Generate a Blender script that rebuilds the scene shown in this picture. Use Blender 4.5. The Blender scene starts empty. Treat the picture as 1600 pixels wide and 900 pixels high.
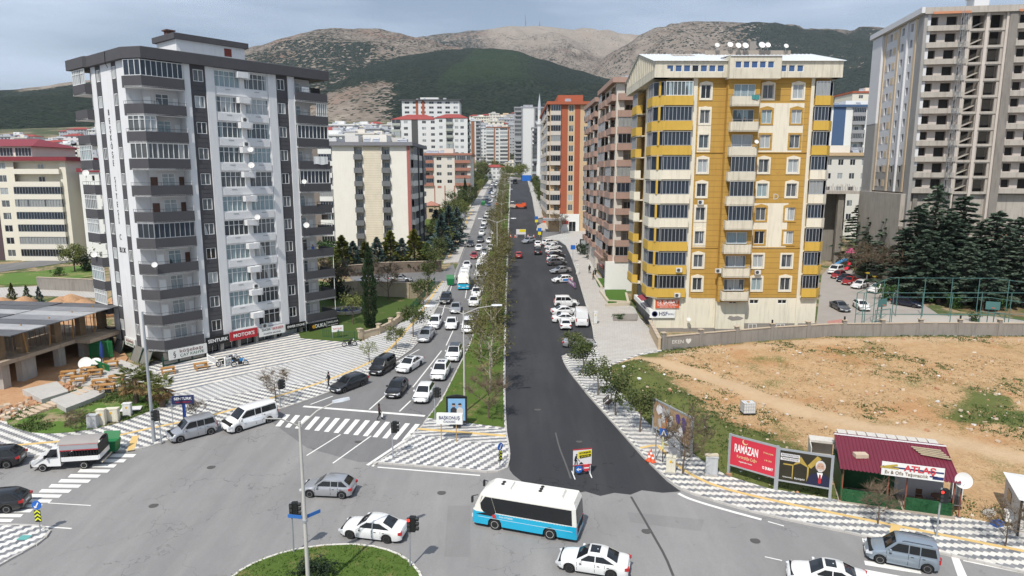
import bpy,bmesh,math,random
from mathutils import Vector,Matrix,noise as mnoise
from mathutils.geometry import tessellate_polygon
sc=bpy.context.scene
COL=sc.collection
R=random.Random(7)
PI=math.pi
# camera, sky, sun, exposure
F=1062.0
PITCH=math.radians(9.6)
CH=27.0
SL=0.042
cp,sp=math.cos(PITCH),math.sin(PITCH)
cam=bpy.data.cameras.new('camera')
cam.lens=F/1600*36
cam.sensor_width=36
cam.clip_start=0.5
cam.clip_end=30000
camo=bpy.data.objects.new('camera',cam)
COL.objects.link(camo)
camo.location=(0,0,CH)
camo.rotation_euler=(PI/2-PITCH,0,0)
sc.camera=camo
SUN_EL,SUN_AZ=math.radians(54),math.radians(203)
sd=bpy.data.lights.new('sun','SUN')
sd.energy=4.0
sd.angle=math.radians(0.6)
sd.color=(1.0,0.955,0.88)
so=bpy.data.objects.new('sun',sd)
COL.objects.link(so)
tosun=Vector((math.sin(SUN_AZ)*math.cos(SUN_EL),math.cos(SUN_AZ)*math.cos(SUN_EL),math.sin(SUN_EL)))
so.rotation_euler=tosun.to_track_quat('Z','Y').to_euler()
so.location=(0,-50,120)
w=bpy.data.worlds.new('World')
sc.world=w
w.use_nodes=True
wn=w.node_tree
bg=wn.nodes['Background']
sky=wn.nodes.new('ShaderNodeTexSky')
sky.sky_type='NISHITA'
sky.sun_disc=False
sky.sun_elevation=SUN_EL
sky.sun_rotation=SUN_AZ
sky.air_density=1.0
sky.dust_density=1.5
sky.ozone_density=1.0
tc=wn.nodes.new('ShaderNodeTexCoord')
mp=wn.nodes.new('ShaderNodeMapping')
mp.inputs['Scale'].default_value=(1.3,1.3,9.0)
mp.inputs['Rotation'].default_value=(0.06,0.10,0.3)
wn.links.new(tc.outputs['Generated'],mp.inputs['Vector'])
nz=wn.nodes.new('ShaderNodeTexNoise')
nz.inputs['Scale'].default_value=2.3
nz.inputs['Detail'].default_value=6
nz.inputs['Roughness'].default_value=0.5
wn.links.new(mp.outputs['Vector'],nz.inputs['Vector'])
cr=wn.nodes.new('ShaderNodeValToRGB')
cr.color_ramp.elements[0].position=0.36
cr.color_ramp.elements[0].color=(0.16,0.16,0.16,1)
cr.color_ramp.elements[1].position=0.66
cr.color_ramp.elements[1].color=(0.95,0.95,0.95,1)
wn.links.new(nz.outputs['Fac'],cr.inputs['Fac'])
mxs=wn.nodes.new('ShaderNodeMixRGB')
mxs.inputs['Color2'].default_value=(6.3,7.5,9.3,1)
wn.links.new(cr.outputs['Color'],mxs.inputs['Fac'])
wn.links.new(sky.outputs['Color'],mxs.inputs['Color1'])
wn.links.new(mxs.outputs['Color'],bg.inputs['Color'])
bg.inputs['Strength'].default_value=0.095
sc.view_settings.view_transform='Standard'
sc.view_settings.look='None'
sc.view_settings.exposure=0.14
sc.view_settings.gamma=1.0
sc.view_settings.use_curve_mapping=False
sc.cycles.max_bounces=6
sc.cycles.diffuse_bounces=3
sc.cycles.glossy_bounces=3
sc.cycles.transmission_bounces=4
sc.cycles.transparent_max_bounces=8
sc.cycles.use_denoising=True
# ground function, photo geometry
def zg(x,y):
 z=SL*y
 if y>620:
  z+=(y-620)*0.085
 return z
def ray(px,py):
 u,v=(px-800)/F,(450-py)/F
 return Vector((u,cp+v*sp,-sp+v*cp))
def P(px,py,h=0.0):
 d=ray(px,py)
 t=(CH-h)/max(1e-4,SL*d.y-d.z)
 return Vector((t*d.x,t*d.y,CH+t*d.z))
def W(px,py,Y):
 d=ray(px,py)
 t=Y/d.y
 return Vector((t*d.x,Y,CH+t*d.z))
def P2(px,py,h=0.0):
 p=P(px,py,h)
 return(p.x,p.y)
 # materials
def H(s):
 def f(c):
  c/=255
  return c/12.92 if c<=.04045 else((c+.055)/1.055)**2.4
 return tuple(f(int(s[i:i+2],16))for i in(0,2,4))
MATS={}
class NT:
 def __init__(s,name):
  s.m=bpy.data.materials.new(name)
  s.m.use_nodes=True
  s.t=s.m.node_tree
  s.b=s.t.nodes['Principled BSDF']
 def n(s,ty,**kw):
  nd=s.t.nodes.new(ty)
  for k,v in kw.items():
   if k in nd.inputs and not hasattr(nd,k):
    s.put(nd.inputs[k],v)
   elif hasattr(nd,k):
    setattr(nd,k,v)
   else:
    s.put(nd.inputs[k],v)
  return nd
 def put(s,sock,v):
  if hasattr(v,'is_output')or isinstance(v,bpy.types.NodeSocket):
   s.t.links.new(v,sock)
  elif isinstance(v,(tuple,list))and len(v)==3 and sock.type=='RGBA':
   sock.default_value=(*v,1)
  else:
   sock.default_value=v
 def math(s,op,a,b=None,c=None):
  nd=s.t.nodes.new('ShaderNodeMath')
  nd.operation=op
  s.put(nd.inputs[0],a)
  if b is not None:s.put(nd.inputs[1],b)
  if c is not None:s.put(nd.inputs[2],c)
  return nd.outputs[0]
 def mix(s,f,a,b,mode='MIX'):
  nd=s.t.nodes.new('ShaderNodeMixRGB')
  nd.blend_type=mode
  s.put(nd.inputs[0],f);s.put(nd.inputs[1],a);s.put(nd.inputs[2],b)
  return nd.outputs[0]
 def noise(s,vec,scale,detail=4,rough=.55):
  nd=s.t.nodes.new('ShaderNodeTexNoise')
  s.put(nd.inputs['Scale'],scale);nd.inputs['Detail'].default_value=detail
  nd.inputs['Roughness'].default_value=rough
  if vec is not None:s.put(nd.inputs['Vector'],vec)
  return nd.outputs['Fac']
 def ramp(s,f,lo,hi):
  nd=s.t.nodes.new('ShaderNodeMapRange')
  s.put(nd.inputs['Value'],f)
  nd.inputs['From Min'].default_value=lo;nd.inputs['From Max'].default_value=hi
  return nd.outputs['Result']
 def coord(s,kind='Object'):
  if kind=='World':
   return s.t.nodes.new('ShaderNodeNewGeometry').outputs['Position']
  return s.t.nodes.new('ShaderNodeTexCoord').outputs[kind]
 def mapping(s,vec,scale=(1,1,1),rot=(0,0,0)):
  nd=s.t.nodes.new('ShaderNodeMapping')
  nd.inputs['Scale'].default_value=scale;nd.inputs['Rotation'].default_value=rot
  s.put(nd.inputs['Vector'],vec)
  return nd.outputs['Vector']
 def bump(s,h,strength=.3,dist=.05):
  nd=s.t.nodes.new('ShaderNodeBump')
  nd.inputs['Strength'].default_value=strength;nd.inputs['Distance'].default_value=dist
  s.put(nd.inputs['Height'],h)
  s.t.links.new(nd.outputs['Normal'],s.b.inputs['Normal'])
def M(name,col,rough=.7,metal=0.,var=.12,scale=2.0,bump=0.,streak=0.,spec=.4,coat=0.):
 if name in MATS:return MATS[name]
 if isinstance(col,str):col=H(col)
 t=NT(name)
 t.b.inputs['Roughness'].default_value=rough
 t.b.inputs['Metallic'].default_value=metal
 t.b.inputs['Specular IOR Level'].default_value=spec
 if coat:t.b.inputs['Coat Weight'].default_value=coat;t.b.inputs['Coat Roughness'].default_value=.04
 if var or streak or bump:
  co=t.coord('Object')
  nz_=t.noise(co,scale,5,.6)
  c=t.mix(nz_,tuple(v*(1-var)for v in col),tuple(min(1,v*(1+var))for v in col))
  if streak:
   st=t.noise(t.mapping(co,(1.3,1.3,.12)),2.2,5,.65)
   st=t.math('MULTIPLY',t.ramp(st,.5,.75),streak)
   c=t.mix(st,c,tuple(v*.45 for v in col))
  t.put(t.b.inputs['Base Color'],c)
  if bump:t.bump(t.noise(co,scale*6,4),bump,.03)
 else:
  t.b.inputs['Base Color'].default_value=(*col,1)
 MATS[name]=t.m
 return t.m
def Mpaver(name,ang,row,amp,per,light,dark,duty=.5,dirt=.25):
 """interlocking blocks laid in light and dark rows with toothed edges"""
 t=NT(name)
 pos=t.coord('World')
 v=t.mapping(pos,rot=(0,0,math.radians(ang)))
 sx=t.n('ShaderNodeSeparateXYZ',Vector=v)
 u,vv=sx.outputs[0],sx.outputs[1]
 tooth=t.math('MULTIPLY',t.math('PINGPONG',u,per),amp/per)
 q=t.math('DIVIDE',t.math('ADD',vv,tooth),row)
 fr=t.math('FRACT',t.math('MULTIPLY',q,.5))
 isd=t.math('GREATER_THAN',fr,duty+.04)
 j1=t.math('LESS_THAN',t.math('FRACT',q),.05)
 j2=t.math('LESS_THAN',t.math('FRACT',t.math('DIVIDE',u,per)),.06)
 jt=t.math('MAXIMUM',j1,j2)
 cell=t.n('ShaderNodeTexWhiteNoise',noise_dimensions='2D')
 cv=t.n('ShaderNodeCombineXYZ',X=t.math('FLOOR',t.math('DIVIDE',u,per)),Y=t.math('FLOOR',q))
 t.put(cell.inputs['Vector'],cv.outputs[0])
 c=t.mix(isd,light,dark)
 c=t.mix(t.math('MULTIPLY',cell.outputs['Value'],.42),c,t.mix(.5,light,dark))
 n1=t.noise(pos,.35,6,.65)
 c=t.mix(t.math('MULTIPLY',t.ramp(n1,.42,.72),dirt),c,(.30,.26,.21))
 c=t.mix(t.math('MULTIPLY',t.ramp(t.noise(pos,2.6,4,.7),.5,.8),.3),c,(.22,.2,.17))
 c=t.mix(t.math('MULTIPLY',jt,.35),c,(.12,.11,.1))
 t.put(t.b.inputs['Base Color'],c)
 t.b.inputs['Roughness'].default_value=.85
 t.bump(t.math('SUBTRACT',1,jt),.4,.01)
 MATS[name]=t.m
 return t.m
def Masphalt(name,a,b,patch,bleed=None):
 t=NT(name)
 pos=t.coord('World')
 big=t.noise(pos,.06,5,.6)
 streak=t.noise(t.mapping(pos,(.5,.03,1),(0,0,.05)),1.0,5,.6)
 fine=t.noise(pos,9,3,.7)
 c=t.mix(t.ramp(big,.3,.7),a,b)
 c=t.mix(t.math('MULTIPLY',t.ramp(streak,.45,.75),.55),c,patch)
 c=t.mix(t.math('MULTIPLY',t.ramp(fine,.35,.75),.3),c,tuple(v*.55 for v in a))
 mid_=t.noise(t.mapping(pos,(.35,.12,1),(0,0,.6)),1.1,7,.68)
 c=t.mix(t.math('MULTIPLY',t.ramp(mid_,.42,.72),.26),c,tuple(v*.62 for v in b))
 spot=t.noise(pos,.9,5,.6)
 c=t.mix(t.math('MULTIPLY',t.ramp(spot,.66,.74),.4),c,tuple(v*.45 for v in b))
 vor=t.n('ShaderNodeTexVoronoi',feature='DISTANCE_TO_EDGE')
 vor.inputs['Scale'].default_value=.11
 wob=t.n('ShaderNodeTexNoise');wob.inputs['Scale'].default_value=.35;wob.inputs['Detail'].default_value=6
 t.put(wob.inputs['Vector'],pos)
 vadd=t.n('ShaderNodeVectorMath',operation='MULTIPLY_ADD')
 t.put(vadd.inputs[0],wob.outputs['Color']);vadd.inputs[1].default_value=(9,9,0);t.put(vadd.inputs[2],pos)
 t.put(vor.inputs['Vector'],vadd.outputs[0])
 crack=t.math('LESS_THAN',vor.outputs['Distance'],.0035)
 msk=t.math('GREATER_THAN',big,.5)
 c=t.mix(t.math('MULTIPLY',t.math('MULTIPLY',crack,msk),.55),c,tuple(v*.4 for v in a))
 t.put(t.b.inputs['Base Color'],c)
 t.b.inputs['Roughness'].default_value=.82
 t.b.inputs['Specular IOR Level'].default_value=.3
 t.bump(fine,.25,.01)
 MATS[name]=t.m
 return t.m
def Mground(name,soil,soil2,grass,cover=.5,gs=.25,grass2=None,world=True):
 t=NT(name)
 pos=t.coord('World')
 n1=t.noise(pos,gs,7,.65)
 n2=t.noise(pos,.8,6,.7)
 n3=t.noise(pos,5.0,4,.7)
 c=t.mix(t.ramp(n2,.3,.7),soil,soil2)
 c=t.mix(t.math('MULTIPLY',t.ramp(n3,.45,.8),.5),c,tuple(v*.5 for v in soil))
 g=t.mix(n3,grass,grass2 or tuple(v*1.7 for v in grass))
 gm=t.ramp(t.math('ADD',n1,t.math('MULTIPLY',t.math('SUBTRACT',n3,.5),.35)),1-cover-.04,1-cover+.06)
 c=t.mix(t.math('MULTIPLY',gm,.95),c,g)
 t.put(t.b.inputs['Base Color'],c)
 t.b.inputs['Roughness'].default_value=.95
 t.b.inputs['Specular IOR Level'].default_value=.1
 t.bump(t.math('ADD',n3,n2),.6,.12)
 MATS[name]=t.m
 return t.m
def Mleaf(name,a,b,tr=.25):
 if name in MATS:return MATS[name]
 t=NT(name)
 oi=t.n('ShaderNodeObjectInfo')
 n1=t.noise(t.coord('Object'),1.3,3,.6)
 f=t.math('ADD',t.math('MULTIPLY',n1,.75),t.math('MULTIPLY',oi.outputs['Random'],.25))
 c=t.mix(t.ramp(f,.3,.75),a,b)
 t.put(t.b.inputs['Base Color'],c)
 t.b.inputs['Roughness'].default_value=.6
 t.b.inputs['Specular IOR Level'].default_value=.2
 t.b.inputs['Transmission Weight'].default_value=0
 t.b.inputs['Subsurface Weight'].default_value=0
 MATS[name]=t.m
 return t.m
 # mesh building
class MB:
 def __init__(s):
  s.v,s.f,s.m,s.T=[],[],[],None
 def add(s,vs,fs,mat=0):
  b=len(s.v)
  if s.T is not None:
   vs=[tuple(s.T@Vector(q))for q in vs]
  s.v.extend(vs)
  for q in fs:
   s.f.append(tuple(b+i for i in q));s.m.append(mat)
  return s
 def box(s,x0,y0,z0,x1,y1,z1,mat=0):
  vs=[(x,y,z)for z in(z0,z1)for y in(y0,y1)for x in(x0,x1)]
  return s.add(vs,[(0,2,3,1),(4,5,7,6),(0,1,5,4),(2,6,7,3),(0,4,6,2),(1,3,7,5)],mat)
 def obox(s,c,size,rz=0.,mat=0,rx=0.,ry=0.):
  m=Matrix.Translation(c)@Matrix.Rotation(rz,4,'Z')@Matrix.Rotation(ry,4,'Y')@Matrix.Rotation(rx,4,'X')
  a,b,h=size[0]/2,size[1]/2,size[2]/2
  vs=[tuple(m@Vector((x,y,z)))for z in(-h,h)for y in(-b,b)for x in(-a,a)]
  return s.add(vs,[(0,2,3,1),(4,5,7,6),(0,1,5,4),(2,6,7,3),(0,4,6,2),(1,3,7,5)],mat)
 def quad(s,a,b,c,d,mat=0):
  return s.add([tuple(a),tuple(b),tuple(c),tuple(d)],[(0,1,2,3)],mat)
 def poly(s,pts,mat=0):
  return s.add([tuple(p)for p in pts],[tuple(range(len(pts)))],mat)
 def prism(s,pts,z0,z1,mat=0,bottom=True,sidemat=None):
  """pts 2D; z0,z1 numbers or functions of (x,y)"""
  f0=z0 if callable(z0)else(lambda x,y:z0)
  f1=z1 if callable(z1)else(lambda x,y:z1)
  n=len(pts)
  tri=tessellate_polygon([[Vector((x,y,0))for x,y in pts]])
  top=[(x,y,f1(x,y))for x,y in pts]
  s.add(top,[t if _ccw(pts,t)else t[::-1]for t in tri],mat)
  area=sum(pts[i][0]*pts[(i+1)%n][1]-pts[(i+1)%n][0]*pts[i][1]for i in range(n))
  low=[(x,y,f0(x,y))for x,y in pts]
  fs=[]
  for i in range(n):
   j=(i+1)%n
   fs.append((n+i,n+j,j,i)if area>0 else(i,j,n+j,n+i))
  s.add(top+low,fs,mat if sidemat is None else sidemat)
  if bottom:s.add(low,[t[::-1]if _ccw(pts,t)else t for t in tri],mat)
  return s
 def tube(s,pts,r,n=8,mat=0,cap=True):
  pts=[Vector(p)for p in pts]
  rs=r if isinstance(r,(list,tuple))else[r]*len(pts)
  rings=[]
  for i,p in enumerate(pts):
   d=(pts[min(i+1,len(pts)-1)]-pts[max(i-1,0)])
   d=d.normalized()if d.length>1e-9 else Vector((0,0,1))
   up=Vector((0,0,1))if abs(d.z)<.9 else Vector((1,0,0))
   a=d.cross(up).normalized();b=d.cross(a).normalized()
   rings.append([tuple(p+(a*math.cos(2*PI*k/n)+b*math.sin(2*PI*k/n))*rs[i])for k in range(n)])
  vs=[q for g in rings for q in g]
  fs=[]
  for i in range(len(pts)-1):
   for k in range(n):
    k2=(k+1)%n
    fs.append((i*n+k,i*n+k2,(i+1)*n+k2,(i+1)*n+k))
  if cap:
   fs.append(tuple(range(n))[::-1]);fs.append(tuple((len(pts)-1)*n+k for k in range(n)))
  return s.add(vs,fs,mat)
 def lathe(s,prof,n=16,mat=0,axis='Z',c=(0,0,0)):
  """prof: list of (r, h)"""
  vs,fs=[],[]
  for(r,h)in prof:
   for k in range(n):
    a=2*PI*k/n
    q=(r*math.cos(a),r*math.sin(a),h)
    if axis=='Y':q=(q[0],q[2],q[1])
    elif axis=='X':q=(q[2],q[0],q[1])
    vs.append((q[0]+c[0],q[1]+c[1],q[2]+c[2]))
  for i in range(len(prof)-1):
   for k in range(n):
    k2=(k+1)%n
    fs.append((i*n+k,i*n+k2,(i+1)*n+k2,(i+1)*n+k))
  fs.append(tuple(range(n))[::-1]);fs.append(tuple((len(prof)-1)*n+k for k in range(n)))
  return s.add(vs,fs,mat)
 def mesh(s,name,mats,smooth=False,sharp=None):
  me=bpy.data.meshes.new(name)
  me.from_pydata(s.v,[],s.f)
  for m in(mats if isinstance(mats,(list,tuple))else[mats]):me.materials.append(m)
  if any(s.m):me.polygons.foreach_set('material_index',s.m)
  if smooth:
   me.polygons.foreach_set('use_smooth',[True]*len(me.polygons))
   if sharp:me.set_sharp_from_angle(angle=math.radians(sharp))
  me.update()
  return me
 def build(s,name,mats,parent=None,loc=(0,0,0),rz=0.,smooth=False,sharp=None,**kw):
  return put(name,s.mesh(name,mats,smooth,sharp),parent,loc,rz,**kw)
def _ccw(pts,t):
 a,b,c=(pts[i]for i in t)
 return(b[0]-a[0])*(c[1]-a[1])-(b[1]-a[1])*(c[0]-a[0])>0
def put(name,me,parent=None,loc=(0,0,0),rz=0.,label=None,cat=None,group=None,kind=None,rot=None,scale=None):
 o=bpy.data.objects.new(name,me)
 COL.objects.link(o)
 o.location=loc
 o.rotation_euler=rot if rot else(0,0,rz)
 if scale:o.scale=(scale,)*3 if not isinstance(scale,tuple)else scale
 if parent is not None:o.parent=parent
 tag(o,label,cat,group,kind)
 return o
def tag(o,label=None,cat=None,group=None,kind=None):
 if label:o['label']=label
 if cat:o['category']=cat
 if group:o['group']=group
 if kind:o['kind']=kind
 return o
def thing(name,label,cat,loc=(0,0,0),rz=0.,group=None,tilt=True,scale=None):
 o=bpy.data.objects.new(name,None)
 o.empty_display_size=.3
 COL.objects.link(o)
 o.location=loc;o.rotation_euler=(0,0,rz)
 if scale:o.scale=scale if isinstance(scale,tuple)else(scale,)*3
 return tag(o,label,cat,group)
def dup(o,parent=None):
 c=o.copy();COL.objects.link(c)
 if parent is not None:c.parent=parent
 for ch in o.children:dup(ch,c)
 return c
def slope(o,yaw):
 """stand a thing on the sloping ground, facing yaw"""
 n=Vector((0,-SL,1)).normalized()
 f=Vector((math.cos(yaw),math.sin(yaw),0));f=(f-n*f.dot(n)).normalized()
 l=n.cross(f)
 o.rotation_euler=Matrix((f,l,n)).transposed().to_euler()
 return o
TXT={}
def text(s,size,mat,parent,loc,rot,name='lettering',align='CENTER',depth=.01,width=None,squash=1.0,bold=0.):
 key=(s,size,mat.name,align,width,squash,bold)
 if key not in TXT:
  cu=bpy.data.curves.new('lettering','FONT')
  cu.body=s;cu.size=size;cu.align_x=align;cu.align_y='CENTER';cu.extrude=depth;cu.offset=bold
  cu.resolution_u=3
  ob=bpy.data.objects.new('t',cu);COL.objects.link(ob)
  me=bpy.data.meshes.new_from_object(ob.evaluated_get(bpy.context.evaluated_depsgraph_get()))
  bpy.data.objects.remove(ob)
  me.name='lettering'
  xs=[v.co.x for v in me.vertices]
  k=(width/max(1e-6,max(xs)-min(xs)))if width else squash
  for v in me.vertices:v.co.x*=k
  me.materials.clear();me.materials.append(mat)
  TXT[key]=me
 return put(name,TXT[key],parent,loc,rot=rot)
ORD='first second third fourth fifth sixth seventh eighth ninth tenth eleventh twelfth thirteenth fourteenth fifteenth sixteenth seventeenth eighteenth nineteenth twentieth'.split()
ORD+=['twenty-'+q for q in ORD[:9]]+['thirtieth']+['thirty-'+q for q in ORD[:9]]
# the setting: terrain, mountain, roads, pavements
def chaikin(pts,n=2,closed=False):
 for _ in range(n):
  q=[]
  m=len(pts)
  for i in range(m if closed else m-1):
   a,b=pts[i],pts[(i+1)%m]
   q.append((a[0]*.75+b[0]*.25,a[1]*.75+b[1]*.25))
   q.append((a[0]*.25+b[0]*.75,a[1]*.25+b[1]*.75))
  pts=q if closed else[pts[0]]+q+[pts[-1]]
 return pts
def PP(px,sm=0,closed=False):
 return chaikin([P2(*p)for p in px],sm,closed)
def sheet(name,pts,off,mat,parent=None,**kw):
 mb=MB()
 tri=tessellate_polygon([[Vector((x,y,0))for x,y in pts]])
 mb.add([(x,y,SL*y+off)for x,y in pts],[t if _ccw(pts,t)else t[::-1]for t in tri])
 return mb.build(name,mat,parent,**kw)
def slab(name,pts,h,mat,parent=None,low=-.3,**kw):
 mb=MB()
 mb.prism(pts,lambda x,y:SL*y+low,lambda x,y:SL*y+h,bottom=False)
 return mb.build(name,mat,parent,**kw)
def ribbon(pts,w0,w1):
 """polygon between two offsets of an open polyline"""
 a,b=[],[]
 for i,p in enumerate(pts):
  q,r=pts[max(i-1,0)],pts[min(i+1,len(pts)-1)]
  d=Vector((r[0]-q[0],r[1]-q[1]));d.normalize()
  n=Vector((-d.y,d.x))
  a.append((p[0]+n.x*w0,p[1]+n.y*w0));b.append((p[0]+n.x*w1,p[1]+n.y*w1))
 return a,b
def strip(name,pts,w0,w1,off,mat,parent=None,**kw):
 a,b=ribbon(pts,w0,w1)
 mb=MB()
 for i in range(len(pts)-1):
  q=[a[i],a[i+1],b[i+1],b[i]]
  mb.add([(x,y,SL*y+off)for x,y in q],[(0,1,2,3)])
 return mb.build(name,mat,parent,**kw)
def walk(pts,step):
 """points every step metres along a polyline, with direction"""
 out,acc=[],0.
 for i in range(len(pts)-1):
  a,b=Vector(pts[i]),Vector(pts[i+1])
  L=(b-a).length
  if L<1e-6:continue
  d=(b-a)/L
  while acc<=L:
   out.append((a+d*acc,math.atan2(d.y,d.x)));acc+=step
  acc-=L
 return out
def kerb(pts,mat,parent,h=.14,wd=.17,name='kerb'):
 mb=MB()
 for p,a in walk(pts,.92):
  mb.obox((p.x,p.y,SL*p.y+h/2-.08+R.uniform(-.004,.004)),(.9,wd,h+.16),a,ry=0)
 return mb.build(name,mat,parent)
def inside(p,poly):
 x,y=p;c=False
 j=len(poly)-1
 for i in range(len(poly)):
  xi,yi=poly[i];xj,yj=poly[j]
  if(yi>y)!=(yj>y)and x<(xj-xi)*(y-yi)/(yj-yi)+xi:c=not c
  j=i
 return c
def dist_poly(p,pts,closed=False):
 best=1e9
 P_=Vector(p)
 for i in range(len(pts)-(0 if closed else 1)):
  a,b=Vector(pts[i]),Vector(pts[(i+1)%len(pts)])
  ab=b-a
  t=max(0,min(1,(P_-a).dot(ab)/max(1e-9,ab.length_squared)))
  best=min(best,(P_-a-ab*t).length)
 return best
m_kerb=M('kerb_stone',(.46,.44,.41),.85,var=.2,scale=1.2,bump=.2)
m_conc=M('concrete',(.38,.36,.33),.9,var=.2,scale=.8,bump=.25,streak=.4)
m_white=M('road_paint',(.72,.71,.67),.8,var=.18,scale=1.5)
m_asph=Masphalt('asphalt_worn',(.285,.277,.27),(.215,.21,.207),(.33,.318,.305))
m_dark=Masphalt('asphalt_new',(.033,.034,.038),(.044,.045,.049),(.070,.070,.073))
m_road=Masphalt('asphalt_avenue',(.20,.197,.196),(.155,.152,.154),(.235,.229,.226))
m_soil=Mground('soil_and_grass',(.30,.225,.14),(.37,.285,.18),(.055,.08,.028),.52)
m_dirt=Mground('bare_earth',(.40,.235,.12),(.52,.36,.22),(.075,.11,.03),.43,gs=.11)
m_red=Mground('excavated_soil',(.42,.23,.12),(.50,.32,.19),(.2,.16,.1),.25)
m_grass=Mground('lawn',(.20,.17,.07),(.16,.15,.06),(.045,.09,.016),.60,gs=.5,grass2=(.105,.16,.035))
m_zig=Mpaver('pavers_near',4,.43,.2,.24,(.74,.71,.64),(.12,.135,.16))
m_zigL=Mpaver('pavers_left',28,.40,.18,.22,(.72,.70,.65),(.12,.13,.15))
m_zigM=Mpaver('pavers_plaza',38,.34,.16,.2,(.62,.61,.58),(.27,.275,.29))
m_strp=Mpaver('pavers_striped',-38,.55,.03,.4,(.70,.66,.58),(.15,.17,.21),dirt=.1)
m_isl=Mpaver('pavers_island',-52,.42,.18,.22,(.74,.72,.68),(.11,.12,.14))
m_grey=Mpaver('pavers_pale',8,.30,.10,.34,(.54,.51,.47),(.34,.325,.305))
m_tact=M('tactile_yellow',(.62,.43,.17),.85,var=.2,scale=1.5,bump=.2)
def polar(name,mat,az0,az1,naz,rad,hf,attr=None):
 me=bpy.data.meshes.new(name)
 vs,fs,at=[],[],[]
 for r in rad:
  for i in range(naz+1):
   a=math.radians(az0+(az1-az0)*i/naz)
   x,y=r*math.sin(a),r*math.cos(a)
   q=hf(x,y,a,r)
   if attr:vs.append((x,y,q[0]));at.append(q[1:])
   else:vs.append((x,y,q))
 n=naz+1
 for j in range(len(rad)-1):
  for i in range(naz):
   fs.append((j*n+i,j*n+i+1,(j+1)*n+i+1,(j+1)*n+i)[::-1])
 me.from_pydata(vs,[],fs)
 me.materials.append(mat)
 if attr:
  for k,nm in enumerate(attr):
   A=me.attributes.new(nm,'FLOAT','POINT')
   A.data.foreach_set('value',[q[k]for q in at])
 me.polygons.foreach_set('use_smooth',[True]*len(me.polygons))
 return me
rad=[10*1.075**i for i in range(75)]
rad=[r for r in rad if r<2300]+[2300]
m_far=Mground('slope_scrub',(.24,.19,.13),(.30,.24,.17),(.045,.06,.028),.56,gs=.02)
put('ground',polar('ground',m_soil,-62,62,62,rad,lambda x,y,a,r:zg(x,y)-.06-(.0 if r<200 else .25)),kind='structure')
put('hillside',polar('hillside',m_far,-62,62,62,[330*1.06**i for i in range(33)],lambda x,y,a,r:zg(x,y)-.12),kind='structure')
# mountain: five ridges at their own distances; real relief
def prof(pts):
 out=[]
 for px,py in pts:
  d=ray(px,py)
  out.append((math.atan2(d.x,d.y),d.z/math.hypot(d.x,d.y)))
 return out
def interp(pr,a):
 if a<=pr[0][0]:return pr[0][1]
 for i in range(len(pr)-1):
  if a<=pr[i+1][0]:
   t=(a-pr[i][0])/(pr[i+1][0]-pr[i][0])
   t=t*t*(3-2*t)*.5+t*.5
   return pr[i][1]*(1-t)+pr[i+1][1]*t
 return pr[-1][1]
RIDGES=[('L',3200,1500,prof([(-500,150),(-200,146),(0,142),(60,137),(115,131),(200,124),(300,138),(420,175),(520,215)])),('A',3900,1900,prof([(0,215),(150,172),(300,103),(370,80),(400,72),(450,58),(500,48),(530,45),(590,45),(625,52),(652,60),(700,75),(760,100),(830,140),(900,200)])),('B',6000,2700,prof([(300,330),(430,210),(520,140),(620,78),(652,60),(700,52),(750,47),(800,41),(835,40),(860,42),(900,47),(940,50),(980,54),(1010,57),(1080,72),(1200,90)])),('C',4600,2000,prof([(780,190),(870,140),(930,105),(975,72),(1005,53),(1030,45),(1080,34),(1130,34),(1180,38),(1245,44),(1258,51),(1310,49),(1330,55),(1345,48),(1390,46),(1450,50),(1600,60),(1800,80),(2100,95)])),('D',2900,1500,prof([(430,200),(500,158),(520,135),(560,112),(600,97),(640,86),(700,78),(750,75),(800,78),(850,94),(900,110),(950,124),(990,138),(1040,160),(1100,190)])),]
def apx(px):return math.atan((px-800)/F)
def smooth(a,b,x):
 t=max(0,min(1,(x-a)/(b-a)))
 return t*t*(3-2*t)
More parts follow.
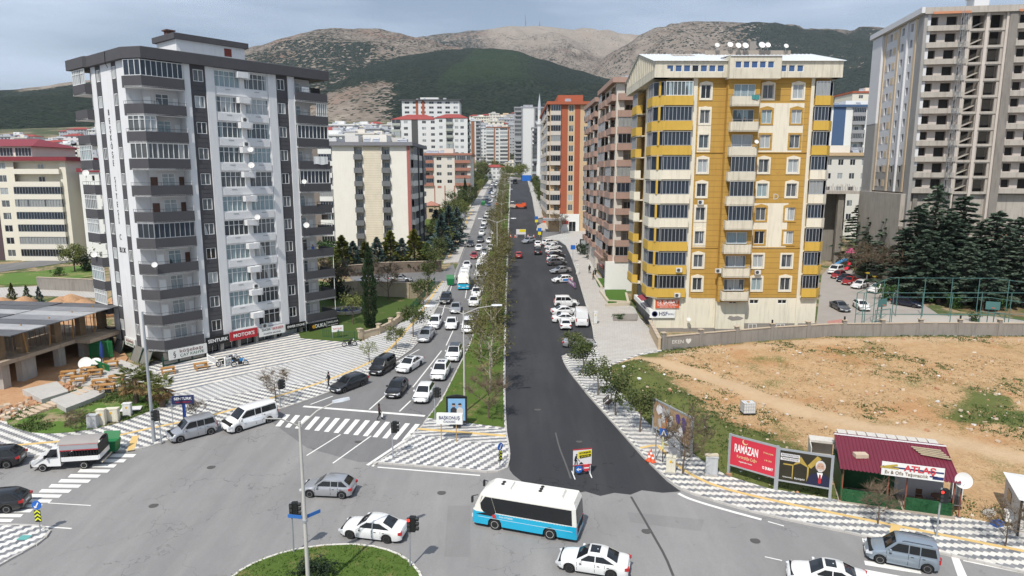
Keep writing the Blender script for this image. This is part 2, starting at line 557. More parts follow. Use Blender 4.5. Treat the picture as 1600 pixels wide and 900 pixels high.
def mtn(x,y,a,r):
 base=zg(x,y)if r<2000 else zg(x/r*2000,y/r*2000)+(r-2000)*.02
 best,cov,tint=base-8,.35,0.
 for nm,Dc,D0,pr in RIDGES:
  top=CH+Dc*interp(pr,a)
  t=(r-D0)/(Dc-D0)
  if t<=0:continue
  b=zg(0,0)+min(base,200)
  if t<1:s=t**1.12*.55+smooth(0,1,t)*.45
  else:s=1-(t-1)*1.1
  g=mnoise.fractal(Vector((x/420,y/420,3.1)),1.0,2.1,5)
  g2=mnoise.ridged_multi_fractal(Vector((x/700+9,y/1500,1.7)),1.0,2.2,4,1.0,2.0)
  env=max(0.,min(1,t*2.2))*smooth(1.0,.82,t)if t<1 else 0
  amp={'L':28,'A':46,'B':70,'C':75,'D':24}[nm]
  crest=mnoise.fractal(Vector((a*60,Dc/900,.3)),1.0,2.0,4)*(Dc*.0010)
  h=b+(top+crest*smooth(.6,1,t)-b)*s+amp*env*(g*.9+(g2-1.1)*.55)
  if h>best:
   best=h
   if nm=='L':cov=1.35-1.2*smooth(.62,.8,t)*smooth(.25,.6,.5+g)*smooth(apx(30),apx(70),a);tint=.05
   elif nm=='A':cov=.42+.4*smooth(apx(640),apx(560),a)*smooth(.9,.55,t)+.2*g;tint=0
   elif nm=='B':cov=.08+.28*smooth(.85,.5,t)+.5*smooth(apx(780),apx(730),a)*smooth(apx(640),apx(670),a);tint=0
   elif nm=='C':cov=.30+.85*smooth(apx(1080),apx(1220),a)*smooth(.95,.74,t)+.2*g+.3*smooth(.86,.97,t);tint=0
   else:
    cov=1.45-1.1*smooth(apx(650),apx(590),a)*smooth(.5,.3,t)-.5*smooth(.93,1.0,t)*smooth(apx(740),apx(800),a)*0
    cov-=1.0*smooth(.60,.78,.5+.5*g+.18*(g2-1.1))*smooth(.35,.7,t)
    cov-=.7*smooth(.86,.97,t)*smooth(.3,.6,.5+g)
    ln_=apx(660)+(apx(752)-apx(660))*max(0,min(1,t))**1.1;tint=smooth(ln_,ln_+.004,a)*smooth(apx(850),apx(800),a)*smooth(.97,.88,t)*smooth(.25,.4,t)*.6
 return best,cov,tint
def Mmountain():
 t=NT('mountain_cover')
 pos=t.coord('World')
 cov=t.n('ShaderNodeAttribute',attribute_name='cover').outputs['Fac']
 tint=t.n('ShaderNodeAttribute',attribute_name='tint').outputs['Fac']
 v=t.n('ShaderNodeTexVoronoi',feature='F1');v.inputs['Scale'].default_value=1/12
 t.put(v.inputs['Vector'],pos)
 rnd=t.n('ShaderNodeSeparateColor',Color=v.outputs['Color']).outputs[0]
 big=t.noise(pos,1/160,6,.62)
 lim=t.math('ADD',cov,t.math('MULTIPLY',t.math('SUBTRACT',big,.5),1.15))
 tree=t.math('MULTIPLY',t.math('LESS_THAN',rnd,lim),t.math('LESS_THAN',v.outputs['Distance'],t.math('ADD',.36,t.math('MULTIPLY',lim,.5))))
 nf=t.noise(pos,1/26,5,.75)
 ng=t.noise(t.mapping(pos,(1,.35,1)),1/70,6,.65)
 rock=t.mix(t.ramp(ng,.3,.7),(.15,.12,.095),(.34,.285,.235))
 rock=t.mix(t.math('MULTIPLY',t.ramp(nf,.45,.75),.6),rock,(.085,.078,.058))
 rock=t.mix(t.math('MULTIPLY',t.ramp(t.noise(pos,1/300,4,.5),.56,.7),.5),rock,(.25,.14,.095))
 green=t.mix(t.ramp(nf,.3,.7),(.008,.016,.011),(.046,.064,.044))
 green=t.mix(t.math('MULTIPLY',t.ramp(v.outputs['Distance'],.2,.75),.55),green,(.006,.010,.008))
 green=t.mix(t.math('MULTIPLY',t.ramp(t.noise(pos,1/55,5,.7),.55,.72),.35),green,(.085,.085,.055))
 green=t.mix(tint,green,t.mix(t.ramp(nf,.3,.7),(.026,.050,.024),(.042,.072,.034)))
 rock=t.mix(t.math('MULTIPLY',t.ramp(cov,.34,.1),.55),rock,(.40,.345,.285))
 scar=t.noise(t.mapping(pos,(1,.22,.3)),1/90,4,.6)
 rock=t.mix(t.math('MULTIPLY',t.ramp(scar,.62,.70),.5),rock,(.46,.40,.32))
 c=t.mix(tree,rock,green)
 t.put(t.b.inputs['Base Color'],c)
 t.b.inputs['Roughness'].default_value=1
 t.b.inputs['Specular IOR Level'].default_value=0
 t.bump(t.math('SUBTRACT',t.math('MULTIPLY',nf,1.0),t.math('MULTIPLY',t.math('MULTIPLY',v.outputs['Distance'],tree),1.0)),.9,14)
 return t.m
mrad=[1450+38*i for i in range(70)]+[4110+70*i for i in range(33)]
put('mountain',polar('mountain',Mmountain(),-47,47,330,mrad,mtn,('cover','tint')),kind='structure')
# roads
put_struct=dict(kind='structure')
BIG=[(-900,1500),(-900,720),(0,716),(50,708),(210,696),(260,684),(340,660),(425,637),(520,604),(572,582),(617,557),(650,534),(672,500),(688,468),(704,440),(720,402),(737,356),(748,325),(759,300),(769,284),(774,276),(800,276),(822,279),(850,372),(925,500),(925,560),(960,650),(1010,705),(1070,760),(1200,800),(1350,832),(1480,862),(1620,893),(2300,1030),(2300,1500)]
sheet('road',PP(BIG),0,m_asph,**put_struct)
sheet('avenue',PP([(405,646),(425,643),(520,610),(572,588),(617,563),(650,540),(674,500),(691,468),(708,440),(722,402),(738,356),(750,325),(762,298),(771,281),(779,281),(772,330),(765,380),(757,430),(750,470),(743,510),(735,535),(715,575),(690,627),(660,668),(640,690),(590,722),(560,722),(480,700)]),.004,m_road,**put_struct)
sheet('resurfaced_road',PP([(798,281),(823,281),(831,308),(836,338),(850,352),(846,378),(880,376),(896,410),(912,465),(924,503),(930,545),(900,552),(880,556),(888,580),(917,617),(957,662),(1002,713),(1042,752),(1064,768),(1035,770),(1003,766),(985,773),(960,770),(938,775),(915,768),(880,774),(840,760),(815,752),(802,742),(796,734),(793,690),(790,640),(790,500),(794,420),(796,340)]),.004,m_dark,**put_struct)
sheet('side_street',PP([(836,344),(850,352),(846,372),(884,366),(938,350),(1010,342),(1010,332),(930,336),(880,335)]),.007,m_road,**put_struct)
sheet('back_street',PP([(540,428),(560,418),(690,425),(708,412),(712,424),(698,440),(640,446),(560,446)]),.007,m_road,**put_struct)
sheet('back_street',PP([(1290,345),(1290,334),(1420,330),(1420,342)]),.01,m_road,**put_struct)
sheet('back_street',PP([(-60,421),(0,413),(150,398),(150,404),(0,425),(-60,432)]),.01,m_road,**put_struct)
sheet('side_lane',PP([(-60,452),(60,447),(160,455),(160,466),(60,462),(-60,470)]),.01,m_grey,**put_struct)
# pavements
pk=PP([(-500,790),(-100,738),(0,722),(50,714),(110,710),(170,706),(215,704),(262,690),(340,668),(425,645),(520,612),(572,590),(617,565),(650,542),(668,512),(676,492),(691,467),(706,440)],1)
inner=[P2(*q)for q in[(690,440),(672,462),(650,482),(628,500),(605,514),(565,535),(520,521),(440,521),(320,545),(240,566),(190,620),(140,630),(0,640),(-120,645),(-500,680)]]
pav=slab('pavement',pk+inner,.13,m_zigL,kind='structure')
kerb(pk,m_kerb,pav)
mid=PP([(262,640),(430,605),(520,596),(560,585),(600,562),(640,533),(662,506),(676,478),(694,446),(690,442),(672,464),(650,484),(628,502),(605,516),(567,536),(530,545),(440,570),(330,600),(262,622)])
sheet('pavement_blocks',mid,.134,m_zigM,pav)
near=PP([(240,600),(262,622),(330,601),(440,571),(530,546),(552,538),(518,521),(440,523),(380,541),(300,560),(244,580)])
sheet('pavement_stripes',near,.138,m_strp,pav)
tact=PP([(-100,704),(0,700),(90,692),(170,686),(230,672),(330,652),(430,622),(510,597),(580,568),(612,545),(634,518),(655,495),(680,456),(692,440)],2)
strip('tactile_strip',tact,-.2,.2,.139,m_tact,pav)
strip('tactile_strip',PP([(204,706),(212,683)]),-.3,.3,.1395,m_tact,pav)
ps=PP([(716,410),(726,384),(738,354),(748,326),(760,298),(769,282)])
ps2=[P2(*q)for q in[(764,281),(750,300),(735,326),(718,356),(703,388),(692,412)]]
pav2=slab('pavement',ps+ps2,.13,m_grey,kind='structure');kerb(ps,m_kerb,pav2)
strip('tactile_strip',PP([(700,405),(712,383),(724,358),(738,328)]),-.25,.25,.137,m_tact,pav2)
il=[(590,724),(625,700),(660,668),(666,657),(690,627),(715,577),(735,537),(744,510),(751,470),(758,430),(766,380),(773,330),(780,284)]
ir=[(798,284),(796,330),(793,420),(790,500),(788,600),(790,672),(795,700),(796,716),(792,732)]
ib=[(780,737),(760,738),(700,733),(640,728)]
ilw,irw,ibw=PP(il,1),PP(ir,1),PP(ib)
isl=slab('median',ilw+irw+ibw,.13,m_isl,kind='structure')
kerb(ilw,m_kerb,isl);kerb(irw+ibw+[ilw[0]],m_kerb,isl)
sheet('median_blocks',PP([(661,668),(667,658),(789,674),(793,694),(793,698),(640,680)]),.134,Mpaver('pavers_tip',-8,.36,.06,.4,(.66,.64,.6),(.13,.14,.16)),isl)
strip('tactile_strip',PP([(652,672),(790,683)]),-.22,.22,.139,m_tact,isl)
lawn=[(668,655),(691,627),(716,577),(736,537),(745,510),(752,470),(759,430),(767,380),(774,330),(781,285),(796,285),(794.5,330),(791,420),(788,500),(786,600),(788,670)]
sheet('lawn',PP(lawn),.145,m_grass,isl)
lk=PP([(-300,812),(-20,822),(40,822),(66,824),(77,832),(70,843),(40,862),(0,884),(-80,930)],1)
sl=slab('median',lk+[P2(-300,930)],.13,m_isl,kind='structure');kerb(lk,m_kerb,sl)
rk=PP([(345,925),(365,900),(400,880),(445,864),(500,854),(560,852),(608,861),(640,878),(660,903),(664,935),(640,1010),(500,1040),(370,1000)],2,True)
rd=slab('roundabout',rk,.12,m_kerb,kind='structure')
sheet('road_edge',ribbon(rk+rk[:1],.0,.0)[0][:-1],.125,m_grass,rd)
kerb(rk+rk[:1],M('kerb_painted',(.60,.57,.52),.8,var=.2,scale=1),rd)
strip('edge_line',rk+rk[:1],-.55,-.38,.004,m_white,rd)
kr=PP([(850,372),(882,378),(896,408),(913,468),(925,505),(931,545),(905,552),(882,555),(879,562),(890,582),(918,616),(957,660),(1002,711),(1040,748),(1066,767),(1120,785),(1200,807),(1350,838),(1480,868),(1640,905),(2300,1055)],1)
inr=[P2(*q)for q in[(2300,960),(1640,838),(1600,828),(1487,808),(1385,796),(1290,780),(1200,765),(1135,745),(1098,722),(1068,700),(1030,680),(1005,655),(975,620),(955,600),(955,572),(1000,556),(1034,550),(1026,528),(1000,498),(990,480),(966,474),(950,446),(930,424),(918,398),(940,372),(960,352),(930,348),(884,364)]]
pr_=slab('pavement',kr+inr,.13,m_zig,kind='structure');kerb(kr,m_kerb,pr_)
pale=PP([(884,380),(898,408),(915,468),(927,505),(934,548),(945,575),(960,568),(1000,554),(1032,548),(1024,528),(1000,500),(988,482),(964,476),(948,448),(928,426),(914,400),(936,372),(955,354),(930,350),(886,368)])
sheet('pavement_blocks',pale,.134,m_grey,pr_)
mid2=PP([(886,560),(934,550),(945,576),(955,600),(975,622),(1003,656),(1028,682),(1062,702),(1040,725),(1005,706),(960,657),(921,613),(893,580)])
sheet('pavement_blocks',mid2,.135,Mpaver('pavers_pale_rows',3,.46,.10,.42,(.60,.585,.55),(.22,.225,.235)),pr_)
trt=PP([(1000,702),(1026,697),(1032,702),(1050,722),(1075,742),(1120,763),(1200,783),(1340,812),(1480,840),(1620,868),(1900,925)],1)
strip('tactile_strip',trt,-.17,.17,.139,m_tact,pr_)
strip('tactile_strip',PP([(1396,841),(1400,822)]),-.3,.3,.1395,m_tact,pr_)
ck=PP([(838,360),(860,361),(900,356),(890,350),(850,348),(840,352)])
slab('pavement',ck,.13,m_grey,kind='structure')
fk=PP([(824,281),(832,310),(838,342),(880,334),(960,330),(960,322),(870,320),(846,300),(832,281)])
pf=slab('pavement',fk,.13,m_grey,kind='structure');kerb(fk[:3],m_kerb,pf)
sheet('car_park',PP([(1290,528),(1275,510),(1284,430),(1300,412),(1345,425),(1400,448),(1480,500),(1480,522)]),.01,M('car_park_blocks',(.33,.30,.27),.9,var=.15,scale=.5,bump=.2),**put_struct)
sheet('ball_court',PP([(1330,516),(1380,492),(1545,494),(1760,522),(1760,533),(1335,526)]),.02,M('court_concrete',(.40,.37,.33),.9,var=.12,scale=.3,bump=.1),**put_struct)
for q in([(1292,502),(1320,498),(1318,507),(1296,509)],[(1276,508),(1292,510),(1300,520),(1278,522)]):
 sheet('red_paving',PP(q),.016,M('red_blocks',(.42,.20,.17),.9,var=.2),**put_struct)
 # road markings
def mark(name,a,b,wd,parent,off=.010):
 A,B=Vector(P2(*a)),Vector(P2(*b))
 d=(B-A).normalized();n=Vector((-d.y,d.x))*wd/2
 return sheet(name,[tuple(A+n),tuple(B+n),tuple(B-n),tuple(A-n)],off,m_white,parent)
mk=bpy.data.objects.new('road_markings',None);COL.objects.link(mk);mk['kind']='structure'
cw=bpy.data.objects.new('crosswalk',None);COL.objects.link(cw);cw['kind']='structure'
for i in range(14):
 cx,cy=192-15.1*i,712+8.05*i-.02*i*i
 wd=24 if i>2 else 19
 sheet('stripe',[P2(cx-wd+3,cy-3),P2(cx+wd+2,cy-2.2),P2(cx+wd-3,cy+2.6),P2(cx-wd-2,cy+2.2)],.010,m_white,cw)
cw=bpy.data.objects.new('crosswalk',None);COL.objects.link(cw);cw['kind']='structure'
for i in range(14):
 tx,ty=446+15.6*i,647.5+1.15*i
 bx,by=430+15.2*i,666+1.7*i
 sheet('stripe',[P2(tx,ty),P2(tx+7.5,ty+.5),P2(bx+7.5,by+.5),P2(bx,by)],.010,m_white,cw)
cw=bpy.data.objects.new('crosswalk',None);COL.objects.link(cw);cw['kind']='structure'
for q in([(1485,867),(1497,869),(1513,905),(1498,905)],[(1350,876),(1352,883),(1440,897),(1436,889)],[(1347,841),(1360,846),(1362,851),(1348,847)],[(1352,890),(1438,906),(1434,915),(1352,899)]):
 sheet('stripe',[P2(*p)for p in q],.010,m_white,cw)
mark('stop_line',(474,635),(664,650),.42,mk)
for a,b,wd in[((485,632),(520,619),.16),((577,640),(603,617),.16),((624,643),(642,626),.16),((479,712),(532,679),.14),((520,724),(580,681),.14),((645,605),(690,548),.15),((620,566),(655,546),.14),((697,540),(712,508),.13),((664,515),(672,496),.13),((684,506),(693,486),.13),((692,486),(702,458),.13),((703,455),(711,430),.13),((727,466),(731,440),.13),((741,430),(748,405),.13),((582,729),(590,721),.2),((590,730),(750,743),.18),((70,823),(112,826),.14),((75,786),(142,790),.1),((574,727),(668,664),.3),((668,662),(738,562),.22),((738,562),(756,500),.2),((756,500),(766,440),.18),((1505,876),(1600,896),.12),((1200,815),(1225,822),.12),((1195,870),(1222,876),.1)]:
 mark('marking',a,b,wd,mk)
edge=PP([(1060,771),(1075,779),(1120,793),(1190,812)],2)
strip('marking',edge,-.14,.14,.010,m_white,mk)
seam=PP([(986,776),(1000,800),(1020,835),(1040,870),(1052,900)],1)
strip('road_seam',seam,-.09,.09,.006,M('tar_seam',(.07,.068,.066),.8),mk)
seam=PP([(868,676),(874,700),(884,725),(892,748)],1)
strip('road_seam',seam,-.07,.07,.009,M('seam_pale',(.10,.098,.095),.8),mk)
# the vacant lot: lumpy bare earth behind the right pavement
inr_lot=[P2(*q)for q in[(2300,960),(1640,838),(1600,828),(1487,808),(1385,796),(1290,780),(1200,765),(1135,745),(1098,722),(1068,700),(1030,680),(1005,655),(975,620),(955,600),(955,572),(1000,556),(1034,550)]]
wallp=[P2(*q)for q in[(1034,548),(1100,541),(1200,532),(1300,526),(1450,524),(1600,525),(1760,530),(2100,545)]]
lotpoly=inr_lot+wallp+[P2(2300,560)]
mc=[P2(985,585),P2(1030,625),P2(1075,662),P2(1110,690),P2(1180,715)]
def lot_h(x,y):
 d=dist_poly((x,y),inr_lot)
 dw=dist_poly((x,y),wallp)
 n=mnoise.fractal(Vector((x/5,y/5,0)),1.0,2.0,5)
 n2=mnoise.fractal(Vector((x/1.1,y/1.1,4)),1.0,2.0,3)
 dm=dist_poly((x,y),mc)
 m=1.5*math.exp(-(dm/3.2)**2)*(.75+.5*n)
 k=P2(1395,760);dk=math.hypot(x-k[0],(y-k[1]))
 e=smooth(.2,2.5,d)*smooth(4.5,8.5,dk)
 return SL*y+.05+e*(.14+m+.22*n+.06*n2)*smooth(.0,3,dw+.4)
lmb=MB()
xs=[p[0]for p in lotpoly];ys=[p[1]for p in lotpoly]
gx0,gy0,st=min(xs),min(ys),.8
idx={}
nx,ny=int((min(max(xs),95)-gx0)/st),int((max(ys)-gy0)/st)
def lv(i,j):
 if(i,j)not in idx:
  x,y=gx0+i*st,gy0+j*st
  x+=R.uniform(-.2,.2);y+=R.uniform(-.2,.2)
  idx[(i,j)]=len(lmb.v);lmb.v.append((x,y,lot_h(x,y)))
 return idx[(i,j)]
for i in range(nx):
 for j in range(ny):
  c=(gx0+(i+.5)*st,gy0+(j+.5)*st)
  if inside(c,lotpoly)or dist_poly(c,inr_lot)<.9:
   if not inside(c,lotpoly)and c[1]>wallp[0][1]:continue
   lmb.f.append((lv(i,j),lv(i+1,j),lv(i+1,j+1),lv(i,j+1)));lmb.m.append(0)
sheetp=PP([(985,562),(1050,572),(1130,600),(1230,640),(1330,668),(1480,690),(1600,720)],2)
def draped(name,pts,w0,w1,off,mat,hf):
 a,b=ribbon(pts,w0,w1);mb=MB()
 n=4
 for i in range(len(pts)-1):
  for k in range(n):
   def L(p,q,t):return(p[0]+(q[0]-p[0])*t,p[1]+(q[1]-p[1])*t)
   q=[L(a[i],b[i],k/n),L(a[i+1],b[i+1],k/n),L(a[i+1],b[i+1],(k+1)/n),L(a[i],b[i],(k+1)/n)]
   mb.add([(x,y,hf(x,y)+off)for x,y in q],[(0,1,2,3)])
 return mb.build(name,mat,kind='structure',smooth=True)
fine=[]
for i in range(len(sheetp)-1):
 for k in range(4):fine.append((sheetp[i][0]+(sheetp[i+1][0]-sheetp[i][0])*k/4,sheetp[i][1]+(sheetp[i+1][1]-sheetp[i][1])*k/4))
path2=[(q[0],q[1]-2.6)for q in wallp]
at_p,at_g,at_r=[],[],[]
for v in lmb.v:
 q=(v[0],v[1]);n=mnoise.fractal(Vector((q[0]/3,q[1]/3,9)),1.0,2.0,3)
 dp=dist_poly(q,sheetp);d2=dist_poly(q,path2);dm=dist_poly(q,mc);de=dist_poly(q,inr_lot)
 at_p.append(max(smooth(2.6+n,.5,dp),.7*smooth(1.8+n,.2,d2)))
 g_=.75*smooth(5.5,1.5,dm+2*n)+.9*smooth(3.2,.8,de+1.2*n)*(1 if q[0]<27 else .15)+.6*smooth(1.6,.3,dist_poly(q,wallp))
 k_=P2(1540,648);g_+=.8*smooth(6.5,2,math.hypot(q[0]-k_[0],q[1]-k_[1])+3*n)
 at_g.append(min(1,g_))
 k2=P2(1180,690);at_r.append(max(smooth(5,1.5,math.hypot(q[0]-k2[0],q[1]-k2[1])+2*n),.8*smooth(.15,.5,mnoise.fractal(Vector((q[0]/8,q[1]/8,2)),1.0,2.0,3))))
def Mlot():
 t=NT('lot_earth');pos=t.coord('World')
 A=lambda nm:t.n('ShaderNodeAttribute',attribute_name=nm).outputs['Fac']
 n1=t.noise(pos,.13,7,.65);n2=t.noise(pos,.9,6,.72);n3=t.noise(pos,5.5,4,.75)
 c=t.mix(t.ramp(n2,.3,.7),(.43,.26,.13),(.54,.375,.215))
 c=t.mix(t.math('MULTIPLY',A('red'),.6),c,(.43,.21,.09))
 c=t.mix(t.math('MULTIPLY',t.ramp(n3,.50,.74),.75),c,(.165,.105,.055))
 c=t.mix(t.math('MULTIPLY',t.ramp(t.noise(pos,2.2,5,.7),.58,.7),.5),c,(.16,.14,.06))
 gm=t.ramp(t.math('ADD',t.math('ADD',t.math('MULTIPLY',A('green'),.42),n1),t.math('MULTIPLY',t.math('SUBTRACT',n3,.5),.55)),.565,.72)
 gm=t.math('MULTIPLY',gm,t.math('SUBTRACT',1,A('path')))
 c=t.mix(t.math('MULTIPLY',gm,.92),c,t.mix(n3,(.05,.08,.018),(.13,.165,.05)))
 c=t.mix(t.math('MULTIPLY',A('path'),.75),c,t.mix(n2,(.50,.36,.225),(.60,.455,.30)))
 t.put(t.b.inputs['Base Color'],c);t.b.inputs['Roughness'].default_value=.95;t.b.inputs['Specular IOR Level'].default_value=.1
 t.bump(t.math('ADD',n3,n2),.8,.14)
 return t.m
lme=lmb.mesh('vacant_lot',Mlot(),True)
for nm,lst in(('path',at_p),('green',at_g),('red',at_r)):
 A_=lme.attributes.new(nm,'FLOAT','POINT');A_.data.foreach_set('value',lst)
put('vacant_lot',lme,kind='structure')
# left: verge, excavated soil behind the shell building, park lawn, far lawn
verge=PP([(14,668),(8,655),(40,640),(100,618),(150,600),(250,600),(272,628),(232,645),(190,662),(130,676),(60,681)],1,True)
slab('lawn',verge,.2,Mground('rough_verge',(.30,.23,.14),(.34,.27,.17),(.06,.12,.02),.56,gs=.35),kind='structure')
slab('building_site',PP([(-500,690),(-500,500),(0,480),(160,500),(200,560),(180,590),(100,622),(40,640),(-60,660)]),.1,m_red,kind='structure')
slab('lawn',PP([(470,530),(440,460),(500,440),(640,468),(662,478),(636,502),(600,515),(562,533),(540,536)]),.16,Mground('park_lawn',(.2,.16,.08),(.17,.14,.07),(.045,.075,.018),.62,gs=.2),kind='structure')
slab('lawn',PP([(-100,445),(-100,436),(60,425),(160,410),(160,430),(60,445)]),.12,Mground('far_lawn',(.36,.30,.15),(.32,.25,.13),(.07,.13,.03),.55,gs=.08),kind='structure')
slab('lawn',PP([(1336,428),(1420,455),(1500,486),(1640,498),(1700,460),(1600,400),(1330,398)]),.1,Mground('park_ground',(.22,.15,.09),(.3,.2,.12),(.05,.075,.02),.5,gs=.2),kind='structure')
slab('lawn',PP([(660,352),(700,352),(716,336),(700,326),(660,330)]),.1,m_grass,kind='structure')
# the air between here and the hills
hz=NT('haze_air');hz.t.nodes.remove(hz.b)
pv=hz.t.nodes.new('ShaderNodeVolumePrincipled');pv.inputs['Color'].default_value=(.86,.92,1,1);pv.inputs['Density'].default_value=.000052;pv.inputs['Anisotropy'].default_value=.2
hz.t.links.new(pv.outputs['Volume'],hz.t.nodes['Material Output'].inputs['Volume'])
mb=MB();mb.box(-9500,-400,-3,9500,9500,1750);mb.build('haze',hz.m,kind='stuff')
for i,(px,py,r_)in enumerate([(690,770,.35),(330,730,.35),(1010,830,.35),(840,640,.35),(905,690,.3),(560,690,.35),(1180,845,.35),(240,790,.35)]):
 p=P(px,py);mb=MB();mb.lathe([(r_,0),(r_,.006)],18);mb.build('manhole_cover',M('cast_iron',(.10,.095,.09),.7,.2,var=.2,scale=6),mk,(p.x,p.y,SL*p.y+.006))
for q in([(980,800),(1100,812),(1095,830),(985,816)],[(700,790),(735,790),(735,870),(694,870)]):
 sheet('road_patch',[P2(*p_)for p_ in q],.004,Masphalt('asphalt_patch',(.25,.243,.238),(.2,.195,.192),(.29,.28,.27))if 'asphalt_patch' not in MATS else MATS['asphalt_patch'],mk)
 # vehicles
def paint(name,col,metal=0.):return M('paint_'+name,col,.28,metal,var=.03,scale=.8,spec=.5,coat=.6)
PAINT={'white':paint('white',(.74,.74,.73)),'black':paint('black',(.012,.012,.014)),'silver':paint('silver',(.42,.43,.45),.5),'grey':paint('grey',(.12,.125,.135),.3),'charcoal':paint('charcoal',(.035,.037,.042),.3),'red':paint('red',(.30,.015,.015)),'navy':paint('navy',(.010,.014,.032)),'blue':paint('blue',(.02,.06,.16)),'orange':paint('orange',(.55,.16,.03)),'bluegrey':paint('bluegrey',(.27,.32,.37),.4),'turquoise':paint('turquoise',(.012,.40,.62)),'cream':paint('cream',(.74,.72,.66))}
m_glass=M('car_glass',(.012,.014,.016),.05,var=0,spec=.6)
m_tyre=M('tyre_rubber',(.018,.018,.018),.9,var=.2,scale=6)
m_rim=M('wheel_rim',(.34,.34,.35),.35,.6,var=.1)
m_rimd=M('wheel_rim_dark',(.09,.09,.095),.35,.6,var=.1)
m_under=M('underbody',(.012,.012,.012),.9,var=0)
m_head=M('headlight_glass',(.62,.64,.66),.12,var=0,spec=.7)
m_tail=M('taillight_red',(.42,.02,.02),.2,var=0,spec=.6)
m_plate=M('number_plate',(.70,.70,.68),.5,var=0)
m_trim=M('black_trim',(.02,.02,.021),.55,var=0)
SPEC={'sedan':dict(L=4.62,W=1.78,H=1.45,wb=2.68,fo=.88,r=.32,hood=.90,nose=.62,belt=.93,cowl=1.25,r0=2.05,r1=3.15,rb=4.0,deck=1.0,tail=.93),'hatch':dict(L=4.12,W=1.74,H=1.48,wb=2.55,fo=.82,r=.31,hood=.93,nose=.64,belt=.95,cowl=1.12,r0=1.85,r1=3.45,rb=4.0,deck=1.0,tail=.92),'estate':dict(L=4.66,W=1.80,H=1.48,wb=2.68,fo=.90,r=.32,hood=.92,nose=.64,belt=.95,cowl=1.25,r0=2.05,r1=4.0,rb=4.55,deck=1.0,tail=.95),'suv':dict(L=4.45,W=1.84,H=1.66,wb=2.66,fo=.86,r=.35,hood=1.04,nose=.74,belt=1.07,cowl=1.18,r0=1.95,r1=3.75,rb=4.32,deck=1.1,tail=1.02),'mpv':dict(L=4.22,W=1.80,H=1.80,wb=2.70,fo=.82,r=.32,hood=1.08,nose=.72,belt=1.10,cowl=1.02,r0=1.70,r1=3.98,rb=4.16,deck=1.12,tail=1.05),'van':dict(L=5.1,W=1.98,H=2.0,wb=3.1,fo=.95,r=.34,hood=1.18,nose=.80,belt=1.25,cowl=.95,r0=1.85,r1=4.95,rb=5.05,deck=1.28,tail=1.2),'panelvan':dict(L=5.5,W=2.02,H=2.5,wb=3.3,fo=1.0,r=.35,hood=1.25,nose=.85,belt=1.35,cowl=.95,r0=1.85,r1=5.35,rb=5.45,deck=1.4,tail=1.3),}
def wheel_mesh(r,wd,rimmat,key,cache={}):
 if key not in cache:
  t=MB();t.lathe([(r*.62,-wd/2),(r*.94,-wd/2),(r,-wd/4),(r,wd/4),(r*.94,wd/2),(r*.62,wd/2)],20,axis='Y')
  k=MB();k.lathe([(r*.63,-wd*.40),(r*.66,-wd/2-.004),(r*.58,-wd/2-.004),(r*.56,-wd*.30),(r*.2,-wd*.34),(.04,-wd*.42)],18,axis='Y')
  for i in range(5):
   a=2*PI*i/5
   k.T=Matrix.Rotation(a,4,'Y')
   k.obox((r*.36,-wd*.42,0),(r*.5,wd*.12,r*.16))
  k.T=None
  cache[key]=(t.mesh('wheel',m_tyre,True,40),k.mesh('rim',rimmat,True,40))
 return cache[key]
